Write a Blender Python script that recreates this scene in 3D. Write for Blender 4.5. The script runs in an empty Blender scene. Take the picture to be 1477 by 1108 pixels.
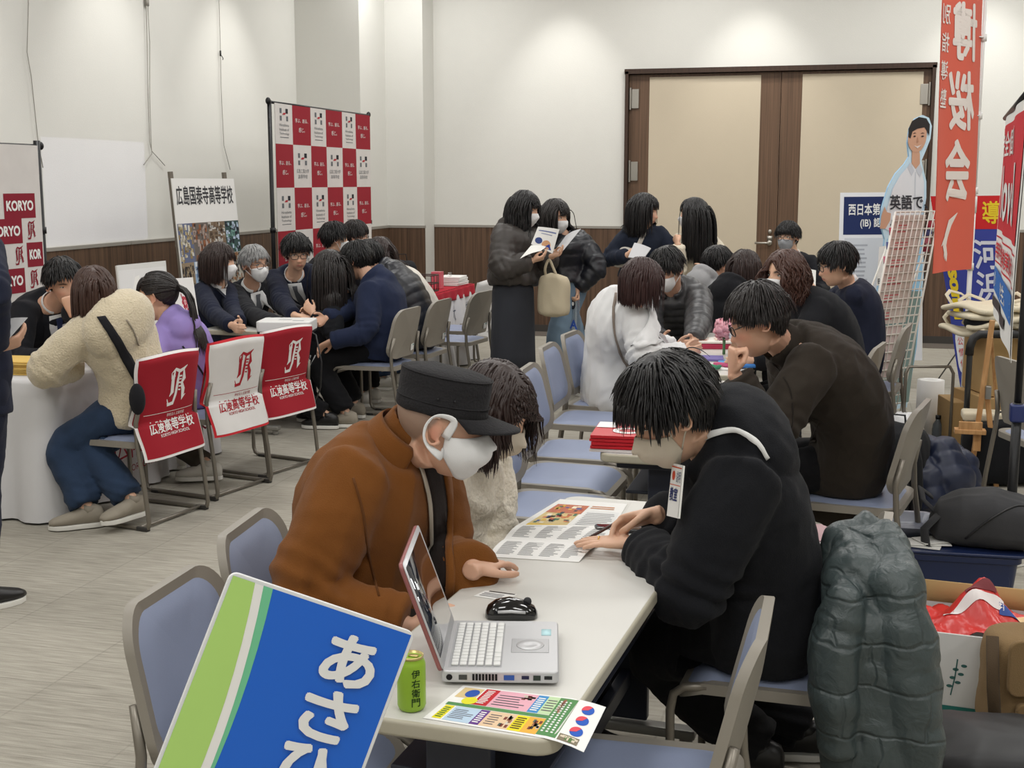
import bpy, math, random
import numpy as np
from mathutils import Vector, Matrix
from mathutils.bvhtree import BVHTree

SC = bpy.context.scene
COL = SC.collection
R_ = math.radians
# ------------------------------------------------------------------ camera (room axes: x along the back wall, y towards it)
FPX, CXP, CYP, CAM_H = 1832.0, 738.5, 554.0, 1.65
PITCH, YAW = math.atan(292 / FPX), R_(14.75)
cam = bpy.data.objects.new('camera', bpy.data.cameras.new('camera'))
COL.objects.link(cam)
cam.location = (0, 0, CAM_H)
cam.rotation_euler = (math.pi / 2 - PITCH, 0, YAW)
cam.data.sensor_width = 36.0
cam.data.lens = FPX / 1477 * 36.0
cam.data.clip_start = 0.05
SC.camera = cam
# ------------------------------------------------------------------ light: rows of ceiling luminaires, faint ambient, wall washers
SC.view_settings.view_transform = 'Standard'
SC.view_settings.look = 'None'
SC.view_settings.gamma = 1.0
SC.view_settings.use_curve_mapping = False
SC.view_settings.exposure = 0.24
W = bpy.data.worlds.new('room_air'); SC.world = W; W.use_nodes = True
W.node_tree.nodes['Background'].inputs[0].default_value = (0.9, 0.95, 1.0, 1)
W.node_tree.nodes['Background'].inputs[1].default_value = 0.15
CEIL = 4.15


def lamp(x, y, sx, sy, power, color=(1, 0.992, 0.975), z=CEIL - 0.04):
    l = bpy.data.lights.new('ceiling_lamp', 'AREA'); l.shape = 'RECTANGLE'
    l.size, l.size_y, l.energy, l.color = sx, sy, power, color
    o = bpy.data.objects.new('ceiling_lamp', l); COL.objects.link(o); o.location = (x, y, z)
    return o


for lx in (-4.2, -1.6, 1.0, 3.6):
    for ly in (-2.2, 0.8, 3.8, 6.8, 9.8, 12.4):
        lamp(lx, ly, 1.2, 0.6, 27)


def spot(x, y, z, target, power, size, blend=0.9, color=(1, 0.95, 0.86)):
    l = bpy.data.lights.new('wall_downlight', 'SPOT'); l.energy = power; l.spot_size = R_(size); l.spot_blend = blend; l.color = color
    l.shadow_soft_size = 0.06
    o = bpy.data.objects.new('wall_downlight', l); COL.objects.link(o); o.location = (x, y, z)
    o.rotation_euler = (Vector(target) - Vector((x, y, z))).to_track_quat('-Z', 'Y').to_euler()
    return o


for wy in (5.0, 7.0, 9.0, 11.0):
    spot(-4.75, wy, CEIL - 0.05, (-5.5, wy, 2.2), 62, 62, color=(1, 0.98, 0.94))
for wx in (-3.0, -1.0, 1.2, 3.2):
    spot(wx, 12.85, CEIL - 0.05, (wx, 13.6, 2.2), 60, 62, color=(1, 0.98, 0.94))


def at(px, py, d):
    """room point seen at photo pixel (px, py), d metres ahead of the camera measured along the floor"""
    x = (px - CXP) / FPX; u = (CYP - py) / FPX
    c, s = math.cos(PITCH), math.sin(PITCH)
    fx, fy, fz = x, c + u * s, -s + u * c
    t = d / fy
    wx, wy = fx * t, d
    cy, sy = math.cos(YAW), math.sin(YAW)
    return Vector((wx * cy - wy * sy, wx * sy + wy * cy, CAM_H + fz * t))


def onz(px, py, z):
    """room point seen at photo pixel (px, py) on the horizontal plane z"""
    x = (px - CXP) / FPX; u = (CYP - py) / FPX
    c, s = math.cos(PITCH), math.sin(PITCH)
    return at(px, py, (z - CAM_H) / (-s + u * c) * (c + u * s))


def ray_to(px, py, axis, val):
    """room point seen at photo pixel on the plane x = val (axis 0) or y = val (axis 1)"""
    a, b = at(px, py, 1.0), at(px, py, 2.0)
    t = (val - a[axis]) / (b[axis] - a[axis])
    return a + (b - a) * t


def on_plane(px, py, o, n):
    a, b = at(px, py, 1.0), at(px, py, 2.0); o, n = Vector(o), Vector(n)
    return a + (b - a) * ((o - a).dot(n) / (b - a).dot(n))
# ------------------------------------------------------------------ materials
def srgb(r, g, b):
    f = lambda c: (c / 255 / 12.92) if c <= 10.3 else ((c / 255 + 0.055) / 1.055) ** 2.4
    return (f(r), f(g), f(b), 1.0)


MATS = {}


def mat(name, col, rough=0.6, metal=0.0, bump=0.0, bscale=200.0, var=0.0, vscale=6.0, spec=0.5, sheen=0.0, stretch=(1, 1, 1), trans=0.0, coat=0.0, attr=None, alpha=1.0, sss=0.0):
    if name in MATS: return MATS[name]
    m = bpy.data.materials.new(name); m.use_nodes = True
    nt = m.node_tree; N = nt.nodes; b = N['Principled BSDF']
    c = srgb(*col) if len(col) == 3 else col
    b.inputs['Base Color'].default_value = c
    b.inputs['Roughness'].default_value = rough
    b.inputs['Metallic'].default_value = metal
    b.inputs['Specular IOR Level'].default_value = spec
    b.inputs['Sheen Weight'].default_value = sheen
    b.inputs['Coat Weight'].default_value = coat
    b.inputs['Transmission Weight'].default_value = trans
    b.inputs['Alpha'].default_value = alpha
    if sss:
        b.inputs['Subsurface Weight'].default_value = sss
        b.inputs['Subsurface Radius'].default_value = (0.01, 0.004, 0.002)
    if attr:
        a = N.new('ShaderNodeAttribute'); a.attribute_name = attr
        nt.links.new(a.outputs['Color'], b.inputs['Base Color'])
    if bump or var:
        tc = N.new('ShaderNodeTexCoord'); mp = N.new('ShaderNodeMapping'); mp.inputs['Scale'].default_value = stretch
        nt.links.new(tc.outputs['Object'], mp.inputs[0])
    if bump:
        t = N.new('ShaderNodeTexNoise'); t.inputs['Scale'].default_value = bscale; t.inputs['Detail'].default_value = 3
        bp = N.new('ShaderNodeBump'); bp.inputs['Strength'].default_value = bump; bp.inputs['Distance'].default_value = 0.01
        nt.links.new(mp.outputs[0], t.inputs['Vector']); nt.links.new(t.outputs[0], bp.inputs['Height']); nt.links.new(bp.outputs[0], b.inputs['Normal'])
    if var:
        t = N.new('ShaderNodeTexNoise'); t.inputs['Scale'].default_value = vscale; t.inputs['Detail'].default_value = 5
        r = N.new('ShaderNodeMix'); r.data_type = 'RGBA'
        r.inputs['A'].default_value = tuple(x * (1 - var) for x in c[:3]) + (1,)
        r.inputs['B'].default_value = tuple(min(1, x * (1 + var)) for x in c[:3]) + (1,)
        nt.links.new(mp.outputs[0], t.inputs['Vector']); nt.links.new(t.outputs[0], r.inputs['Factor']); nt.links.new(r.outputs['Result'], b.inputs['Base Color'])
    MATS[name] = m
    return m


def cloth(name, col, rough=0.9, bump=0.25, bscale=350, var=0.08, sheen=0.04, vscale=9):
    return mat(name, col, rough=rough, bump=bump, bscale=bscale, var=var, spec=0.2, sheen=sheen, vscale=vscale)


def flat(col, rough=0.75):
    return mat('ink_%02x%02x%02x' % tuple(col), col, rough=rough, spec=0.3)


# ------------------------------------------------------------------ mesh builder
def V3(p): return np.array(p, float)
def unit(v):
    v = np.array(v, float); n = np.linalg.norm(v)
    return v / n if n > 1e-9 else v


class G:
    def __init__(s):
        s.v = []; s.f = []; s.mi = []; s.n = 0; s.mats = []

    def slot(s, m):
        if m is None: return 0
        if m not in s.mats: s.mats.append(m)
        return s.mats.index(m)

    def add(s, vs, fs, m=None):
        k = s.slot(m); vs = np.asarray(vs, float).reshape(-1, 3)
        s.v.append(vs); n = s.n
        s.f += [tuple(i + n for i in f) for f in fs]; s.mi += [k] * len(fs); s.n += len(vs)

    def loft(s, rings, cap=True, m=None, close=False):
        k = len(rings[0]); n = len(rings); fs = []
        for i in range(n if close else n - 1):
            a, b = i * k, ((i + 1) % n) * k
            for j in range(k):
                j2 = (j + 1) % k
                fs.append((a + j, a + j2, b + j2, b + j))
        if cap and not close:
            fs.append(tuple(range(k))[::-1]); fs.append(tuple(range((n - 1) * k, n * k)))
        s.add(np.concatenate([np.asarray(r, float) for r in rings]), fs, m)

    def tube(s, pts, r, n=8, m=None, flatten=1.0, up=None, cap=True, close=False):
        P = [V3(p) for p in pts]; k = len(P)
        rr = [r] * k if np.isscalar(r) else list(r)
        T = []
        for i in range(k):
            if close: t = unit(P[(i + 1) % k] - P[i - 1])
            else: t = unit(unit(P[min(i + 1, k - 1)] - P[i]) + unit(P[i] - P[max(i - 1, 0)]))
            T.append(t)
        u = V3(up) if up is not None else (V3((0, 0, 1)) if abs(T[0][2]) < 0.9 else V3((1, 0, 0)))
        rings = []
        for i in range(k):
            u = unit(u - T[i] * np.dot(u, T[i])); w = np.cross(T[i], u)
            a = np.arange(n) * 2 * math.pi / n
            rings.append(P[i] + np.outer(np.cos(a) * rr[i] * flatten, u) + np.outer(np.sin(a) * rr[i], w))
        s.loft(rings, cap, m, close)

    def ell(s, c, rad, R=None, nu=16, nv=10, m=None):
        th = np.linspace(0, math.pi, nv + 1)[1:-1]; ph = np.arange(nu) * 2 * math.pi / nu
        pts = [(0, 0, 1)] + [(math.sin(t) * math.cos(p), math.sin(t) * math.sin(p), math.cos(t)) for t in th for p in ph] + [(0, 0, -1)]
        P = np.array(pts) * np.array(rad)
        if R is not None: P = P @ np.array(R).T
        fs = []
        for j in range(nu): fs.append((0, 1 + j, 1 + (j + 1) % nu))
        for i in range(nv - 2):
            for j in range(nu):
                a = 1 + i * nu; b = a + nu
                fs.append((a + j, b + j, b + (j + 1) % nu, a + (j + 1) % nu))
        a = 1 + (nv - 2) * nu; e = len(pts) - 1
        for j in range(nu): fs.append((a + j, e, a + (j + 1) % nu))
        s.add(P + V3(c), fs, m)

    def box(s, c, sz, R=None, m=None):
        h = np.array(sz, float) / 2
        P = np.array([(x, y, z) for x in (-1, 1) for y in (-1, 1) for z in (-1, 1)]) * h
        if R is not None: P = P @ np.array(R).T
        s.add(P + V3(c), [(0, 1, 3, 2), (4, 6, 7, 5), (0, 4, 5, 1), (2, 3, 7, 6), (0, 2, 6, 4), (1, 5, 7, 3)], m)

    def bar(s, a, b, w, h, up=(0, 0, 1), m=None):
        a, b = V3(a), V3(b); t = unit(b - a); u = V3(up)
        if abs(np.dot(t, u)) > 0.98: u = V3((1, 0, 0))
        u = unit(u - t * np.dot(u, t)); w_ = np.cross(t, u)
        q = [(-1, -1), (1, -1), (1, 1), (-1, 1)]
        s.loft([[p + w_ * i * w / 2 + u * j * h / 2 for i, j in q] for p in (a, b)], True, m)

    def grid(s, fn, nu, nv, m=None, closeu=False):
        P = [fn(i / nu, j / nv) for j in range(nv + 1) for i in range(nu + (0 if closeu else 1))]
        k = nu if closeu else nu + 1; fs = []
        for j in range(nv):
            for i in range(nu):
                i2 = (i + 1) % k
                fs.append((j * k + i, j * k + i2, (j + 1) * k + i2, (j + 1) * k + i))
        s.add(P, fs, m)

    def prism(s, poly, h0, h1, fn, m=None, caps=True):
        """outline poly [(u,v)] extruded between heights, mapped by fn(u,v,h)"""
        k = len(poly)
        vs = [fn(u, v, h0) for u, v in poly] + [fn(u, v, h1) for u, v in poly]
        fs = ([tuple(range(k))[::-1], tuple(range(k, 2 * k))] if caps else []) + [(i, (i + 1) % k, k + (i + 1) % k, k + i) for i in range(k)]
        s.add(vs, fs, m)

    def mesh(s, name, off=(0, 0, 0)):
        me = bpy.data.meshes.new(name)
        vs = np.concatenate(s.v) - np.array(off, float) if s.v else np.zeros((0, 3))
        me.from_pydata(vs.tolist(), [], s.f)
        if len(s.mats) > 1: me.polygons.foreach_set('material_index', s.mi)
        return me


OFF = {}


def link(name, me, m, parent=None, smooth=True, off=None):
    o = bpy.data.objects.new(name, me); COL.objects.link(o)
    for x in (m if isinstance(m, (list, tuple)) else [m]):
        if x is not None: me.materials.append(x)
    if smooth and len(me.polygons): me.polygons.foreach_set('use_smooth', [True] * len(me.polygons))
    if parent is not None: o.parent = parent
    OFF[o.name] = off if off is not None else (OFF.get(parent.name, (0, 0, 0)) if parent is not None else (0, 0, 0))
    return o


def part(name, g, m, parent=None, smooth=True, bevel=0.0, seg=2, world=True, solid=0.0, sub=0):
    """link builder g as one mesh; world coordinates unless the parent was rotated (world=False)"""
    off = OFF.get(parent.name, (0, 0, 0)) if (parent is not None and world) else (0, 0, 0)
    me = g.mesh(name, off)
    o = link(name, me, g.mats if g.mats else m, parent, smooth, off)
    if solid:
        md = o.modifiers.new('thick', 'SOLIDIFY'); md.thickness = solid; md.offset = 0
    if bevel:
        md = o.modifiers.new('bevel', 'BEVEL'); md.width = bevel; md.segments = seg; md.limit_method = 'ANGLE'; md.angle_limit = R_(40)
        me.polygons.foreach_set('use_smooth', [True] * len(me.polygons))
    if sub:
        md = o.modifiers.new('sub', 'SUBSURF'); md.levels = sub; md.render_levels = sub
    if smooth and bevel: 
        md = o.modifiers.new('wn', 'WEIGHTED_NORMAL'); md.keep_sharp = False
    return o


def tag(o, label, cat, group=None, kind=None):
    o['label'] = label; o['category'] = cat
    if group: o['group'] = group
    if kind: o['kind'] = kind
    return o


def thing(name, label, cat, loc=(0, 0, 0), rz=0.0, group=None, kind=None):
    o = bpy.data.objects.new(name, None); COL.objects.link(o); o.empty_display_size = 0.1
    o.location = loc; o.rotation_euler = (0, 0, rz)
    OFF[o.name] = tuple(loc)
    return tag(o, label, cat, group, kind)


def copy_tree(o, parent=None):
    c = o.copy(); COL.objects.link(c)
    if parent is not None: c.parent = parent
    for ch in list(o.children): copy_tree(ch, c)
    return c


def struct(name, g, m, parent=None, smooth=False, bevel=0.0):
    o = part(name, g, m, parent, smooth=smooth, bevel=bevel)
    if parent is None: o['kind'] = 'structure'
    return o


def bake(o):
    dg = bpy.context.evaluated_depsgraph_get()
    me = bpy.data.meshes.new_from_object(o.evaluated_get(dg))
    old = o.data; o.modifiers.clear(); o.data = me; me.name = old.name
    bpy.data.meshes.remove(old)
    me.polygons.foreach_set('use_smooth', [True] * len(me.polygons))
    return o


def remesh(o, vox, sm=3, fac=0.5):
    md = o.modifiers.new('r', 'REMESH'); md.mode = 'VOXEL'; md.voxel_size = vox; md.use_smooth_shade = True
    if sm:
        md = o.modifiers.new('s', 'SMOOTH'); md.iterations = sm; md.factor = fac
    return bake(o)


def coords(me):
    a = np.empty(len(me.vertices) * 3, np.float32); me.vertices.foreach_get('co', a); return a.reshape(-1, 3).astype(float)


def normals(me):
    a = np.empty(len(me.vertices) * 3, np.float32); me.vertices.foreach_get('normal', a); return a.reshape(-1, 3).astype(float)


def setco(me, v):
    me.vertices.foreach_set('co', v.astype(np.float32).ravel()); me.update()


def wob(P, freq, seed=0, k=5):
    """smooth pseudo noise in -1..1 for points P"""
    rs = np.random.RandomState(seed); out = np.zeros(len(P))
    for i in range(k):
        a = rs.normal(size=3) * freq; b = rs.normal(size=3) * freq * 0.6; ph = rs.rand(2) * 6.28
        out += np.sin(P @ a + ph[0] + 1.6 * np.sin(P @ b + ph[1]))
    return out / k


def fold(o, amp, freq=14, seed=0, extra=None):
    me = o.data; P = coords(me); N = normals(me)
    d = amp * (0.6 * wob(P, freq, seed) + 0.75 * (1 - 2.2 * np.abs(wob(P * np.array((1, 1, .55)), freq * 1.5, seed + 7))) + .25 * (1 - 2 * np.abs(wob(P, freq * 3.1, seed + 8))))
    if extra is not None: d = d + extra(P, N)
    setco(me, P + N * d[:, None])


# ------------------------------------------------------------------ lettering and printed sheets
TXT = {}


def txt(body):
    k = body
    if k in TXT: return TXT[k]
    c = bpy.data.curves.new('t', 'FONT'); c.body = body; c.resolution_u = 3; c.size = 1
    o = bpy.data.objects.new('t', c); COL.objects.link(o)
    me = bpy.data.meshes.new_from_object(o.evaluated_get(bpy.context.evaluated_depsgraph_get()))
    v = coords(me); f = [tuple(p.vertices) for p in me.polygons]
    bpy.data.objects.remove(o); bpy.data.curves.remove(c); bpy.data.meshes.remove(me)
    if len(v):
        lo, hi = v.min(0), v.max(0); v = (v - lo) / np.maximum(hi - lo, 1e-6)
    TXT[k] = (v[:, :2] if len(v) else np.zeros((0, 2)), f)
    return TXT[k]


class Sheet:
    """printed sheet: coloured fields and lettering in (u, v), stacked in thin layers, mapped to 3-D by fn(u, v, h)"""
    def __init__(s, fn, step=0.06, lift=0.0004):
        s.fn = fn; s.g = G(); s.step = step; s.lift = lift

    def rect(s, x0, y0, x1, y1, m, layer=0):
        nx = max(1, int(abs(x1 - x0) / s.step + 0.99)); ny = max(1, int(abs(y1 - y0) / s.step + 0.99)); h = layer * s.lift
        s.g.grid(lambda a, b: s.fn(x0 + (x1 - x0) * a, y0 + (y1 - y0) * b, h), nx, ny, m)

    def poly(s, pts, m, layer=1):
        h = layer * s.lift
        s.g.add([s.fn(u, v, h) for u, v in pts], [tuple(range(len(pts)))], m)

    def disc(s, cx, cy, r, m, layer=1, a0=0, a1=360, n=28, ry=None):
        ry = ry or r
        p = [(cx + r * math.cos(R_(a0 + (a1 - a0) * i / n)), cy + ry * math.sin(R_(a0 + (a1 - a0) * i / n))) for i in range(n + (0 if a1 - a0 == 360 else 1))]
        if a1 - a0 != 360: p = [(cx, cy)] + p
        s.poly(p, m, layer)

    def stroke(s, pts, w, m, layer=1):
        """brush line through pts with widths w"""
        k = len(pts); ws = [w] * k if np.isscalar(w) else w; h = layer * s.lift; L = []; Rr = []
        for i in range(k):
            a = V3(pts[max(i - 1, 0)]); b = V3(pts[min(i + 1, k - 1)]); t = unit(b - a); n = V3((-t[1], t[0])) * ws[i] / 2
            L.append(V3(pts[i]) + n); Rr.append(V3(pts[i]) - n)
        vs = [s.fn(p[0], p[1], h) for p in L + Rr]
        s.g.add(vs, [(i, i + 1, k + i + 1, k + i) for i in range(k - 1)], m)

    def text(s, body, x0, y0, x1, y1, m, layer=2, bold=0.0, mirror=False, slant=0.0, rot=0):
        v, f = txt(body)
        if not len(v): return
        u = 1 - v[:, 0] if mirror else v[:, 0]
        w = v[:, 1]
        u = u + slant * (w - 0.5)
        if rot == 90: u, w = 1 - w, u
        if rot == -90: u, w = w, 1 - u
        h = layer * s.lift
        nb = 8 if bold else 1; dx, dy = abs(y1 - y0) * bold * (abs(x1 - x0) / max(abs(y1 - y0), 1e-6) if len(body) == 1 else 1), abs(y1 - y0) * bold
        for i in range(nb):     # heavier weight: the glyph laid down again around itself
            ox, oy = (math.cos(i * math.pi / 4) * dx, math.sin(i * math.pi / 4) * dy) if bold else (0, 0)
            P = [s.fn(x0 + dx + (x1 - x0 - 2 * dx) * a + ox, y0 + dy + (y1 - y0 - 2 * dy) * b + oy, h + i * .00005) for a, b in zip(u, w)] if bold else [s.fn(x0 + (x1 - x0) * a, y0 + (y1 - y0) * b, h) for a, b in zip(u, w)]
            s.g.add(P, f, m)

    def vtext(s, body, x0, y0, x1, y1, m, layer=2, bold=0.0, mirror=False, gap=0.12, slant=0.0):
        """characters stacked downwards from y1 to y0"""
        n = len(body); H = (y1 - y0) / n
        for i, ch in enumerate(body):
            t = y1 - i * H
            s.text(ch, x0, t - H * (1 - gap / 2), x1, t - H * gap / 2, m, layer, bold, mirror, slant)

    def lines(s, x0, y0, x1, y1, n, m, layer=2, fill=0.5, rag=0.25, seed=0):
        """rows of small print too small to read"""
        rs = random.Random(seed); H = (y1 - y0) / n
        for i in range(n):
            y = y1 - (i + 0.5) * H; e = x1 - (x1 - x0) * rag * rs.random()
            s.rect(x0, y - H * fill / 2, e, y + H * fill / 2, m, layer)


def plane_fn(o, U, Vv, N=None, bend=None):
    o, U, Vv = V3(o), V3(U), V3(Vv)
    N = np.cross(unit(U), unit(Vv)) if N is None else V3(N)
    if bend is None: return lambda u, v, h: o + U * u + Vv * v + N * h
    return lambda u, v, h: o + U * u + Vv * v + N * (h + bend(u, v))


def slab(g, fn, x0, y0, x1, y1, t, m, step=0.08):
    """thin board under a sheet: front at h=-0.0003, back at h=-t"""
    nx = max(1, int(abs(x1 - x0) / step + 0.99)); ny = max(1, int(abs(y1 - y0) / step + 0.99))
    per = [(i / nx, 0) for i in range(nx)] + [(1, j / ny) for j in range(ny)] + [(1 - i / nx, 1) for i in range(nx)] + [(0, 1 - j / ny) for j in range(ny)]
    F = lambda a, b, h: fn(x0 + (x1 - x0) * a, y0 + (y1 - y0) * b, h)
    g.grid(lambda a, b: F(a, b, -0.0003), nx, ny, m); g.grid(lambda a, b: F(1 - a, b, -t), nx, ny, m)
    k = len(per)
    g.add([F(a, b, -t) for a, b in per] + [F(a, b, -0.0003) for a, b in per], [(i, (i + 1) % k, k + (i + 1) % k, k + i) for i in range(k)], m)
# ------------------------------------------------------------------ people
def head_r(D):
    """distance from the head centre to the skin along unit directions D (x right, y face, z up), metres"""
    D = np.asarray(D, float)
    def ex(c, rad):
        c, rad = np.array(c), np.array(rad)
        d, o = D / rad, -c / rad
        A = (d * d).sum(1); B = (d * o).sum(1); C = (o * o).sum() - 1
        return (-B + np.sqrt(np.maximum(B * B - A * C, 0))) / A
    r1 = ex((0, -0.014, 0.028), (0.0765, 0.098, 0.090)); r2 = ex((0, 0.028, -0.038), (0.058, 0.066, 0.080))
    r = (r1 ** 14 + r2 ** 14) ** (1 / 14)
    for cx, cz, sx, sz, A in [
            (0.027, 0.026, .020, .008, .0035), (-0.027, 0.026, .020, .008, .0035), (0.032, 0.004, .016, .011, -.0085), (-0.032, 0.004, .016, .011, -.0085),
            (0.044, -0.024, .018, .016, .004), (-0.044, -0.024, .018, .016, .004), (0, -0.004, .008, .022, .008), (0, -0.032, .010, .012, .019),
            (0.013, -0.036, .007, .007, .007), (-0.013, -0.036, .007, .007, .007), (0, -0.066, .024, .014, .005), (0, -0.0605, .018, .004, .003),
            (0, -0.0665, .022, .0024, -.0035), (0, -0.0735, .015, .005, .004), (0, -0.086, .020, .006, -.003), (0, -0.104, .018, .014, .009)]:
        P = D * r[:, None]
        w = np.exp(-((P[:, 0] - cx) / sx) ** 2 - ((P[:, 2] - cz) / sz) ** 2) * (D[:, 1] > 0)
        r = r + A * w
    return r


def head_at(az, z):
    """skin points at azimuth az (0 = straight ahead, + = right) and height z"""
    az, z = np.broadcast_arrays(np.asarray(az, float), np.asarray(z, float)); az = az.ravel(); z = z.ravel()
    rho = np.full(az.shape, 0.08)
    for _ in range(14):
        D = np.stack([np.sin(az) * rho, np.cos(az) * rho, z], 1); n = np.linalg.norm(D, axis=1); r = head_r(D / n[:, None])
        rho = 0.5 * rho + 0.5 * np.sqrt(np.maximum(r * r - z * z, 0.02 ** 2))
    return np.stack([np.sin(az) * rho, np.cos(az) * rho, z], 1)


def hairline(y):
    return np.interp(y, [-.12, -.085, -.06, -.03, -.005, .02, .035, .055, .075, .1], [-.062, -.06, -.05, -.012, .022, .016, .030, .052, .064, .068])


def make_head(nu=72, nv=54):
    th = np.linspace(0, math.pi, nv + 1)[1:-1]; ph = np.arange(nu) * 2 * math.pi / nu
    D = [(0, 0, 1)] + [(math.sin(t) * math.sin(p), math.sin(t) * math.cos(p), math.cos(t)) for t in th for p in ph] + [(0, 0, -1)]
    D = np.array(D); P = D * head_r(D)[:, None]; fs = []
    for j in range(nu): fs.append((0, 1 + (j + 1) % nu, 1 + j))
    for i in range(nv - 2):
        a = 1 + i * nu; b = a + nu
        for j in range(nu): fs.append((a + j, a + (j + 1) % nu, b + (j + 1) % nu, b + j))
    a = 1 + (nv - 2) * nu; e = len(D) - 1
    for j in range(nu): fs.append((a + j, a + (j + 1) % nu, e))
    return P, fs


HEADP, HEADF = make_head()


def ik(S, Wt, l1, l2, pole):
    S, Wt = V3(S), V3(Wt); d = Wt - S; D = np.linalg.norm(d)
    if D > (l1 + l2) * 0.995:
        q = D / ((l1 + l2) * 0.995); l1 *= q; l2 *= q
    ax = d / D; a = (l1 * l1 - l2 * l2 + D * D) / (2 * D); h = math.sqrt(max(l1 * l1 - a * a, 0))
    p = V3(pole); p = unit(p - ax * np.dot(p, ax))
    return S + ax * a + p * h


POSES = {'flat': ((4, 6, 4), 30, 0.0), 'relaxed': ((22, 28, 18), 24, .25), 'grip': ((58, 62, 35), 10, .7), 'fist': ((80, 92, 55), 4, .9), 'hold': ((30, 22, 14), 14, .8),
         'pen': ((48, 52, 25), 12, .75), 'rest': ((10, 14, 10), 26, .1)}


def make_hand(g, Wp, d, n, right, pose='relaxed', k=1.0):
    d = unit(d); n = V3(n); n = unit(n - d * np.dot(n, d)); t = np.cross(d, n) * (1 if right else -1)
    curl, spread, th = POSES[pose]; Wp = V3(Wp); rings = []
    for s, w, h in ((-.02, .025, .021), (.0, .0255, .0205), (.03, .034, .0175), (.06, .040, .0155), (.085, .041, .013), (.097, .036, .009)):
        a = np.arange(14) * 2 * math.pi / 14
        rings.append(Wp + d * s * k + np.outer(np.cos(a) * w * k, t) + np.outer(np.sin(a) * h * k, n))
    g.loft(rings)
    for i, (off, L, r) in enumerate(((.029, .074, .0088), (.0098, .083, .0092), (-.0098, .076, .0087), (-.0275, .060, .0077))):
        b = Wp + (d * (.086 - abs(off - .005) * .22) + t * off) * k; ang = 0; sp = R_(spread * .25) * (1.2 - i * .8); p = b; pts = [b - d * .02 * k, b]
        extra = i * 3
        for q, fr in enumerate((.45, .30, .25)):
            ang += R_(curl[q] + (extra if pose not in ('flat',) else 0) - (18 if pose == 'pen' and i == 0 else 0))
            dd = (d * math.cos(sp) + t * math.sin(sp)) * math.cos(ang) + n * math.sin(ang)
            p1 = p + dd * L * fr * k
            pts += [p + (p1 - p) * .5, p1]; p = p1
        pts.append(p + dd * r * .6 * k)
        rr = [r * 1.0, r * 1.08, r, r * 1.02, r * .95, r * .95, r * .86, r * .78, r * .42]
        g.tube(pts, [x * k for x in rr[:len(pts)]], 8)
    b = Wp + (d * .018 + t * .022 + n * .004) * k
    d1 = unit(t * (.85 - .45 * th) + d * (.62 + .2 * th) + n * (.18 + .55 * th)); d2 = unit(t * (.45 - .75 * th) + d * (.9) + n * (.12 + .35 * th)); d3 = unit(t * (.30 - .9 * th) + d * .95 + n * .1)
    p1 = b + d1 * .040 * k; p2 = p1 + d2 * .034 * k; p3 = p2 + d3 * .026 * k
    g.tube([b - d1 * .01 * k, b, (b + p1) / 2, p1, (p1 + p2) / 2, p2, (p2 + p3) / 2, p3], [x * k for x in (.012, .0135, .0125, .0108, .0102, .0102, .0095, .006)], 8)


TT = np.array([-.20, -.12, 0, .12, .3, .5, .68, .80, .90, .96, 1.02])
PROF = {'m': ([.10, .150, .170, .165, .155, .160, .176, .180, .155, .105, .060], [.075, .105, .115, .112, .108, .112, .120, .112, .092, .072, .056]),
        'f': ([.10, .150, .168, .155, .130, .132, .148, .152, .132, .090, .052], [.075, .105, .112, .100, .090, .098, .112, .104, .080, .062, .050])}


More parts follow.
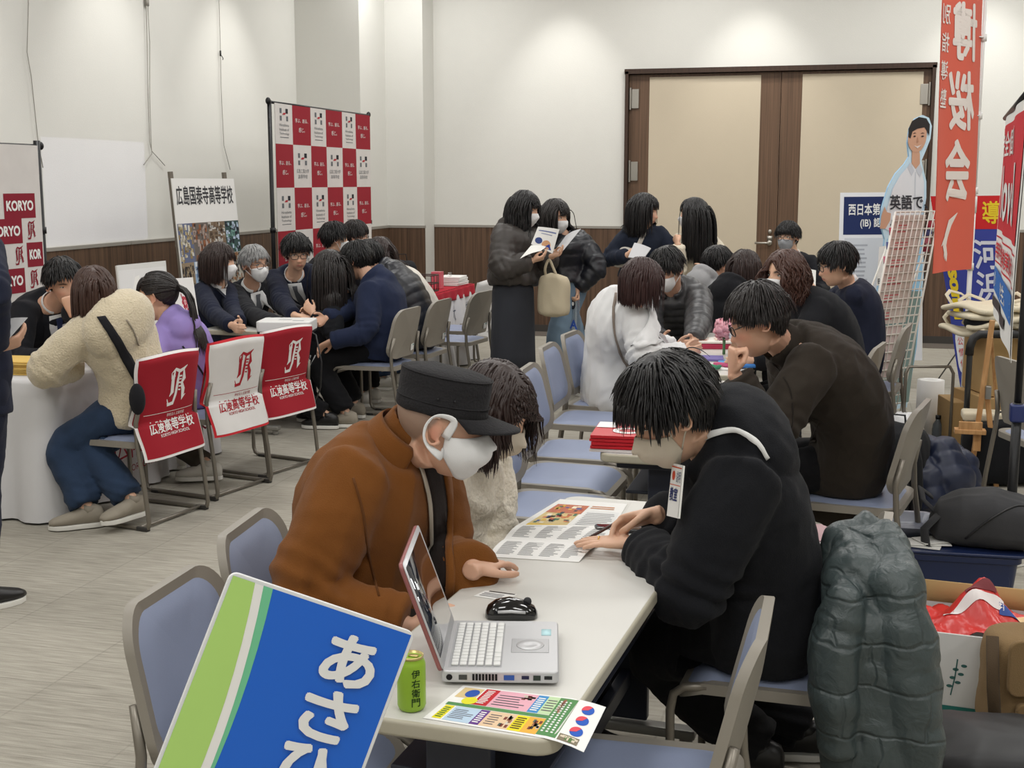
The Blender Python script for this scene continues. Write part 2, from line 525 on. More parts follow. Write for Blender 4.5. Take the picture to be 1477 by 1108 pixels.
class Fig:
    """joints of one figure"""
    def __init__(s, hip, neck, head, yaw, face, syaw=None, L=None, R=None, feet=None, toe=None, sex='m', k=1.0, hunch=0.35, knee=None, hipw=.085, sh=None, shdrop=0.0, bulk=.95, hk=1.04, kneeout=0.0, nl=.185, legk=1.0):
        s.hip, s.neck, s.head, s.sex, s.k = V3(hip), V3(neck), V3(head), sex, k; s.hk = hk; s.bulk = bulk
        nd = s.neck - s.head; s.neck = s.head + nd * min(1, nl * k / np.linalg.norm(nd))
        y = R_(yaw); s.F = V3((math.cos(y), math.sin(y), 0)); s.Rt = V3((math.sin(y), -math.cos(y), 0))
        sy = R_(yaw if syaw is None else syaw); s.Fs = V3((math.cos(sy), math.sin(sy), 0)); s.Rs = V3((math.sin(sy), -math.cos(sy), 0))
        fy, fp, fr = [R_(a) for a in face]
        Fh = V3((math.cos(fp) * math.cos(fy), math.cos(fp) * math.sin(fy), -math.sin(fp))); Rh = V3((math.sin(fy), -math.cos(fy), 0)); Uh = np.cross(Rh, Fh)
        c, sn = math.cos(fr), math.sin(fr); Rh, Uh = Rh * c - Uh * sn, Uh * c + Rh * sn     # roll + = towards own right shoulder
        s.H = np.stack([Rh, Fh, Uh], 1)
        D = s.neck - s.hip; Ln = np.linalg.norm(D); s.L = Ln
        s.ctrl = s.hip + Ln * .52 * unit(unit(D) * .6 + V3((0, 0, 1)) * .4 - s.F * hunch)
        shw = (sh or (.165 if sex == 'm' else .140)) * k * bulk
        c9 = s.sp(.89)
        s.S = {'R': c9 + s.Rs * shw - V3((0, 0, 1)) * (.012 + shdrop), 'L': c9 - s.Rs * shw - V3((0, 0, 1)) * (.012 + shdrop)}
        s.Wr, s.E, s.hand = {}, {}, {}
        la, lf = (.295 * k, .255 * k) if sex == 'm' else (.275 * k, .235 * k)
        for q, h in (('L', L), ('R', R)):
            sg = 1 if q == 'R' else -1
            if h is None: h = {}
            w = V3(h.get('w', s.S[q] + s.Fs * .12 + s.Rs * sg * .04 - V3((0, 0, .48 * k))))
            s.Wr[q] = w; s.E[q] = ik(s.S[q], w, la, lf, h.get('pole', V3((0, 0, -1)) + s.Rs * sg * .6 - s.Fs * .5))
            d = h.get('d'); d = unit(w - s.E[q]) if d is None else unit(d)
            n = h.get('n'); n = (-s.Rs * sg + s.Fs * .2) if n is None else V3(n)
            s.hand[q] = (d, n, h.get('pose', 'relaxed'), h.get('show', True))
        s.hj = {'R': s.hip + s.Rt * hipw * k, 'L': s.hip - s.Rt * hipw * k}; s.A, s.K, s.toe = {}, {}, {}
        tl, sl = .43 * k * legk, .41 * k * legk
        for i, q in enumerate(('L', 'R')):
            sg = 1 if q == 'R' else -1
            a = V3(feet[i]) if feet is not None else s.hip * (1, 1, 0) + s.F * .40 * k + s.Rt * sg * .1 + V3((0, 0, .085))
            s.A[q] = a; s.K[q] = ik(s.hj[q], a, tl, sl, s.F + V3((0, 0, .8)) + s.Rt * sg * kneeout) if knee is None else V3(knee[i])
            tz = R_((toe[i] if toe is not None else yaw - sg * 8)); s.toe[q] = V3((math.cos(tz), math.sin(tz), 0))

    def sp(s, t):
        if t < 0: return s.hip + (s.ctrl - s.hip) * 2 * t
        if t > 1: return s.neck + (s.neck - s.ctrl) * 2 * (t - 1)
        return s.hip * (1 - t) ** 2 + s.ctrl * 2 * t * (1 - t) + s.neck * t * t

    def tan(s, t):
        t = min(max(t, 0), 1); return unit((s.ctrl - s.hip) * (1 - t) + (s.neck - s.ctrl) * t)

    def frame(s, t):
        T = s.tan(t); q = min(max(t, 0), 1); X = unit(s.Rt * (1 - q) + s.Rs * q); X = unit(X - T * np.dot(X, T)); return T, X, np.cross(T, X)

    def torso(s, g, infl, t0=-.2, t1=1.02, n=15, flare=0.0, nv=28, belly=0.0):
        pw, pd = PROF[s.sex]; rings = []
        for t in np.linspace(t0, t1, n):
            w = np.interp(t, TT, pw) * s.k * s.bulk + infl; d = np.interp(t, TT, pd) * s.k * s.bulk + infl
            if t < 0.35: w += flare * (0.35 - t); d += flare * (.35 - t)
            if t < -.1: w = max(w, .14 * s.k * s.bulk + infl); d = max(d, .10 * s.k + infl)
            b = belly * math.exp(-((t - .3) / .22) ** 2)
            T, X, N = s.frame(t); c = s.sp(t) + N * b * .5; a = np.arange(nv) * 2 * math.pi / nv
            ca, sa = np.cos(a), np.sin(a); e = .86
            rings.append(c + np.outer(np.sign(ca) * np.abs(ca) ** e * w, X) + np.outer(np.sign(sa) * np.abs(sa) ** e * (d + b * .5), N))
        g.loft(rings)

    def arm(s, g, q, r, end=1.0, cuff=None):
        S, E, Wt = s.S[q], s.E[q], s.Wr[q]; sg = 1 if q == 'R' else -1; k = s.k
        We = E + (Wt - E) * end
        c = s.sp(.80) + s.Rs * sg * .06
        pts = [c, S, S + (E - S) * .35, S + (E - S) * .7, E + (S - E) * .10, E + (We - E) * .10, E + (We - E) * .5, We]
        rr = [r[0] * .9, r[0], r[0] * .97, (r[0] + r[1]) / 2, r[1], r[1], (r[1] + r[2]) / 2, r[2]]
        if cuff:
            pts = pts[:-1] + [We - unit(We - E) * .035, We]; rr = rr[:-1] + [r[2] * 1.12, cuff]
        g.tube(pts, [x * k for x in rr], 16)

    def leg(s, g, q, r, end=1.0):
        Hj, K, A = s.hj[q], s.K[q], s.A[q]; A = K + (A - K) * end
        pts = [Hj + (Hj - K) * .06, Hj + (K - Hj) * .15, Hj + (K - Hj) * .5, K + (Hj - K) * .09, K + (A - K) * .09, K + (A - K) * .45, A]
        g.tube(pts, [x * s.k for x in (r[0] * .92, r[0], (r[0] + r[1]) / 2, r[1], r[1] * .98, (r[1] + r[2]) / 2, r[2])], 16)

    def hl(s, p):
        """head-local point(s) to room"""
        return s.head + (np.asarray(p, float) * s.hk) @ s.H.T


SKIN = dict(light=(222, 178, 150), mid=(212, 167, 141), tan=(196, 146, 116), pale=(232, 194, 170))


def paint_body(o, f, skin, brow=(48, 36, 30), lips=(176, 96, 88), stubble=None, off=(0, 0, 0)):
    P = (coords(o.data) + np.array(off) - f.head) @ f.H / f.hk
    c = np.tile(np.array(srgb(*skin)), (len(P), 1))
    def blend(mask, col): c[:, :3] = c[:, :3] * (1 - mask[:, None]) + np.array(srgb(*col))[:3] * mask[:, None]
    fr = (P[:, 1] > .045) & (np.abs(P[:, 0]) < .07) & (np.abs(P[:, 2]) < .14)
    x, z = np.abs(P[:, 0]), P[:, 2]
    blend(fr * .35 * np.exp(-((x - .042) / .02) ** 2 - ((z + .03) / .018) ** 2), (214, 130, 110))
    blend(fr * .4 * np.exp(-(x / .014) ** 2 - ((z + .034) / .012) ** 2), (208, 126, 104))
    if lips: blend(fr * np.clip(1.6 * np.exp(-((x) / .021) ** 4 - ((z + .0675) / .0065) ** 4), 0, 1) * .8, lips)
    if brow: blend(fr * np.clip(1.5 * np.exp(-((x - .031) / .018) ** 4 - ((z - .024 + .25 * np.abs(x - .03)) / .0048) ** 2), 0, 1), brow)
    ear = np.exp(-((x - .082) / .012) ** 2 - ((P[:, 1] + .012) / .02) ** 2 - ((z + .01) / .03) ** 2); blend(ear * .45, (206, 118, 96))
    if stubble:
        m = (np.linalg.norm(P, axis=1) < .16) * np.clip((z - hairline(P[:, 1]) + .004) / .012, 0, 1) * (P[:, 1] < .06); blend(m * .75, stubble)
    a = o.data.color_attributes.new('Col', 'FLOAT_COLOR', 'POINT'); a.data.foreach_set('color', c.astype(np.float32).ravel())


def hair_cap(f, lift=.012, low=0.0, wide=0.0):
    """scalp shell"""
    P = HEADP; hl = hairline(P[:, 1]) - low * np.clip((.03 - P[:, 1]) / .06, 0, 1) - wide
    inn = np.clip((P[:, 2] - hl) / .012, 0, 1); keep = P[:, 2] > hl
    D = P / np.linalg.norm(P, axis=1)[:, None]; Q = P + D * (.002 + lift * inn)[:, None]
    ids = {}; vs = []; fs = []
    for fc in HEADF:
        if all(keep[i] for i in fc):
            for i in fc:
                if i not in ids: ids[i] = len(vs); vs.append(Q[i])
            fs.append(tuple(ids[i] for i in fc))
    return f.hl(np.array(vs)), fs


def unitr(A): return A / np.maximum(np.linalg.norm(A, axis=1), 1e-9)[:, None]


def make_hair(f, style='short', n=900, wd=.0042, seed=1, length=None, part_x=0.0, lift=.012, curl=0.0, fringe=True, spheres=None, fr_len=.075, messy=.25, pony_at=(0, -.115, .03), low=0.0, facew=.066):
    """scalp shell plus many fine locks, all combed at once: each walks from its root over the skull and falls with gravity"""
    rs = np.random.RandomState(seed); g = G(); m = f.H.T
    vs, fs = hair_cap(f, lift * .75, low + (0.02 if style in ('bob', 'long') else 0)); g.add(vs, fs)
    down = m @ V3((0, 0, -1)); long_ = style in ('long', 'bob', 'curly')
    balls = [(m @ (V3(c) - f.head) / f.hk, np.full(3, r / f.hk)) for c, r in (spheres or [])]
    E1c, E1r = V3((0, -.014, .028)), V3((.0765, .098, .090)); E2c, E2r = V3((0, .026, -.038)), V3((.062, .062, .080))
    skull = [(E1c, E1r), (E2c, E2r)]
    M0 = int(n * 3.2); i = np.arange(M0); z = 1 - 1.96 * ((i * .7548777) % 1); ph = 6.283185 * ((i * .5698403) % 1); q = np.sqrt(np.maximum(0, 1 - z * z))
    D = np.stack([q * np.cos(ph), q * np.sin(ph), z], 1); Pp = D * head_r(D)[:, None]
    ok = Pp[:, 2] > hairline(Pp[:, 1]) + .003 - low * (Pp[:, 1] < 0)
    D, Pp = D[ok][:n], Pp[ok][:n]; N = len(Pp)
    crown = V3((part_x, -.035, .118)); tang = Pp - crown; tang = unitr(tang - D * (tang * D).sum(1)[:, None])
    cl = np.stack([wob(Pp, 60, seed + k, 4) for k in range(3)], 1)            # neighbouring locks lean together
    rnd = rs.normal(size=(N, 3)); r1 = rs.rand(N)
    off0 = .003 + lift * (.55 + .35 * wob(Pp, 45, seed + 9) + .30 * r1) * np.where(Pp[:, 2] > .02, 1, .6)
    frontal = (Pp[:, 1] > .035) & (Pp[:, 2] > .04) & (fringe)
    gv = np.full(N, .25); L = np.zeros(N); tgt = V3(pony_at)
    if style == 'short':
        L[:] = (length or .06) * (.75 + .4 * r1 + .25 * cl[:, 0]); d = tang + D * .10 * r1[:, None] + cl * messy * 1.3 + rnd * messy * .25
        side = Pp[:, 2] < .03; L[side] *= .62; gv[side] = .4
        L[frontal] = fr_len * (.8 + .25 * r1 + .2 * cl[:, 1])[frontal]; d[frontal] = (np.stack([-.12 + .45 * cl[:, 0] + .1 * rnd[:, 0], np.full(N, .7), np.full(N, .1)], 1) + tang * .5)[frontal]; gv[frontal] = .5
    elif style == 'pony':
        L = np.linalg.norm(tgt - Pp, axis=1) * 1.08 + .008; d = tgt - Pp + D * .02; gv[:] = 0; fr = frontal & (np.abs(Pp[:, 0]) < .05)
        L[fr] = (fr_len * (.8 + .3 * r1))[fr]; d[fr] = np.stack([.3 * cl[:, 0], np.full(N, .7), np.full(N, -.1)], 1)[fr]; gv[fr] = .55
    else:
        L[:] = (length or .3) * (.93 + .08 * r1 + .04 * cl[:, 0]); sd = np.where(Pp[:, 0] > part_x, 1, -1)
        d = np.stack([sd * np.where(Pp[:, 2] > .06, .8, .2), np.where(Pp[:, 1] < .05, -.25, .08), np.full(N, .05)], 1) + cl * .12 + rnd * .04; gv[:] = .42
        L = np.where(Pp[:, 2] < .05, L - (.05 - Pp[:, 2]) * .75, L); L = np.maximum(L, .05)
        fr = frontal & (np.abs(Pp[:, 0] - part_x) < .045); L[fr] = (fr_len * (.9 + .2 * r1))[fr]; d[fr] = np.stack([.2 * cl[:, 0] + (Pp[:, 0] - part_x) * 6, np.full(N, .8), np.full(N, -.05)], 1)[fr]
    d = unitr(d); S = 9 if not long_ else 15; st = L / S; cnt = np.full(N, S + 2.0); alive = np.ones(N, bool)
    def push(p):
        for k, (c, r) in enumerate(skull + balls):
            rr = r[None, :] + off0[:, None]; w = (p - c) / rr; Lw = np.linalg.norm(w, axis=1); hit = Lw < 1
            p[hit] = c + (p[hit] - c) / np.maximum(Lw[hit], .05)[:, None]
        return p
    pts = [Pp * .985, Pp + D * off0[:, None] * .6]; q = pts[-1].copy(); ph0 = rs.rand(N) * 6.28
    for j in range(S):
        if style == 'pony':
            g0 = gv == 0; d[g0] = unitr(tgt - q[g0] + 1e-6)
        else: g0 = np.zeros(N, bool)
        pull = np.where((gv > .3)[:, None] | long_, down[None, :], unitr(down * .5 + tang * .5)); d2 = unitr(d * (1 - gv)[:, None] + pull * gv[:, None]); d = np.where(g0[:, None], d, d2)
        q2 = q + d * st[:, None]
        if curl: q2 = q2 + np.stack([np.sin(j * 1.1 + ph0 + 3 * cl[:, 0]), np.cos(j * .9 + ph0 * .2 + 3 * cl[:, 1]), 0 * ph0], 1) * curl * min(1, j / 4)
        q2 = push(q2)
        face = (q2[:, 1] > .04) & (q2[:, 2] < .03) & (np.abs(q2[:, 0]) < facew - .002) & (q2[:, 2] > -.15)
        sw = face & long_ & ~frontal; q2[sw, 0] = np.where(np.abs(q2[sw, 0]) > .01, np.sign(q2[sw, 0]), np.sign(d[sw, 0] + 1e-6)) * facew
        stop = alive & face & ~sw & (q2[:, 2] < .018); cnt[stop] = j + 2; alive &= ~stop
        q = np.where(alive[:, None], q2, q); pts.append(q.copy())
    A = np.stack(pts, 1); K = A.shape[1]; T = np.empty_like(A); T[:, 1:-1] = A[:, 2:] - A[:, :-2]; T[:, 0] = A[:, 1] - A[:, 0]; T[:, -1] = A[:, -1] - A[:, -2]
    T = T / np.maximum(np.linalg.norm(T, axis=2), 1e-7)[..., None]
    C = A - np.where(A[..., 2:3] > -.03, E1c, np.concatenate([np.zeros_like(A[..., :1]), np.full_like(A[..., :1], -.02), A[..., 2:3]], 2)); Nr = C - T * (C * T).sum(2)[..., None]; Nr = Nr / np.maximum(np.linalg.norm(Nr, axis=2), 1e-7)[..., None]; Sd = np.cross(T, Nr)
    s = np.clip(np.arange(K)[None, :] / (cnt[:, None] - 1), 0, 1); W = wd * (.8 + .5 * rs.rand(N))[:, None] * (1.35 if long_ else 1.15) * (1 - s ** 3) + .0004; H = np.maximum(W * .45, .0005)
    ring = np.stack([A + Sd * (W * a)[..., None] + Nr * (H * b)[..., None] for a, b in ((1, 0), (.1, .95), (-1, 0), (0, -.7))], 2)      # N,K,4,3
    base = np.arange(N)[:, None, None] * K * 4 + np.arange(K - 1)[None, :, None] * 4 + np.arange(4)[None, None, :]; nxt = np.arange(N)[:, None, None] * K * 4 + np.arange(K - 1)[None, :, None] * 4 + ((np.arange(4) + 1) % 4)[None, None, :]
    keep = (np.arange(K - 1)[None, :, None] < cnt[:, None, None] - 1) & np.ones((1, 1, 4), bool)
    F = np.stack([base, nxt, nxt + 4, base + 4], -1)[keep]
    g.add(f.hl(ring.reshape(-1, 3)), F.tolist())
    if style == 'pony':
        b = V3(pony_at); Lp = length or .42; r2 = random.Random(seed)
        g.ell(f.hl(b), (.022, .022, .022))
        for j in range(70):
            a = r2.random() * 6.28; rr = .017 * math.sqrt(r2.random()); q = b + V3((math.cos(a) * rr, -.01, math.sin(a) * rr)); dd = unit(V3((r2.gauss(0, .1), -.8, .1))); pt = [q]; Lj = Lp * (.75 + .3 * r2.random())
            for k in range(12):
                dd = unit(dd * .6 + down * .42); q = q + dd * Lj / 12 + V3((r2.gauss(0, .002), r2.gauss(0, .002), 0))
                for c, r in skull + balls:
                    w = (q - c) / (r + .012); Lw = np.linalg.norm(w)
                    if Lw < 1: q = c + (q - c) / max(Lw, .05)
                pt.append(q)
            g.tube([f.hl(x) for x in pt], [.0075 * (1 - (k / 12) ** 3) + .0006 for k in range(13)], 5, flatten=.6)
    return g


def curve(pts, n=6):
    """smooth run through pts (Catmull-Rom)"""
    P = [V3(p) for p in pts]; P = [2 * P[0] - P[1]] + P + [2 * P[-1] - P[-2]]; out = []
    for i in range(1, len(P) - 2):
        for k in range(n):
            t = k / n; a, b, c, d = P[i - 1], P[i], P[i + 1], P[i + 2]
            out.append(.5 * (2 * b + (c - a) * t + (2 * a - 5 * b + 4 * c - d) * t * t + (3 * b - a - 3 * c + d) * t ** 3))
    return out + [P[-2]]


def face_mask(f, m, parent, style='surgical', col=None, far=False):
    U, Vn = (16, 10) if far else (28, 18)
    P = []
    for j in range(Vn + 1):
        v = j / Vn
        for i in range(U + 1):
            u = -1 + 2 * i / U; au = abs(u)
            if style == 'urethane': zt = -.010 - .012 * au ** 1.2 + .012 * max(0, au - .6); zb = -.123 + .062 * au ** 2.0; az = u * R_(80)
            elif style == 'beak': zt = -.008 - .026 * au ** 1.4; zb = -.124 + .045 * au ** 1.6; az = u * R_(64)
            else: zt = -.010 - .018 * au ** 1.6; zb = -.122 + .040 * au ** 1.8; az = u * R_(62)
            z = zt + (zb - zt) * v
            p = head_at([az], [max(z, -.108)])[0]
            p[2] = z
            nose = head_at([0.0], [-.03])[0][1]
            o = .004 + .006 * (1 - u * u) * math.sin(v * math.pi) ** .6
            if style == 'surgical':
                mid = (1 - u * u) * math.sin(min(1, v * 1.15 + .12) * math.pi) ** .7
                p[1] = max(p[1], (nose - .012) * mid if mid > .75 else p[1]); o += .004 * (1 - au) * (math.sin(v * 6 * math.pi) * .35)
            if style == 'beak' or style == 'urethane':
                mid = max(0, 1 - au * 1.25) * math.sin(min(1, v * .9 + .2) * math.pi)
                p[1] = max(p[1], nose * .93 * mid ** .35) if mid > .3 else p[1]
                o += .007 * max(0, 1 - au * 1.1) * math.sin(v * math.pi)
            r = np.array((p[0], p[1], 0)); p = p + unit(r) * o
            if z < -.108: p[1] -= (-.108 - z) * .9; 
            P.append(p)
    g = G(); k = U + 1
    g.add(f.hl(np.array(P)), [(j * k + i, j * k + i + 1, (j + 1) * k + i + 1, (j + 1) * k + i) for j in range(Vn) for i in range(U)])
    o = part('face_mask', g, m, parent, solid=.0016)
    for sx in (-1, 1):
        g = G()
        if style == 'urethane':
            i = U if sx > 0 else 0; a, b = P[1 * k + i], P[(Vn - 1) * k + i]
            path = [a, (sx * .0795, .028, .022), (sx * .086, .0, .032), (sx * .092, -.022, .022), (sx * .093, -.032, -.004), (sx * .088, -.024, -.034), (sx * .080, .006, -.058), b]
            cp = curve(path, 5); g.tube([f.hl(x) for x in cp], np.interp(np.linspace(0, 7, len(cp)), range(8), [.012, .009, .006, .005, .005, .006, .010, .016]), 8, flatten=.25, up=f.hl((sx * 1, 0, 0)) - f.head)
        else:
            i = U if sx > 0 else 0; a, b = P[1 * k + i], P[(Vn - 1) * k + i]
            path = [a, (sx * .081, .018, .012), (sx * .0855, -.006, .020), (sx * .089, -.024, .006), (sx * .086, -.022, -.022), (sx * .080, .0, -.040), b]
            g.tube([f.hl(x) for x in curve(path, 4)], .0022 if not far else .0026, 5)
        part('ear_loop', g, m, o)
    return o


def glasses(f, m, parent, w=.0245, h=.0175, r=.0022):
    g = G()
    for sx in (-1, 1):
        y0 = .101
        p = [(sx * .033 + w * math.copysign(abs(math.cos(a)) ** .6, math.cos(a)), y0 - .010 * abs(sx * .033 + w * math.cos(a)) / .06, -.002 + h * math.copysign(abs(math.sin(a)) ** .7, math.sin(a))) for a in np.arange(20) * 2 * math.pi / 20]
        g.tube([f.hl(x) for x in p], r, 6, close=True)
        g.tube([f.hl(x) for x in ((sx * .058, .094, .006), (sx * .074, .080, .008), (sx * .083, .0, .010), (sx * .083, -.020, -.006))], r * .9, 6)
    g.tube([f.hl(x) for x in ((-.009, y0, .002), (0, y0 + .002, .005), (.009, y0, .002))], r, 6)
    o = part('glasses', g, m, parent)
    g = G()
    for sx in (-1, 1):
        p = [(sx * .033 + w * .95 * math.copysign(abs(math.cos(a)) ** .6, math.cos(a)), y0 - .010 * abs(sx * .033 + w * math.cos(a)) / .06, -.002 + h * .95 * math.copysign(abs(math.sin(a)) ** .7, math.sin(a))) for a in np.arange(20) * 2 * math.pi / 20]
        g.add([f.hl(x) for x in p], [tuple(range(20))])
    part('lens', g, lens_mat(), o)
    return o


def lens_mat():
    if 'lens' in MATS: return MATS['lens']
    m = bpy.data.materials.new('lens'); m.use_nodes = True; nt = m.node_tree; nt.nodes.clear()
    a = nt.nodes.new('ShaderNodeBsdfTransparent'); b = nt.nodes.new('ShaderNodeBsdfGlossy'); b.inputs['Roughness'].default_value = .02; x = nt.nodes.new('ShaderNodeMixShader'); x.inputs[0].default_value = .06
    o = nt.nodes.new('ShaderNodeOutputMaterial'); nt.links.new(a.outputs[0], x.inputs[1]); nt.links.new(b.outputs[0], x.inputs[2]); nt.links.new(x.outputs[0], o.inputs[0]); MATS['lens'] = m
    return m


def eyes(f, parent, openness=.006):
    white = mat('eye_white', (225, 222, 216), rough=.25); dark = mat('iris', (28, 18, 14), rough=.15)
    for sx in (-1, 1):
        p = head_at([sx * .36], [.003])[0]; p = np.array((sx * .031, p[1] - .0045, .003)); g = G()
        R = f.H
        g.ell(f.hl(p), np.array((.0135, .0085, openness)) * f.hk, R, 12, 8, white)
        g.ell(f.hl(p + (0, .0042, 0)), np.array((.0058, .0048, openness * .9)) * f.hk, R, 12, 8, dark)
        g.tube([f.hl(p + q) for q in ((-.015, .001, openness * .3), (-.007, .0062, openness * .95), (.0, .0078, openness * 1.1), (.007, .0062, openness * .95), (.015, .001, openness * .3))], .0014, 5, dark)
        part('eye', g, None, parent)


def patch(fig_obj, off, pts, thick=.004, name='patch', m=None, parent=None, direction=None, tree=None, lift=.003, div=10, top_row=None):
    """cloth patch lying on a baked garment: pts is a quad strip [(left, right)...] of room points near the surface, dropped onto it"""
    tree = tree or BVHTree.FromPolygons([Vector(c) + Vector(off) for c in coords(fig_obj.data)], [tuple(p.vertices) for p in fig_obj.data.polygons])
    rows = []
    if top_row is not None: rows.append([V3(top_row[0]) + (V3(top_row[1]) - V3(top_row[0])) * i / div for i in range(div + 1)])
    for l, r in pts:
        row = []
        for i in range(div + 1):
            p = V3(l) + (V3(r) - V3(l)) * i / div
            hit = None
            if direction is not None:
                q = tree.ray_cast(Vector(p - V3(direction) * .35), Vector(unit(direction)), 1.0); hit = q
            if hit is None or hit[0] is None: hit = tree.find_nearest(Vector(p))
            n = hit[1]
            if direction is not None and n.dot(Vector(direction)) > 0: n = -n
            row.append(V3(hit[0] + n * lift))
        rows.append(row)
    g = G(); k = div + 1; A = np.array(rows)
    g.add(A.reshape(-1, 3), [(j * k + i, j * k + i + 1, (j + 1) * k + i + 1, (j + 1) * k + i) for j in range(len(rows) - 1) for i in range(div)])
    return part(name, g, m, parent, solid=thick)


def lerp_strip(a, n=14):
    """subdivide a strip between (l,r) key rows"""
    out = []
    for i in range(n + 1):
        s = i / n * (len(a) - 1); j = min(int(s), len(a) - 2); q = s - j
        out.append((V3(a[j][0]) * (1 - q) + V3(a[j + 1][0]) * q, V3(a[j][1]) * (1 - q) + V3(a[j + 1][1]) * q))
    return out


def shoe(f, q, m, parent, sole=None, k=1.0):
    A, t = f.A[q], f.toe[q]; s = np.cross(t, V3((0, 0, 1))); base = A * (1, 1, 0) + V3((0, 0, A[2] - .085)); g = G(); a = np.arange(16) * 2 * math.pi / 16
    rings = []
    for y, w, h, z in ((-.075, .018, .03, .035), (-.065, .030, .042, .045), (-.03, .036, .050, .052), (.02, .039, .045, .048), (.07, .044, .034, .036), (.12, .046, .026, .028), (.155, .038, .020, .023), (.178, .018, .012, .018)):
        rings.append(base + t * y * k + V3((0, 0, z + .012)) + np.outer(np.cos(a) * w * k, s) + np.outer(np.sin(a) * h, V3((0, 0, 1))))
    rings = [np.maximum(r, [-1e9, -1e9, base[2] + .014]) for r in rings]
    g.loft(rings)
    g.tube([base + V3((0, 0, .07)), base + t * -.012 + V3((0, 0, .105))], [.036, .036], 12)
    o = part('shoe', g, m, parent)
    g = G(); out = [(-.08, .0), (-.07, .026), (-.03, .036), (.03, .039), (.09, .047), (.14, .043), (.172, .022), (.183, 0)]; poly = out + [(y, -w) for y, w in out[-2:0:-1]]
    g.prism(poly, 0, .022, lambda u, v, h: base + t * u * k + s * v * k + V3((0, 0, h)))
    part('sole', g, sole or mat('sole_white', (225, 223, 216), rough=.7), o, bevel=.003)
    return o


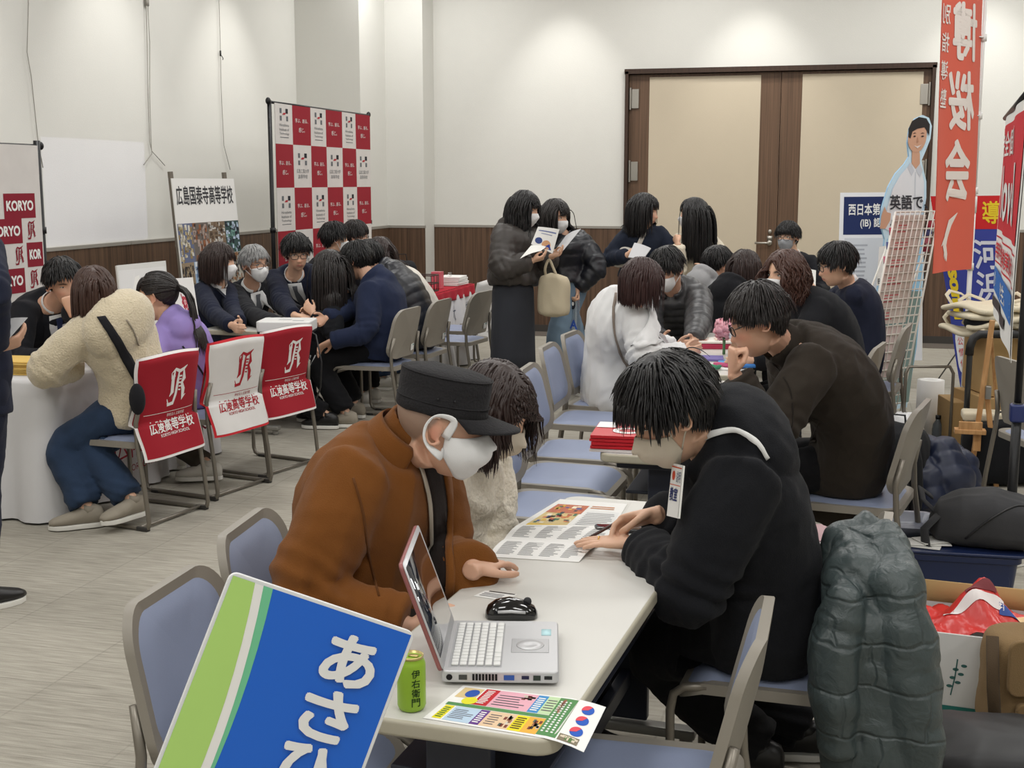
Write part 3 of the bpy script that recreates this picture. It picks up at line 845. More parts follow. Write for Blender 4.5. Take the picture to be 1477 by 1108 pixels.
def person(label, f, skin='light', top=None, bottom=None, shoes=None, hair=None, mask=None, specs=None, near=False, group=None, brow=(40, 30, 26), lips=(182, 104, 96), stubble=None, eye=None, shirt=None, tie=None, hood=None, collar=None, legs=True, seed=1, neckskin=True, sole=None, base=None):
    """top = dict(m, r=(upper, elbow, wrist), infl, hem, fold, ...)"""
    k = f.k; bz = V3(f.hip) * (1, 1, 0)
    root = thing('person', label, 'person', tuple(bz), group=group)
    # body: one surface from head to feet
    g = G()
    g.add(f.hl(HEADP), HEADF)
    for sx in (-1, 1):
        a = np.linspace(-2.4, 2.0, 12); rim = [(sx * (.079 + .010 * (1 - math.cos(x - .2)) * .5), -.012 - .018 * math.cos(x) * .9, -.006 + .031 * math.sin(x)) for x in a]
        rim = [(sx * (.077 + .013 * min(1, max(0, (.02 - y) / .03))), y, z) for _, y, z in [(0, -.010 - .019 * math.cos(x), -.004 + .031 * math.sin(x)) for x in a]]
        g.tube([f.hl(p) for p in rim], [.0042 * f.hk * (1.3 if i < 2 else 1) for i in range(12)], 6)
        g.ell(f.hl((sx * .0775, -.010, -.004)), np.array((.006, .016, .026)) * f.hk, f.H, 10, 8)
    nb = f.sp(.97); hb = f.hl((0, -.022, -.055))
    g.tube([nb - f.tan(1) * .05, nb, (nb + hb) / 2 + f.Fs * .004, hb], [.066 * k, .060 * k, (.054 if f.sex == 'm' else .047) * k, (.056 if f.sex == 'm' else .05) * k], 16)
    f.torso(g, -.012, t0=-.12, n=12, nv=20)
    for q in 'LR':
        f.arm(g, q, (.044, .036, .0255)); f.leg(g, q, (.060, .042, .033))
        d, n, pose, show = f.hand[q]; make_hand(g, f.Wr[q], d, n, q == 'R', pose, .96 * k if f.sex == 'm' else .88 * k)
        A, t = f.A[q], f.toe[q]; b = A * (1, 1, 0) + V3((0, 0, max(A[2] - .085, 0)))
        g.tube([A, b + t * .0 + V3((0, 0, .055)), b + t * .09 + V3((0, 0, .042)), b + t * .15 + V3((0, 0, .035))], [.034, .034, .028, .018], 10)
    off = OFF[root.name]
    sk = SKIN[skin] if isinstance(skin, str) else skin
    body = link('body', g.mesh('body', off), mat('skin_painted', (222, 178, 150), rough=.5, attr='Col', bump=.04, bscale=500, sss=.08), root, True, off)
    remesh(body, .0042 if near else .0065, 2 if near else 1, .5)
    paint_body(body, f, sk, brow, lips, stubble, off)
    res = {'root': root, 'body': body, 'off': off, 'f': f}
    if eye: eyes(f, root, eye if eye is not True else .0058)
    def sit(o):      # weight on the seat: nothing sinks into the pad
        if f.hip[2] > .7 or (top or {}).get('drape'): return
        P_ = coords(o.data); q_ = (np.linalg.norm(P_[:, :2], axis=1) < .22) & (P_[:, 2] > .36); P_[q_, 2] = np.maximum(P_[q_, 2], .438 + .1 * np.minimum(0, P_[q_, 2] - .438)); setco(o.data, P_)
    sit(body)
    # trousers
    if bottom:
        r = bottom.get('r', (.098, .075, .062)); g = G(); f.torso(g, bottom.get('infl', .012), t0=-.2, t1=.22, n=7)
        for q in 'LR': f.leg(g, q, r, bottom.get('end', .93))
        o = link(bottom.get('name', 'trousers'), g.mesh('trousers', off), bottom['m'], root, True, off)
        remesh(o, .010 if near else .014, 4); fk = bottom.get('fold', .006)
        def knees(P, N):
            e = np.zeros(len(P))
            for q in 'LR':
                dk = np.linalg.norm(P + np.array(off) - f.K[q], axis=1); da = np.linalg.norm(P + np.array(off) - f.A[q], axis=1)
                e += .004 * np.exp(-(dk / .10) ** 2) * np.sin(dk * 150) + .004 * np.exp(-(da / .14) ** 2) * np.sin((P[:, 2]) * 170 + P[:, 0] * 40)
            return e
        fold(o, fk, 16, seed + 3, knees); sit(o); res['bottom'] = o
    if shoes:
        for q in 'LR': shoe(f, q, shoes, root, sole)
    if top:
        r = top.get('r', (.066, .056, .046)); g = G(); infl = top.get('infl', .014)
        f.torso(g, infl, t0=top.get('hem', -.16), t1=top.get('t1', .975), flare=top.get('flare', 0), belly=top.get('belly', 0), n=17)
        for q in 'LR':
            f.arm(g, q, r, top.get('end', .97), top.get('cuff'))
            g.ell(f.S[q] - f.Rs * (.015 if q == 'R' else -.015), np.array((.068, .066, .06)) * k * (1 + infl * 3))
        if top.get('hem_pts'): g.loft(top['hem_pts'](f))
        if hood:
            T, X, N = f.frame(.93); c = f.sp(.97) - N * .085 - T * .03
            g.ell(c, (hood * 1.2, hood * .66, hood * .92), np.stack([X, -N, T], 1)); a = np.linspace(-2.5, 2.5, 15)
            g.tube([f.sp(1.0) + X * math.sin(x) * (.074 + hood * .12) - N * math.cos(x) * (.070 + hood * .16) + T * (.014 + .036 * math.cos(x)) for x in a], [.017 + hood * .18 * math.cos(x / 2) for x in a], 10)
        if collar:
            T, X, N = f.frame(.97); a = np.linspace(-2.75, 2.75, 19); hgt = collar
            cc = f.sp(.97)
            g.loft([[cc + (X * math.sin(x) * rr - N * math.cos(x) * rr * .95) + T * h for rr, h in ((.070 * k, 0), (.082 * k, -.02), (.080 * k, hgt), (.069 * k, hgt))] for x in a])
        o = link(top.get('name', 'jacket'), g.mesh('jacket', off), top['m'], root, True, off)
        remesh(o, .0085 if near else .012, top.get('smooth', 4))
        am = top.get('fold', .006); puff = top.get('puff', 0); pitch = top.get('pitch', .075)
        def more(P, N):
            Pw = P + np.array(off); e = np.zeros(len(P))
            for q in 'LR':
                for a, b, L0 in ((f.S[q], f.E[q], 0), (f.E[q], f.Wr[q], .3)):
                    ab = b - a; L = np.linalg.norm(ab); s = np.clip((Pw - a) @ ab / L ** 2, 0, 1); dist = np.linalg.norm(Pw - a - s[:, None] * ab, axis=1); near_ = np.clip(1.5 - dist / (r[0] * 1.2 * k), 0, 1)
                    sl = s * L; ed = (L - sl) if L0 == 0 else sl
                    e += near_ * am * .8 * np.exp(-(ed / .09) ** 2) * np.sin(sl * 130 + 4 * wob(Pw, 18, seed))
                    if L0: e += near_ * am * .5 * np.exp(-((L - sl) / .06) ** 2) * np.sin(sl * 170)
                    if puff: e += near_ * puff * (np.abs(np.sin(sl / pitch * math.pi + L0 * 4)) ** .5 - .6)
            if puff:
                dt = np.min([np.linalg.norm(Pw - f.E[q], axis=1) for q in 'LR'] + [np.linalg.norm(Pw - f.Wr[q], axis=1) for q in 'LR'], axis=0)
                T = f.tan(.5); e += np.clip((dt - .12) / .1, 0, 1) * puff * (np.abs(np.sin((Pw @ T) / pitch * math.pi)) ** .5 - .6)
            return e
        fold(o, am, top.get('ff', 13), seed, more); sit(o); res['top'] = o
        if shirt or tie:
            tree = BVHTree.FromPolygons([Vector(c) + Vector(off) for c in coords(o.data)], [tuple(p.vertices) for p in o.data.polygons])
            def fp(t, x): T, X, N = f.frame(t); return f.sp(t) + X * x + N * (.16 + infl)
            T, X, N = f.frame(.75)
            vd = top.get('vdepth', .52)
            def raw(x, n): T, X, N = f.frame(.985); return f.sp(.985) + X * x + N * (n + .022) + T * .010
            if shirt: patch(o, off, lerp_strip([(fp(.93, -.052 * k), fp(.93, .052 * k)), (fp(.80, -.048 * k), fp(.80, .048 * k)), (fp(vd, -.004), fp(vd, .004))]), .004, 'shirt', shirt, root, -N, tree, .004, top_row=(raw(-.05, .05), raw(.05, .05)))
            if tie: patch(o, off, lerp_strip([(fp(.93, -.013), fp(.93, .013)), (fp(.78, -.022), fp(.78, .022)), (fp(vd + .04, -.020), fp(vd + .04, .020))]), .005, 'tie', tie, root, -N, tree, .009, top_row=(raw(-.018, .072), raw(.018, .072)))
            if shirt:
                for sg in (-1, 1):   # lapels
                    patch(o, off, lerp_strip([(fp(.92, sg * .054 * k), fp(.92, sg * .080 * k)), (fp(.80, sg * .050 * k), fp(.80, sg * .092 * k)), (fp(vd, sg * .004), fp(vd, sg * .03))]), .004, 'lapel', top['m'], root, -N, tree, .005, 5, top_row=(raw(sg * .055, .04), raw(sg * .078, .03)))
    if shirt or neckskin == 'collar':
        g = G(); T, X, N = f.frame(.985); cc = f.sp(.985) + T * .004; a = np.linspace(-2.25, 2.25, 19) if neckskin == 'collar' else np.linspace(-2.8, 2.8, 19)
        g.loft([[cc + (X * math.sin(x) * rr - N * math.cos(x) * rr * .96) + T * (h - .012 * (1 - math.cos(x)) * .5) for rr, h in ((.066 * k, -.02), (.074 * k, -.02), (.068 * k, .030), (.0625 * k, .030))] for x in a])
        part('shirt_collar', g, shirt or mat('white_shirt', (232, 232, 230)), root)
    if hair:
        h = dict(hair); hm = h.pop('m'); cs = [(f.S['L'], .074 * k), (f.S['R'], .074 * k), (f.sp(.9) - f.Fs * .02, .112 * k), (f.sp(.75), .14 * k), (f.sp(.55), .14 * k), (f.sp(.96), .07 * k)]
        part('hair', make_hair(f, spheres=cs, seed=seed, **h), hm, root)
    if mask: face_mask(f, mask[1], root, mask[0], far=not near)
    if specs: glasses(f, specs, root)
    return res


def hair_mat(name, col, rough=.42):
    m = mat(name, col, rough=rough, spec=.45, bump=.5, bscale=60, stretch=(1, 1, .18), var=.25, vscale=40)
    return m


HAIR_BLACK = hair_mat('hair_black', (20, 18, 19)); HAIR_SOFT = hair_mat('hair_soft_black', (32, 27, 26)); HAIR_BROWN = hair_mat('hair_brown', (66, 44, 36)); HAIR_DARKBROWN = hair_mat('hair_dark_brown', (46, 32, 29))
HAIR_GREY = hair_mat('hair_grey', (150, 150, 150)); HAIR_REDBROWN = hair_mat('hair_red_brown', (52, 30, 28)); HAIR_CURLY = hair_mat('hair_curly_brown', (72, 45, 36))
SHIRT = cloth('white_shirt', (228, 228, 228), bump=.1); MASKW = cloth('mask_white', (236, 236, 236), bump=.1, var=.02, sheen=0); MASKB = cloth('mask_beige', (206, 194, 176), bump=.1, var=.02, sheen=0)
# ------------------------------------------------------------------ setting
def carpet():
    m = bpy.data.materials.new('carpet'); m.use_nodes = True; nt = m.node_tree; N = nt.nodes; L = nt.links; b = N['Principled BSDF']
    b.inputs['Roughness'].default_value = .95; b.inputs['Specular IOR Level'].default_value = .1
    tc = N.new('ShaderNodeTexCoord')
    def noise(sc, stretch, det=4):
        mp = N.new('ShaderNodeMapping'); mp.inputs['Scale'].default_value = stretch; L.new(tc.outputs['Object'], mp.inputs[0])
        t = N.new('ShaderNodeTexNoise'); t.inputs['Scale'].default_value = sc; t.inputs['Detail'].default_value = det; L.new(mp.outputs[0], t.inputs['Vector']); return t.outputs[0]
    a = noise(26, (.30, 4.6, 1), 5); c = noise(6, (.5, 9, 1), 4); d = noise(260, (1, 1, 1), 2)
    r = N.new('ShaderNodeValToRGB'); r.color_ramp.elements[0].position = .30; r.color_ramp.elements[0].color = srgb(136, 131, 121); r.color_ramp.elements[1].position = .66; r.color_ramp.elements[1].color = srgb(184, 179, 167)
    s = N.new('ShaderNodeMath'); s.operation = 'MULTIPLY_ADD'; L.new(a, s.inputs[0]); s.inputs[1].default_value = .55
    s2 = N.new('ShaderNodeMath'); s2.operation = 'MULTIPLY_ADD'; L.new(c, s2.inputs[0]); s2.inputs[1].default_value = .30
    s3 = N.new('ShaderNodeMath'); s3.operation = 'MULTIPLY'; L.new(d, s3.inputs[0]); s3.inputs[1].default_value = .15
    L.new(s3.outputs[0], s2.inputs[2]); L.new(s2.outputs[0], s.inputs[2]); L.new(s.outputs[0], r.inputs[0])
    # carpet tiles: faint joints every half metre
    br = N.new('ShaderNodeTexBrick'); br.inputs['Scale'].default_value = 1; br.inputs['Brick Width'].default_value = .5; br.inputs['Row Height'].default_value = .5; br.inputs['Mortar Size'].default_value = .004; br.offset = 0
    br.inputs['Color1'].default_value = (1, 1, 1, 1); br.inputs['Color2'].default_value = (.9, .9, .9, 1); br.inputs['Mortar'].default_value = (.82, .82, .82, 1); L.new(tc.outputs['Object'], br.inputs['Vector'])
    mx = N.new('ShaderNodeMix'); mx.data_type = 'RGBA'; mx.blend_type = 'MULTIPLY'; mx.inputs['Factor'].default_value = 1
    L.new(r.outputs[0], mx.inputs['A']); L.new(br.outputs[0], mx.inputs['B']); L.new(mx.outputs['Result'], b.inputs['Base Color'])
    bp = N.new('ShaderNodeBump'); bp.inputs['Strength'].default_value = .35; bp.inputs['Distance'].default_value = .004; L.new(s.outputs[0], bp.inputs['Height']); L.new(bp.outputs[0], b.inputs['Normal'])
    return m


def wood(name, dark, light, stretch=(14, 14, .35), sc=3.0, rough=.45):
    m = bpy.data.materials.new(name); m.use_nodes = True; nt = m.node_tree; N = nt.nodes; L = nt.links; b = N['Principled BSDF']; b.inputs['Roughness'].default_value = rough; b.inputs['Specular IOR Level'].default_value = .35
    tc = N.new('ShaderNodeTexCoord'); mp = N.new('ShaderNodeMapping'); mp.inputs['Scale'].default_value = stretch; L.new(tc.outputs['Object'], mp.inputs[0])
    t = N.new('ShaderNodeTexNoise'); t.inputs['Scale'].default_value = sc; t.inputs['Detail'].default_value = 6; t.inputs['Distortion'].default_value = .6; L.new(mp.outputs[0], t.inputs['Vector'])
    r = N.new('ShaderNodeValToRGB'); r.color_ramp.elements[0].position = .3; r.color_ramp.elements[0].color = srgb(*dark); r.color_ramp.elements[1].position = .7; r.color_ramp.elements[1].color = srgb(*light)
    L.new(t.outputs[0], r.inputs[0]); L.new(r.outputs[0], b.inputs['Base Color']); MATS[name] = m
    return m


PLASTER = mat('wall_cloth', (216, 215, 209), rough=.9, bump=.12, bscale=140, var=.015, spec=.15)
WOODW = wood('wainscot_wood', (70, 53, 41), (106, 82, 64)); WOODD = wood('door_wood', (84, 64, 49), (110, 85, 66), (22, 22, .3)); RAIL = mat('dado_rail', (150, 146, 138), rough=.4)
DOORP = mat('door_cloth', (196, 184, 163), rough=.85, bump=.1, bscale=160, var=.015, spec=.15); DARKW = wood('frame_wood', (52, 38, 30), (66, 48, 38)); STEEL = mat('steel', (168, 164, 156), rough=.35, metal=.9)
XL, YB, WH = -5.64, 13.69, 1.149

g = G(); g.box((1, 5, -.05), (14, 19, .1)); fl = struct('floor', g, carpet())
g = G(); g.box((1, 5, CEIL + .05), (14, 19, .1)); struct('ceiling', g, mat('ceiling_board', (225, 225, 220), rough=.9))
g = G(); g.box((XL - .1, 4.1, CEIL / 2), (.2, 17, CEIL)); g.box(((XL - 4.93) / 2, 12.98, CEIL / 2), (XL * -1 - 4.93, .82, CEIL)); struct('wall_left', g, PLASTER)
g = G(); 
dz = 2.81; dx0, dx1 = -2.345, .775
def wseg(x0, x1, y0, z0, z1): g.box(((x0 + x1) / 2, (y0 + YB + .3) / 2, (z0 + z1) / 2), (x1 - x0, YB + .3 - y0, z1 - z0))
wseg(-5.3, -4.50, 13.32, 0, CEIL); wseg(-4.50, dx0, YB, 0, CEIL); wseg(dx1, 7.3, YB, 0, CEIL); wseg(dx0, dx1, YB, dz, CEIL); wseg(dx0, dx1, YB + .12, 0, dz)
struct('wall_back', g, PLASTER)
g = G(); g.box((7.1, 4.1, CEIL / 2), (.2, 19, CEIL)); struct('wall_right', g, PLASTER)
g = G(); g.box((1, -4.1, CEIL / 2), (14, .2, CEIL)); struct('wall_front', g, PLASTER)


def wains(name, segs, axis):
    g = G(); h = G(); b = G()
    for x0, y0, x1, y1 in segs:
        g.box(((x0 + x1) / 2, (y0 + y1) / 2, WH / 2), (abs(x1 - x0) or .03, abs(y1 - y0) or .03, WH))
        h.box(((x0 + x1) / 2, (y0 + y1) / 2, WH + .012), ((abs(x1 - x0) or .03) + .012, (abs(y1 - y0) or .03) + .012, .026))
        b.box(((x0 + x1) / 2, (y0 + y1) / 2, .04), ((abs(x1 - x0) or .03) + .008, (abs(y1 - y0) or .03) + .008, .08))
    a = struct(name[0], g, WOODW); struct(name[1], h, RAIL); struct(name[2], b, mat('skirting', (60, 56, 52), rough=.6))


wains(('trim_1', 'trim_2', 'baseboard_left'), [(XL + .015, y0, XL + .015, min(y0 + 1.195, 12.57)) for y0 in np.arange(-4, 12.4, 1.2)] + [(-4.915, 12.57, -4.915, 13.30)], 'y')
wains(('trim_3', 'trim_4', 'baseboard_back'), [(-4.93, 13.305, -4.49, 13.305), (-4.50, YB - .015, -3.505, YB - .015), (-3.5, YB - .015, -2.33, YB - .015), (.78, YB - .015, 2.0, YB - .015), (2.005, YB - .015, 3.2, YB - .015), (3.205, YB - .015, 7, YB - .015)], 'x')
# double doors with cloth panels
g = G(); g.box((-.785, YB + .01, 2.80), (3.15, .12, .05)); g.box((-2.335, YB + .01, 1.4), (.035, .12, 2.8)); g.box((.765, YB + .01, 1.4), (.035, .12, 2.8)); struct('trim_5', g, DARKW)


def door(n, x0, x1, p0, p1, hinge_x):
    g = G(); g.box(((x0 + x1) / 2, YB + .045, 1.385), (x1 - x0, .05, 2.765)); d = struct('door_%d' % n, g, WOODD)
    g = G(); g.box(((p0 + p1) / 2, YB + .016, 1.545), (p1 - p0, .016, 2.39)); part('door_panel', g, DOORP, d, bevel=.003)
    for z in (2.52, 1.76, .48):
        g = G(); s = 1 if hinge_x == x0 else -1
        g.box((hinge_x + s * .065, YB + .012, z), (.075, .02, .20)); g.tube([(hinge_x + s * .012, YB - .002, z - .115), (hinge_x + s * .012, YB - .002, z + .115)], .014, 10); part('hinge', g, STEEL, d, bevel=.002)
    return d


d1 = door(1, -2.315, -.735, -2.10, -.938, -2.315); d2 = door(2, -.729, .745, -.519, .668, .745)
g = G(); g.box((-.80, YB + .014, 1.06), (.055, .014, .05)); g.ell((-.80, YB - .002, 1.012), (.03, .022, .03)); g.tube([(-.80, YB - .005, 1.012), (-.80, YB - .045, 1.012), (-.82, YB - .05, 1.012), (-.95, YB - .05, 1.012)], .012, 10); g.ell((-.80, YB + .01, 1.13), (.022, .016, .024))
part('door_handle', g, STEEL, d1)
# darker carpet band in front of the doors
g = G(); g.box((-.785, YB - .20, .002), (7.6, .42, .006)); struct('floor_border', g, mat('carpet_border', (98, 90, 82), rough=.95, bump=.3, bscale=220, var=.2, vscale=60))

# picture wires hanging from the ceiling rail on the left wall
WIRE = mat('wire', (150, 146, 138), rough=.4, metal=.3)
rail = G(); rail.box((XL + .03, 4.5, CEIL - .03), (.02, 15, .03)); struct('trim_6', rail, mat('rail_white', (215, 212, 205)))


def wl(px, py):
    """point on the left wall under photo pixel (px, py)"""
    lo, hi = 3.0, 20.0
    for _ in range(50):
        m = (lo + hi) / 2
        if at(px, py, m).x < XL + .02: hi = m
        else: lo = m
    return at(px, py, lo)


def wire(label, pix, extra=None):
    P = [wl(*p) for p in pix]; P = [Vector((P[0].x, P[0].y, CEIL - .04))] + P
    g = G(); g.tube(P, .0032, 6)
    if extra: g.tube([wl(*p) for p in extra], .0032, 6)
    o = part('hanging_wire', g, WIRE); tag(o, label, 'wire', 'picture wires on the left wall')
    return o


wire('thin wire hanging on the wall behind the leftmost banner pole', [(41, 5), (39, 75), (45, 110), (55, 205), (62, 242)])
wire('pair of wires splitting in a fork at the end above the lilac light patch', [(211, 5), (212, 60), (213, 120), (216, 205), (219, 218), (238, 239)], [(213, 5), (216, 60), (216, 140), (218, 205), (219, 222), (207, 238)])
w3 = wire('wire with a small hook hanging above the photo collage poster', [(316, 5), (318, 75), (319, 130), (323, 210), (332, 245)])
q = wl(318, 77); g = G(); g.box(tuple(q), (.012, .012, .05)); g.tube([q + Vector((.01, 0, -.02)), q + Vector((.02, .01, -.045)), q + Vector((.01, .02, -.055))], .004, 6); part('hook', g, mat('hook', (60, 58, 55), metal=.6, rough=.4), w3)
q = wl(212, 3); g = G(); g.box(tuple(q), (.015, .04, .06)); part('clip', g, RAIL, bpy.data.objects['hanging_wire.001'])
# ------------------------------------------------------------------ chairs and tables
CH_FRAME = mat('chair_grey', (140, 134, 124), rough=.42, spec=.5); CH_TUBE = mat('chair_tube', (128, 122, 112), rough=.35, metal=.45); CH_BLUE = mat('chair_vinyl', (142, 152, 178), rough=.5, bump=.06, bscale=400, spec=.4)
GLIDE = mat('chair_glide', (52, 50, 48), rough=.6)


def rrect(w, h, r, n=6, x0=0, y0=0):
    o = []
    for cx, cy, a0 in ((w / 2 - r, h / 2 - r, 0), (-w / 2 + r, h / 2 - r, 90), (-w / 2 + r, -h / 2 + r, 180), (w / 2 - r, -h / 2 + r, 270)):
        for i in range(n + 1):
            a = R_(a0 + 90 * i / n); o.append((x0 + cx + r * math.cos(a), y0 + cy + r * math.sin(a)))
    return o


def back_y(x, z): return -.198 - .22 * (z - .52) * (z > .52) + .9 * x * x * .75


def filled(poly, fn, g, m=None, rings=4, c=(0, 0)):
    """domed fill of an outline, so that curved sheets stay curved"""
    vs = []; k = len(poly)
    for j in range(rings + 1):
        s = 1 - j / rings
        if j == rings: vs.append(fn(c[0], c[1], 0))
        else: vs += [fn(c[0] + (u - c[0]) * s, c[1] + (v - c[1]) * s, s) for u, v in poly]
    fs = []
    for j in range(rings - 1):
        for i in range(k): fs.append((j * k + i, j * k + (i + 1) % k, (j + 1) * k + (i + 1) % k, (j + 1) * k + i))
    for i in range(k): fs.append(((rings - 1) * k + i, (rings - 1) * k + (i + 1) % k, rings * k))
    g.add(vs, fs, m)


def make_chair(label, loc, yaw, group='blue and grey stacking chairs', sticker=None):
    t = thing('stacking_chair', label, 'chair', loc, R_(yaw - 90), group)
    g = G()
    for sx in (-1, 1):
        p = [(sx * .215, .15, .408), (sx * .222, .205, .405), (sx * .226, .232, .385), (sx * .226, .240, .34), (sx * .226, .236, .05), (sx * .226, .225, .022), (sx * .226, .20, .012), (sx * .226, -.22, .012), (sx * .226, -.245, .018), (sx * .226, -.252, .045), (sx * .226, -.235, .20), (sx * .225, -.202, .42), (sx * .222, -.196, .52), (sx * .205, -.215, .62)]
        gl = G(); gl.tube(p, .0115, 10); part('leg', gl, CH_TUBE, t, world=False)
        for gy, gl_, gh in ((.17, .05, .016), (-.215, .065, .022)): gg = G(); gg.box((sx * .226, gy, gh / 2), (.028, gl_, gh)); part('glide', gg, GLIDE, t, world=False, bevel=.004)
    g.tube([(-.226, -.205, .016), (.226, -.205, .016)], .009, 8); g.tube([(-.2, .08, .395), (.2, .08, .395)], .009, 8); g.tube([(-.2, -.12, .395), (.2, -.12, .395)], .009, 8)
    part('crossbar', g, CH_TUBE, t, world=False)
    g = G(); P = rrect(.452, .44, .07, y0=.01); sz = lambda u, v: .43 - .5 * max(0, v - .12) ** 2 * 6 - .008 * (1 - (u / .22) ** 2)
    g.prism(P, -.034, -.006, lambda u, v, h: (u, v, sz(u, v) + h), None, False); filled(P, lambda u, v, s: (u, v, sz(u, v) - .006), g, None, 4, (0, .01)); filled(P[::-1], lambda u, v, s: (u, v, sz(u, v) - .034), g, None, 4, (0, .01)); part('seat_frame', g, CH_FRAME, t, world=False, bevel=.006)
    g = G(); P = rrect(.405, .40, .06, y0=.01); f = lambda u, v, s: (u, v, sz(u, v) - .008 + .018 * (1 - s ** 6)); filled(P, f, g, None, 6, (0, .01)); part('seat', g, CH_BLUE, t, world=False)
    # backrest shell with inset cushion
    P = [(u * (1 - .10 * max(0, (v - .62)) / .2 - .04 * max(0, .62 - v)), v) for u, v in rrect(.445, .335, .085, 8, 0, .637)]
    g = G(); g.prism(P, -.014, .008, lambda u, v, h: (u, back_y(u, v) + h, v), None, False); filled(P, lambda u, v, s: (u, back_y(u, v) + .008, v), g, None, 5, (0, .645)); filled(P[::-1], lambda u, v, s: (u, back_y(u, v) - .014, v), g, None, 5, (0, .645)); part('backrest', g, CH_FRAME, t, world=False, bevel=.007, seg=3)
    P2 = [((u) * .86, .645 + (v - .645) * .83 + .006) for u, v in P]; g = G(); filled(P2, lambda u, v, s: (u, back_y(u, v) + .0075 + .012 * (1 - s ** 8), v), g, None, 6, (0, .65)); part('back_cushion', g, CH_BLUE, t, world=False)
    if sticker:
        g = G(); sh = Sheet(lambda u, v, h: (u, back_y(u, v) - .0152 - h, v)); sh.rect(.16, .50, .08, .545, flat(sticker[0]), 0); sh.rect(.155, .505, .125, .54, flat(sticker[1]), 1); part('sticker', sh.g, None, t, world=False)
    return t


CHAIR_CACHE = {}


def chair(label, loc, yaw, group='blue and grey stacking chairs', sticker=None):
    k = str(sticker)
    if k not in CHAIR_CACHE: CHAIR_CACHE[k] = make_chair(label, loc, yaw, group, sticker); return CHAIR_CACHE[k]
    c = copy_tree(CHAIR_CACHE[k]); c.location = loc; c.rotation_euler = (0, 0, R_(yaw - 90)); c['label'] = label; c['group'] = group
    OFF[c.name] = tuple(loc)
    return c


def cover_surface(u, v, h, side=-1):
    """side -1: back sheet, +1: front sheet of a chair-back cover (chair-local)"""
    z = v; edge = (abs(u) / .232); y = back_y(u, max(z, .50))
    if z < .50: y = -.197 - .25 * (.50 - z)
    th = (.030 if side < 0 else .026) * (1 - edge ** 6 * .85)
    if z > .80: th *= max(.12, 1 - ((z - .80) / .036) ** 2)
    return np.array((u, y + side * (th + h), z + .012 * math.cos(u * 9) * (z > .6)))


def chair_cover(ch, kind):
    red, white, edge = flat((158, 30, 44), .85), cloth('cover_white', (226, 224, 222), bump=.06), None
    base, ink = (red, flat((236, 234, 232))) if kind == 'red' else (white, flat((170, 34, 48)))
    border = flat((232, 228, 226)) if kind == 'red' else flat((196, 40, 50))
    if kind == 'hiroshima': base, ink, border = cloth('cover_white', (226, 224, 222)), flat((70, 72, 76)), cloth('cover_white', (226, 224, 222))
    w = .232; z0, z1 = .335, .836; wave = lambda u, v, h: cover_surface(u + .006 * math.sin(v * 22), v, h + .004 * math.sin(u * 14 + v * 9))
    s = Sheet(wave, .011, .0012); s.rect(-w, z0, w, z1, border, 0); e = .012; s.rect(-w + e, z0 + e, w - e, z1 - e, base, 1)
    fs = Sheet(lambda u, v, h: cover_surface(u, v, h, 1), .02); fs.rect(-w, .47, w, z1, border, 0)
    s.g.add(np.concatenate(fs.g.v), fs.g.f, border)
    M = lambda a: a      # the cover is read from behind, where chair-local +x lies on the reader's right
    def T(body, x0, y0, x1, y1, **k): s.text(body, M(x0), y0, M(x1), y1, ink, 2, **k)
    def S(pts, wd): s.stroke([(M(a), b) for a, b in pts], wd, ink, 2)
    if kind in ('red', 'white'):
        T('広陵高等学校', -.165, .455, .165, .515, bold=.02); T('KORYO HIGH SCHOOL', -.10, .435, .12, .450, bold=.02); T('学校法人 広陵学園', -.03, .524, .10, .540); s.rect(M(-.18), .548, M(.18), .5505, ink, 2)
        emblem(lambda pts, wd: S(pts, wd), 0.01, .665, .085)
    elif kind == 'hiroshima':
        for a, b in ((-.05, .66), (.05, .66), (-.05, .60), (.05, .60)): s.rect(M(a - .018), b, M(a + .018), b + .05, ink, 2)
        s.rect(M(-.012), .64, M(.012), .66, flat((170, 34, 48)), 3); T('広島工業大学', -.14, .53, .14, .575); T('高等学校', -.09, .475, .09, .515)
        T('Hiroshima Institute', -.07, .40, .07, .412)
    o = part('seat_cover', s.g, None, ch, world=False); o['label'] = {'red': 'crimson cover with white edging', 'white': 'white cover with red edging', 'hiroshima': 'white cover with grey print'}[kind]
    return o


def emblem(S, cx, cy, r):
    """blackletter monogram: tall stems with curling feet and a small inner mark"""
    q = lambda pts: [(cx + a * r, cy + b * r) for a, b in pts]
    S(q([(-.55, .75), (-.25, .95), (.1, .80), (.45, .92), (.75, 1.12)]), [.03 * r, .18 * r, .22 * r, .18 * r, .03 * r])
    S(q([(-.55, .75), (-.50, .45), (-.25, .55)]), [.05 * r, .2 * r, .05 * r])
    S(q([(-.30, .85), (-.42, .3), (-.38, -.4), (-.55, -.62)]), [.1 * r, .24 * r, .26 * r, .05 * r])
    S(q([(.05, .80), (-.02, .2), (-.05, -.55), (-.2, -.9), (-.6, -.95), (-.7, -.75)]), [.1 * r, .2 * r, .2 * r, .24 * r, .2 * r, .04 * r])
    S(q([(.45, .90), (.52, .35), (.35, .1), (.55, -.3), (.62, -.75), (.85, -.6)]), [.1 * r, .3 * r, .2 * r, .3 * r, .26 * r, .03 * r])
    S(q([(.02, .12), (.35, .1)]), .10 * r); S(q([(.08, .5), (.32, .5)]), .10 * r); S(q([(.1, .32), (.3, .32)]), .07 * r); S(q([(.1, -.1), (.32, -.1)]), .09 * r); S(q([(.1, -.3), (.3, -.32)]), .08 * r)


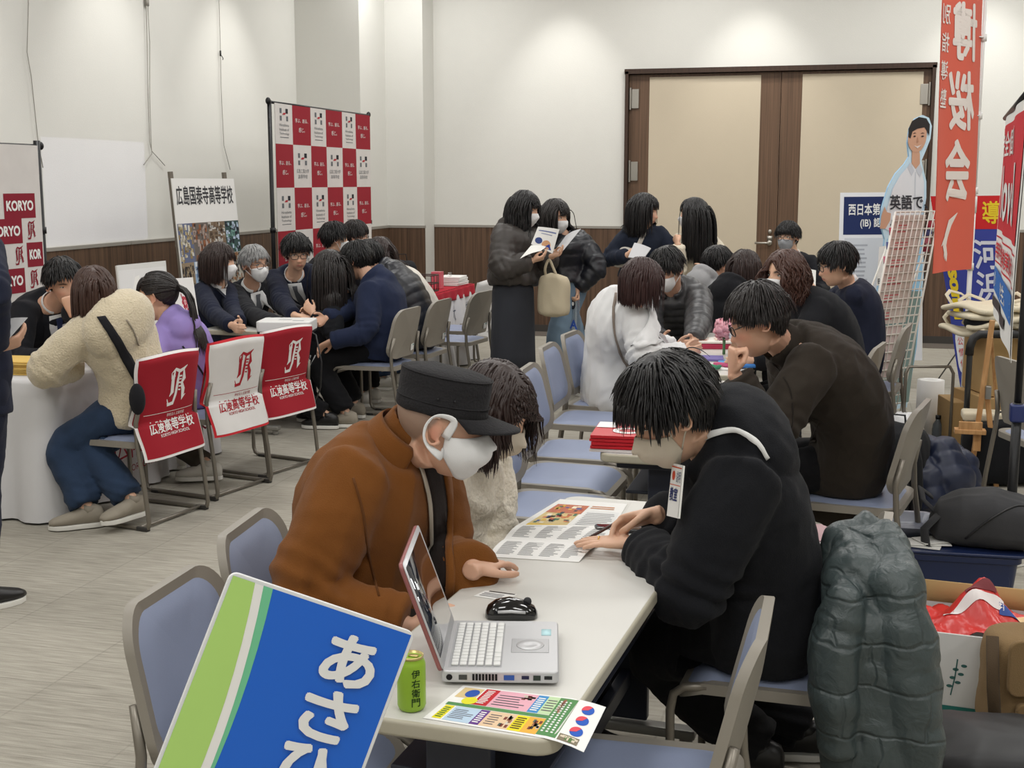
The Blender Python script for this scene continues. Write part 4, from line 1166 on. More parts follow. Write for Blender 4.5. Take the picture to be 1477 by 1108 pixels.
T_TOP = mat('table_laminate', (206, 204, 198), rough=.38, spec=.45, var=.015); T_EDGE = mat('table_edge', (176, 170, 152), rough=.5); T_LEG = mat('table_leg', (34, 38, 52), rough=.45); T_FOOT = mat('table_foot', (150, 148, 142), rough=.4, metal=.3)


def table(label, c, ang, L=1.8, w=.45, h=.70, group='folding tables'):
    """folding table, long axis at angle ang (degrees from +x)"""
    t = thing('folding_table', label, 'table', (c[0], c[1], 0), R_(ang), group)
    g = G(); P = rrect(L, w, .045); n = len(P); g.prism(P, h - .032, h - .0005, lambda u, v, z: (u, v, z)); o = part('tabletop', g, T_EDGE, t, world=False, bevel=.007, seg=3)
    g = G(); P = rrect(L - .014, w - .014, .04); g.prism(P, h - .003, h, lambda u, v, z: (u, v, z)); part('laminate_top', g, T_TOP, t, world=False, bevel=.001)
    for sx in (-1, 1):
        g = G(); x = sx * (L / 2 - .14); g.box((x, 0, .37), (.035, .13, .60)); g.box((x, 0, h - .055), (.05, .36, .04)); o = part('leg', g, T_LEG, t, world=False, bevel=.006)
        g = G(); g.box((x, 0, .045), (.055, .42, .03)); 
        for sy in (-1, 1): g.tube([(x, sy * .18, .0), (x, sy * .18, .035)], .02, 10)
        part('foot', g, T_FOOT, o, world=False, bevel=.008)
    g = G(); g.box((0, 0, .53), (L - .3, .30, .012)); g.box((0, 0, .20), (L - .3, .03, .05)); part('undershelf', g, T_LEG, t, world=False, bevel=.004)
    return t
# ------------------------------------------------------------------ chairs in the hall
chair('empty grey framed chair with blue pad, nearest the camera at left behind the blue sign', (-1.13, 2.34, 0), 2)
chair('blue padded chair under the man in the flat black cap', (-1.20, 2.86, 0), 6)
chair('chair under the woman in the cream knit cardigan', (-1.12, 3.38, 0), 0)
chair('empty chair in front at right with an orange sticker on its grey shell', (-.38, 2.44, 0), 180, sticker=((206, 120, 40), (120, 60, 30)))
c_hood = chair('chair under the man in the black hoodie, green down coat over its back', (-.13, 3.23, 0), 176)
chair('chair under the man in the dark brown jacket and glasses', (.06, 5.12, 0), 169)
chair('empty blue seat right behind the woman in the cream knit cardigan', (-1.06, 4.63, 0), -2)
chair('empty blue seat, second of the row running back along the tables', (-1.12, 5.15, 0), -2)
chair('empty blue seat beside the stack of red books', (-1.17, 5.67, 0), 2)
chair('blue seat half covered by the hem of the white shirt', (-1.26, 6.45, 0), 0)
chair('chair under the woman in the white shirt', (-1.26, 7.0, 0), -4)
chair('chair under the curly haired woman in black', (-.06, 6.95, 0), 170)
chair('chair under the man in the navy suit by the standee', (.12, 7.95, 0), 172)
k1 = chair('chair with a crimson cover, under the woman in the cream fleece', (-3.38, 5.50, 0), 171, 'chairs with printed school covers'); chair_cover(k1, 'red')
k2 = chair('chair with a white cover edged in red, behind the girl in the purple hoodie', (-3.33, 6.13, 0), 168, 'chairs with printed school covers'); chair_cover(k2, 'white')
k3 = chair('empty chair with a crimson cover, third from the camera of the covered ones', (-3.28, 6.66, 0), 166, 'chairs with printed school covers'); chair_cover(k3, 'red')
ST = ((225, 226, 224), (60, 150, 150))
chair('bare grey backed chair under the man in the navy hoodie', (-3.10, 8.15, 0), 176, 'bare grey backed chairs', ST)
chair('bare grey backed chair under the person in the black down jacket', (-3.08, 8.80, 0), 176, 'bare grey backed chairs', ST)
chair('bare grey backed chair behind the woman with brown hair and white top', (-2.98, 9.55, 0), 172, 'bare grey backed chairs', ST)
h1 = chair('chair with a white cover printed in grey, nearer of two by the red cloth table', (-3.15, 10.25, 0), 178, 'chairs with white covers by the red cloth table'); chair_cover(h1, 'hiroshima')
h2 = chair('chair with a white cover printed in grey, right behind the woman in the long coat', (-3.05, 10.85, 0), 178, 'chairs with white covers by the red cloth table'); chair_cover(h2, 'hiroshima')
table('folding table under the laptop and open booklet', (-.626, 2.86), 86.6, L=1.69)
table('folding table carrying the stack of red books', (-.60, 5.23), 90)
table('folding table piled with books and the pink flower', (-.67, 7.20), 90)
# ------------------------------------------------------------------ the cast
BLACKW = cloth('black_cotton', (25, 26, 30), var=.12); BLACKT = cloth('black_trouser', (19, 19, 22)); NAVYS = cloth('navy_suit', (33, 37, 54), var=.1); BLKS = cloth('black_suit', (28, 29, 34), var=.1)
SHOEB = mat('black_leather', (24, 23, 23), rough=.4); SHOEW = mat('white_trainer', (208, 205, 196), rough=.7); SHOEG = mat('grey_trainer', (150, 142, 128), rough=.8); DENIM = cloth('denim', (44, 60, 84), bump=.3, var=.25, vscale=14); DENIML = cloth('pale_denim', (118, 140, 160), bump=.3, var=.2)
TIE_G = cloth('tie_grey', (96, 98, 104)); TIE_N = cloth('tie_navy', (44, 52, 84)); GLASSF = mat('glasses_frame', (22, 21, 22), rough=.3)
P = {}

# man in brown jacket and black cap
BROWN = cloth('brown_wool', (116, 70, 28), rough=.95, bump=.3, bscale=420, var=.10, sheen=.08)
f = Fig(hip=(-1.12, 2.86, .55), neck=at(585, 640, 3.02), head=at(641, 610, 2.96), yaw=2, syaw=-12, face=(11, 9, 0), bulk=1.02,
        R=dict(w=at(588, 905, 2.76), pose='rest', pole=(-.3, -.5, -.9)), L=dict(w=onz(684, 822, .742), d=(.25, .95, -.05), n=(0, 0, -1), pose='rest', pole=(-.2, .3, -1)), hunch=.45)
P['cap'] = person('man in a brown wool jacket, black cap and white mask leaning over the near table', f, 'mid', near=True, top=dict(m=BROWN, r=(.092, .080, .064), infl=.038, hem=-.2, fold=.010, ff=10, cuff=.062), collar=.085,
                  bottom=dict(m=cloth('dark_khaki', (52, 47, 42))), shoes=SHOEB, mask=('urethane', MASKW), stubble=(128, 112, 100), eye=.0022, seed=11, lips=None)
# woman in cream knit behind him
KNIT = mat('cream_knit', (234, 226, 210), rough=.95, bump=.9, bscale=75, var=.12, vscale=70, sheen=.3)
f = Fig(hip=(-1.08, 3.38, .52), neck=at(688, 650, 3.55), head=at(715, 590, 3.48), yaw=-10, face=(-14, 30, 4), sex='f', k=.97, L=dict(w=at(742, 838, 3.42), pose='rest', pole=(-.2, .4, -1)), R=dict(w=at(706, 838, 3.30), pose='rest', pole=(-.3, -.4, -1)))
P['knit'] = person('woman in a cream knit cardigan and beige mask seated beside the man in the cap', f, 'light', near=True, top=dict(m=KNIT, r=(.078, .070, .060), infl=.026, fold=.010, ff=24, end=.98), bottom=dict(m=BLACKT), shoes=SHOEB,
                   hair=dict(m=HAIR_DARKBROWN, style="long", n=1500, wd=.0034, length=.20, curl=.003, part_x=.01, fr_len=.05), mask=('beak', MASKB), seed=12)
# man in black hoodie
f = Fig(hip=(-.17, 3.20, .53), neck=at(1022, 640, 3.05), head=at(966, 592, 2.99), yaw=184, syaw=200, face=(196, 34, -3), bulk=1.0,
        L=dict(w=onz(918, 783, .738), d=(-.96, -.05, -.02), n=(0, 0, -1), pose='flat', pole=(.3, -.7, -.9)), R=dict(w=onz(945, 742, .80), d=(-.93, -.12, -.28), n=(-.2, -.6, -.75), pose='pen', pole=(.3, .5, -.8)),
        feet=(onz(1092, 1078, .09), onz(1160, 1052, .09)), toe=(176, 186), hunch=.22)
P['hood'] = person('man in a black hoodie and beige mask pointing with a pencil at the open booklet', f, 'light', near=True, top=dict(m=BLACKW, r=(.094, .080, .060), infl=.028, hem=-.2, fold=.012, ff=11, cuff=.050), hood=.150,
                   bottom=dict(m=BLACKT, r=(.112, .095, .080), end=.98), shoes=SHOEB, hair=dict(m=HAIR_BLACK, style='short', n=2400, wd=.0030, length=.062, lift=.024, fr_len=.070, messy=.62), mask=('beak', MASKB), eye=.003, neckskin='collar', seed=13, lips=None)
# man in dark brown jacket
DKBR = cloth('dark_brown_suit', (50, 44, 38), var=.12, bscale=420)
f = Fig(hip=(.03, 5.14, .54), neck=at(1138, 508, 4.72), head=at(1092, 462, 4.60), yaw=182, syaw=196, face=(192, 22, 0), bulk=1.08,
        L=dict(w=at(1058, 538, 4.50), d=(-.05, -.1, 1), n=(.9, .4, .1), pose='fist', pole=(-.4, -.4, -1)), R=dict(w=onz(1052, 592, .735), d=(-.9, .1, 0), n=(0, 0, -1), pose='rest'), hunch=.45)
P['brown'] = person('man in a dark brown jacket and black glasses holding a fist to his mouth', f, 'mid', near=True, top=dict(m=DKBR, r=(.088, .074, .058), infl=.032, hem=-.28, fold=.012, ff=11, cuff=.058), collar=.065, bottom=dict(m=BLACKT), shoes=SHOEB,
                    hair=dict(m=HAIR_SOFT, style='short', n=2200, wd=.0030, length=.055, lift=.020, fr_len=.05, messy=.40), specs=GLASSF, eye=.004, seed=14, lips=(168, 100, 90))
# white shirt woman
WSH = cloth('crisp_white_shirt', (226, 226, 226), bump=.12, var=.02)
f = Fig(hip=(-1.24, 7.0, .53), neck=at(905, 440, 6.95), head=at(927, 408, 6.75), yaw=15, syaw=40, face=(25, 25, 0), sex='f', k=1.0, R=dict(w=onz(985, 510, .74), pose='rest'), L=dict(w=onz(975, 500, .74), pose='rest'), hunch=.4)
P['wshirt'] = person('woman in a loose white shirt with red brown bob seen from behind', f, 'light', top=dict(m=WSH, r=(.090, .085, .06), infl=.050, hem=-.24, flare=.12, fold=.015, ff=12, drape=True), bottom=dict(m=BLACKT), shoes=SHOEB,
                     hair=dict(m=HAIR_REDBROWN, style='bob', n=850, length=.19), mask=('surgical', MASKW), seed=15)
# man with mask and grey down jacket
f = Fig(hip=(-1.0, 8.2, .53), neck=at(972, 430, 7.95), head=at(962, 388, 7.75), yaw=-95, face=(-120, 30, 0), R=dict(w=at(955, 490, 7.55), pose='rest'), L=dict(w=onz(1000, 492, .74), pose='rest'))
PUFFG = mat('charcoal_nylon', (62, 62, 64), rough=.45, spec=.5, var=.1)
P['puff'] = person('man in a charcoal down jacket and white mask bending over the flower table', f, 'mid', top=dict(m=PUFFG, r=(.082, .075, .055), infl=.035, puff=.010, pitch=.06), bottom=dict(m=BLACKT), collar=.05, hair=dict(m=HAIR_BLACK, style='short', n=850, lift=.018, fr_len=.06), mask=('surgical', MASKW), eye=.003, neckskin='collar', seed=16)
# curly haired woman
f = Fig(hip=(-.02, 6.95, .53), neck=at(1160, 442, 6.85), head=at(1131, 396, 6.72), yaw=178, syaw=200, face=(228, 4, 0), sex='f', L=dict(w=onz(1085, 520, .74), pose='rest'), R=dict(w=onz(1085, 500, .74), pose='rest'), hunch=.45, bulk=1.1)
P['curly'] = person('woman with brown curls, white mask and black top looking left', f, 'light', top=dict(m=BLACKW, r=(.080, .07, .055), infl=.03, hem=-.2), bottom=dict(m=BLACKT), shoes=SHOEB, hair=dict(m=HAIR_CURLY, style='curly', n=850, length=.22, curl=.009, fringe=False, part_x=.0, facew=.078), mask=('surgical', MASKW), eye=True, seed=17)
# suit man right
f = Fig(hip=(.10, 7.95, .54), neck=at(1222, 408, 7.70), head=at(1206, 381, 7.62), yaw=185, syaw=190, face=(196, 14, 0), L=dict(w=onz(1150, 470, .74), pose='rest'), R=dict(w=onz(1140, 460, .74), pose='rest'))
P['suitr'] = person('man in a navy suit and glasses facing left in front of the white poster board', f, 'light', top=dict(m=NAVYS, hem=-.24, collar=.04, r=(.072, .062, .05), infl=.02), bottom=dict(m=NAVYS), shoes=SHOEB, hair=dict(m=HAIR_BLACK, style='short', n=850, lift=.018, length=.065), specs=GLASSF, eye=True, neckskin='collar', seed=18)
# black hooded jacket, kid in grey
f = Fig(hip=(-.72, 8.75, .52), neck=at(1052, 425, 8.6), head=at(1076, 388, 8.75), yaw=70, syaw=60, face=(50, 8, 0), sex='f', L=dict(w=(-.72, 9.1, .74)), R=dict(w=(-.4, 9.05, .74)))
P['bhood'] = person('person in a black hooded jacket with dark brown hair, back turned, beyond the flower table', f, 'light', top=dict(m=BLACKW, r=(.085, .075, .055), infl=.035, hem=-.2), hood=.11, bottom=dict(m=BLACKT), shoes=SHOEB, hair=dict(m=HAIR_DARKBROWN, style='bob', n=850, length=.24), seed=19)
f = Fig(hip=(-1.02, 9.15, .50), neck=at(1013, 408, 9.1), head=at(1036, 381, 9.2), yaw=60, face=(40, 10, 0), k=.9, R=dict(w=at(1016, 398, 9.35), pole=(.3, -.5, -.8)), L=dict(w=(-.95, 9.5, .74)))
P['kid'] = person('person in a light grey hoodie half hidden behind the black hooded jacket', f, 'light', top=dict(m=cloth('grey_marl', (158, 158, 160)), r=(.072, .062, .05), infl=.022), hood=.09, bottom=dict(m=BLACKT), hair=dict(m=HAIR_BLACK, style='short', n=850, lift=.016), seed=20)
# man with grey mask at the far table
f = Fig(hip=(-.42, 11.35, .53), neck=at(1145, 376, 11.1), head=at(1136, 341, 11.0), yaw=-95, face=(-112, 6, 0), L=dict(w=(-.25, 10.95, .76)), R=dict(w=(-.6, 10.95, .76)))
P['gmask'] = person('man in a dark suit with grey mask seated facing us before the double doors', f, 'light', top=dict(m=BLKS, r=(.07, .06, .05), infl=.018), bottom=dict(m=BLKS), shoes=SHOEB, hair=dict(m=HAIR_BLACK, style='short', n=850, lift=.015), mask=('surgical', cloth('mask_grey', (150, 152, 156), bump=.1)), specs=mat('thin_frame', (90, 86, 84), metal=.6, rough=.3), eye=True, shirt=SHIRT, tie=TIE_N, seed=21)
f = Fig(hip=(-1.02, 11.2, .53), neck=at(1030, 372, 11.05), head=at(1014, 338, 11.0), yaw=-90, face=(-100, 10, 0))
P['hid'] = person('person in dark navy seated behind the girl in the cream jumper', f, 'mid', top=dict(m=NAVYS, r=(.07, .06, .05), infl=.018), bottom=dict(m=NAVYS), hair=dict(m=HAIR_BLACK, style='short', n=850), seed=22)
# two girls talking near the doors
f = Fig(hip=at(922, 405, 10.05), neck=at(930, 327, 10.0), head=at(930, 303, 9.97), yaw=-70, face=(-5, 12, 0), sex='f', k=.94, hunch=.05, feet=((-1.62, 9.9, .085), (-1.45, 9.95, .085)), toe=(-80, -70), knee=(at(915, 455, 9.95), at(932, 455, 9.95)),
        R=dict(w=at(905, 368, 9.82), d=(.9, -.3, .3), n=(.3, .8, .2), pose='hold', pole=(-.6, -.2, -.8)), L=dict(w=at(948, 395, 9.9), pole=(.5, -.2, -.8)))
DKDEN = cloth('dark_denim_jacket', (34, 40, 54), var=.3, vscale=18)
P['denim'] = person('girl in a dark denim jacket turned in profile, holding grey papers by the door', f, 'light', top=dict(m=DKDEN, r=(.075, .066, .055), infl=.03, hem=.05, cuff=.05), collar=.04, bottom=dict(m=BLACKT), shoes=SHOEB, hair=dict(m=HAIR_BLACK, style='long', n=850, length=.27, part_x=.0), eye=True, seed=23)
f = Fig(hip=at(1003, 412, 10.1), neck=at(1003, 338, 10.05), head=at(999, 309, 10.02), yaw=120, face=(165, 2, 0), sex='f', k=.95, hunch=.05, feet=((-1.15, 10.05, .085), (-.98, 10.05, .085)), toe=(120, 110), knee=(at(996, 460, 10.1), at(1010, 460, 10.1)),
        L=dict(w=at(978, 352, 9.85), d=(-.4, .5, .6), pose='fist', pole=(0, -.6, -.8)), R=dict(w=at(1022, 395, 10.2)))
P['cream'] = person('girl in a cream jumper with long straight black hair seen from behind', f, 'light', top=dict(m=cloth('cream_jumper', (226, 216, 196), bump=.5, bscale=120), r=(.078, .07, .055), infl=.03, hem=-.02), bottom=dict(m=BLACKT), shoes=SHOEB, hair=dict(m=HAIR_BLACK, style='long', n=850, length=.44, fringe=True), mask=('surgical', MASKW), seed=24)
# two women standing in the middle
f = Fig(hip=at(740, 402, 9.35), neck=at(748, 328, 9.38), head=at(758, 301, 9.36), yaw=-20, syaw=-30, face=(-12, 14, 0), sex='f', k=.98, hunch=.08, feet=((-2.36, 9.0, .085), (-2.30, 9.18, .085)), toe=(-20, -10), knee=(at(735, 475, 9.3), at(750, 475, 9.35)),
        R=dict(w=at(768, 376, 9.12), d=(.9, .2, .25), n=(-.2, .4, .9), pose='hold', pole=(-.5, -.4, -.8)), L=dict(w=at(796, 370, 9.3), d=(.8, -.2, .3), n=(-.3, -.4, .8), pose='hold', pole=(.3, .2, -.9)))
PUFFB = mat('taupe_nylon', (58, 53, 50), rough=.5, spec=.5, var=.1); PUFFK = mat('black_nylon', (24, 26, 34), rough=.4, spec=.5, var=.1)
P['long'] = person('woman in a dark down coat and long skirt reading papers, tote on arm', f, 'light', top=dict(m=PUFFB, r=(.105, .095, .06), infl=.060, hem=-.12, puff=.012, pitch=.16, fold=.008, cuff=.045), hood=.12, bottom=dict(m=BLACKT), shoes=SHOEB, hair=dict(m=HAIR_BLACK, style='long', n=850, length=.30, curl=.003), mask=('surgical', MASKW), eye=True, seed=25)
fL = f
g = G(); a = np.arange(32) * 2 * math.pi / 32; b0 = V3(f.hip)
g.loft([V3((b0[0] + dx, b0[1] + dy, z)) + np.outer(np.cos(a) * w, f.Rt) + np.outer(np.sin(a) * d, f.F) for z, w, d, dx, dy in ((1.0, .15, .12, 0, 0), (.85, .175, .145, 0, 0), (.6, .185, .15, 0, 0), (.4, .19, .155, 0, 0), (.27, .195, .16, 0, 0), (.27, .185, .15, 0, 0), (.6, .17, .14, 0, 0))])
o = part('long_skirt', g, cloth('charcoal_wool', (52, 54, 60)), P['long']['root'])
f = Fig(hip=at(816, 408, 9.75), neck=at(812, 338, 9.75), head=at(802, 312, 9.72), yaw=-60, face=(-25, 12, 0), sex='f', k=.97, hunch=.05, feet=((-2.16, 9.48, .085), (-2.0, 9.62, .085)), toe=(-70, -40), knee=(at(806, 480, 9.65), at(826, 480, 9.75)),
        R=dict(w=at(790, 380, 9.52), d=(.5, -.3, .6), n=(.3, .8, .2), pose='hold', pole=(-.5, .3, -.9)), L=dict(w=at(832, 418, 9.66), d=(.1, -.2, -1), pose='grip', pole=(.9, -.1, -.4)))
P['jean'] = person('woman in a cropped black down jacket and pale jeans carrying a clear bag', f, 'light', top=dict(m=PUFFK, r=(.098, .088, .055), infl=.050, hem=.02, puff=.012, pitch=.09, cuff=.045), collar=.05, bottom=dict(m=DENIML, r=(.105, .095, .09), end=.98), shoes=mat('tan_leather', (120, 78, 48), rough=.5), hair=dict(m=HAIR_SOFT, style='long', n=850, length=.36, curl=.003), mask=('surgical', MASKW), eye=True, seed=26)
fJ = f
# ---- left side: school booths along the wall
f = Fig(hip=(-3.22, 4.10, .94), neck=(-3.24, 4.10, 1.47), head=(-3.24, 4.12, 1.65), yaw=75, face=(75, 10, 0), hunch=.02, R=dict(w=at(-8, 502, 4.60), d=(.6, .6, .2), n=(-.6, .3, .7), pose='hold', pole=(.6, -.7, -.5)), L=dict(w=at(-60, 500, 4.7)), feet=((-3.42, 4.1, .085), (-3.20, 4.06, .085)), toe=(85, 65), knee=((-3.42, 4.12, .5), (-3.21, 4.12, .5)))
P['edge'] = person('man in a navy suit cut off at the left edge, holding a paper', f, 'mid', top=dict(m=NAVYS, r=(.075, .064, .052), infl=.022, hem=-.3), bottom=dict(m=NAVYS), shoes=SHOEB, hair=dict(m=HAIR_BLACK, style='short', n=850), shirt=SHIRT, tie=TIE_N, seed=27)
f = Fig(hip=(-4.45, 6.40, .53), neck=at(72, 448, 7.0), head=at(93, 408, 6.85), yaw=-20, face=(-38, 14, 8), bulk=1.1, L=dict(w=at(105, 452, 6.6), d=(-.2, -.1, 1), n=(-.5, .7, .1), pose='fist', pole=(.3, -.2, -1)), R=dict(w=onz(75, 515, .74), d=(.9, -.1, 0), n=(0, 0, -1), pose='rest'), hunch=.3)
P['smile'] = person('man in a black suit smiling behind his hand at the white cloth table', f, 'mid', top=dict(m=BLKS, r=(.08, .068, .055), infl=.025), bottom=dict(m=BLKS), hair=dict(m=HAIR_BLACK, style='short', n=850, lift=.02, fringe=False, length=.045), eye=.0035, shirt=SHIRT, tie=TIE_N, seed=28)
FLEECE = mat('fleece', (214, 200, 172), rough=1.0, bump=.8, bscale=110, var=.1, vscale=80, sheen=.5)
f = Fig(hip=(-3.38, 5.52, .55), neck=at(150, 458, 6.05), head=at(137, 424, 6.05), yaw=172, syaw=152, face=(135, 12, -10), sex='f', k=1.02, L=dict(w=onz(108, 530, .75), d=(-.6, .6, 0), pose='rest', pole=(-.5, -.8, -.4)), R=dict(w=onz(140, 512, .75), pose='rest'), feet=(onz(126, 735, .09), onz(190, 722, .13)), toe=(215, 250), hunch=.25, legk=.82)
P['fleece'] = person('woman in a cream fleece hoodie and jeans with black shoulder strap on crimson chair', f, 'light', top=dict(m=FLEECE, r=(.088, .082, .068), infl=.042, hem=-.08, fold=.007), hood=.165, bottom=dict(m=DENIM, r=(.106, .084, .074), infl=.020), shoes=SHOEG, hair=dict(m=HAIR_BROWN, style='bob', n=850, length=.165), seed=29)
fF = f
PURP = cloth('purple_cotton', (150, 133, 194), bump=.15)
f = Fig(hip=(-3.43, 6.22, .50), neck=at(244, 470, 6.80), head=at(226, 428, 6.80), yaw=165, syaw=165, face=(188, 8, 0), sex='f', k=.92, L=dict(w=onz(205, 512, .74), pole=(.2, -.8, -.8)), R=dict(w=onz(215, 500, .74)), feet=(onz(250, 655, .09), onz(300, 670, .10)), toe=(180, 200))
P['purple'] = person('girl in a purple hoodie with a long dark ponytail facing left', f, 'light', top=dict(m=PURP, r=(.080, .072, .058), infl=.032, hem=-.22), hood=.095, bottom=dict(m=cloth('olive_shorts', (74, 68, 60))), shoes=SHOEW, hair=dict(m=HAIR_SOFT, style='pony', n=850, length=.40, fr_len=.08), eye=.005, seed=30)
f = Fig(hip=(-4.30, 8.02, .53), neck=at(314, 408, 8.8), head=at(318, 377, 8.75), yaw=-15, face=(5, 6, 0), sex='f', L=dict(w=onz(345, 465, .74)), R=dict(w=onz(335, 470, .74)))
P['nav'] = person('woman in a navy jacket and white mask with short black bob at the projector table', f, 'light', top=dict(m=NAVYS, r=(.07, .06, .05), infl=.02), bottom=dict(m=NAVYS), hair=dict(m=HAIR_DARKBROWN, style='bob', n=850, length=.21), mask=('surgical', MASKW), shirt=SHIRT, eye=True, seed=31)
f = Fig(hip=(-4.22, 8.45, .53), neck=at(362, 412, 9.1), head=at(368, 380, 9.02), yaw=-20, face=(-25, 6, 4), R=dict(w=onz(400, 468, .75), d=(.9, -.2, 0), n=(0, 0, -1), pose='flat'), L=dict(w=onz(430, 452, .75), d=(.9, .1, 0), n=(0, 0, -1), pose='flat'))
P['grey'] = person('grey haired man in a black suit with glasses and white mask', f, 'mid', top=dict(m=BLKS, r=(.074, .064, .052), infl=.022), bottom=dict(m=BLKS), hair=dict(m=HAIR_GREY, style='short', n=850, lift=.013, length=.05, fr_len=.045), mask=('surgical', MASKW), specs=mat('thin_frame', (90, 86, 84)), shirt=SHIRT, tie=TIE_G, eye=True, brow=(110, 108, 106), seed=32)
f = Fig(hip=(-3.95, 9.0, .54), neck=at(423, 402, 9.3), head=at(428, 364, 9.2), yaw=-60, face=(-55, 14, 4), R=dict(w=onz(425, 455, .75), d=(.8, -.3, 0), n=(0, 0, -1), pose='rest'), L=dict(w=at(452, 446, 8.95), d=(.8, -.2, .25), n=(-.1, -.2, -1), pose='relaxed'))
P['young'] = person('young man in a navy suit with black glasses, bare faced, talking at the projector table', f, 'light', top=dict(m=NAVYS, r=(.076, .066, .053), infl=.024), bottom=dict(m=NAVYS), hair=dict(m=HAIR_BLACK, style='short', n=850, lift=.022, fr_len=.075), specs=GLASSF, shirt=SHIRT, tie=TIE_G, eye=True, seed=33)
f = Fig(hip=(-3.47, 8.12, .54), neck=at(492, 420, 8.72), head=at(474, 388, 8.70), yaw=178, face=(165, 16, -6), sex='f', k=.95, L=dict(w=at(452, 452, 8.55), pole=(.3, -.4, -.9)), R=dict(w=onz(452, 455, .74)), feet=(onz(472, 600, .09), onz(460, 592, .09)))
P['girl'] = person('girl with long black hair in a black jumper leaning over the projector table', f, 'light', top=dict(m=BLACKW, r=(.07, .062, .05), infl=.022), bottom=dict(m=BLACKT, r=(.10, .085, .075)), shoes=SHOEB, hair=dict(m=HAIR_SOFT, style='long', n=850, length=.42), seed=34)
NAVYH = cloth('navy_fleece', (34, 42, 66), var=.1)
f = Fig(hip=(-3.08, 8.18, .55), neck=at(538, 408, 8.75), head=at(514, 376, 8.8), yaw=180, syaw=190, face=(170, 22, 0), bulk=1.12, L=dict(w=at(478, 492, 8.45), d=(-.8, -.1, -.45), n=(.1, -.4, -.9), pose='relaxed', pole=(.7, -.4, -.8)), R=dict(w=onz(470, 460, .74)), feet=(onz(500, 598, .09), onz(512, 585, .09)), toe=(190, 175), hunch=.3)
P['navyh'] = person('man in a navy hooded fleece sitting on the nearest bare grey chair', f, 'mid', top=dict(m=NAVYH, r=(.088, .076, .058), infl=.036, hem=-.22), hood=.11, bottom=dict(m=BLACKT, r=(.11, .09, .075)), shoes=SHOEG, hair=dict(m=HAIR_BLACK, style='short', n=850, lift=.016), seed=35)
f = Fig(hip=(-3.05, 8.80, .55), neck=at(556, 398, 9.35), head=at(530, 372, 9.4), yaw=178, face=(165, 15, 0), bulk=1.0, hunch=.3)
P['blkj'] = person('person in a black down jacket seated behind the man in the navy fleece', f, 'mid', top=dict(m=PUFFK, r=(.088, .078, .058), infl=.036, hem=-.2, puff=.006), hood=.1, bottom=dict(m=BLACKT), shoes=SHOEW, hair=dict(m=HAIR_BLACK, style='short', n=850), seed=36)
f = Fig(hip=(-3.18, 9.5, .53), neck=at(558, 390, 10.0), head=at(547, 366, 10.0), yaw=170, face=(150, 10, 0), sex='f', k=.92, bulk=.9)
P['brn'] = person('woman with long brown hair and a white top seen from behind near the checked backdrop', f, 'light', top=dict(m=cloth('white_knit', (220, 214, 204)), r=(.08, .07, .055), infl=.028, hem=-.2), bottom=dict(m=DENIM), shoes=SHOEW, hair=dict(m=HAIR_DARKBROWN, style='long', n=850, length=.34), seed=37)
f = Fig(hip=(-4.25, 9.85, .54), neck=at(478, 378, 10.6), head=at(484, 344, 10.55), yaw=-5, face=(35, 6, 0), bulk=1.05)
P['bk1'] = person('man with thick black hair seated right before the checked backdrop', f, 'light', top=dict(m=BLKS, r=(.076, .066, .053), infl=.024), bottom=dict(m=BLKS), hair=dict(m=HAIR_BLACK, style='short', n=850, lift=.024), mask=('surgical', MASKW), neckskin='collar', seed=38)
f = Fig(hip=(-4.15, 10.4, .53), neck=at(508, 372, 11.0), head=at(514, 340, 10.95), yaw=-5, face=(15, 8, 0))
P['bk2'] = person('man in glasses and mask at the right edge of the checked backdrop', f, 'mid', top=dict(m=BLKS, r=(.074, .064, .052), infl=.022), bottom=dict(m=BLKS), hair=dict(m=HAIR_SOFT, style='short', n=850, lift=.014), mask=('surgical', MASKW), specs=mat('thin_frame', (90, 86, 84)), eye=True, neckskin='collar', seed=39)
# ------------------------------------------------------------------ small helpers for things
PAPER = mat('paper', (232, 231, 226), rough=.85); INK = flat((60, 60, 64)); GREYINK = flat((150, 150, 152)); WHITE = flat((236, 235, 232)); RED = flat((190, 34, 44)); CRIM = flat((150, 30, 44)); BLKP = mat('black_plastic', (26, 26, 28), rough=.45); BLKM = mat('black_pole', (28, 28, 30), rough=.4, metal=.3)
CAMP = V3((0, 0, CAM_H))


def tree_of(o, off): return BVHTree.FromPolygons([Vector(c) + Vector(off) for c in coords(o.data)], [tuple(p.vertices) for p in o.data.polygons])


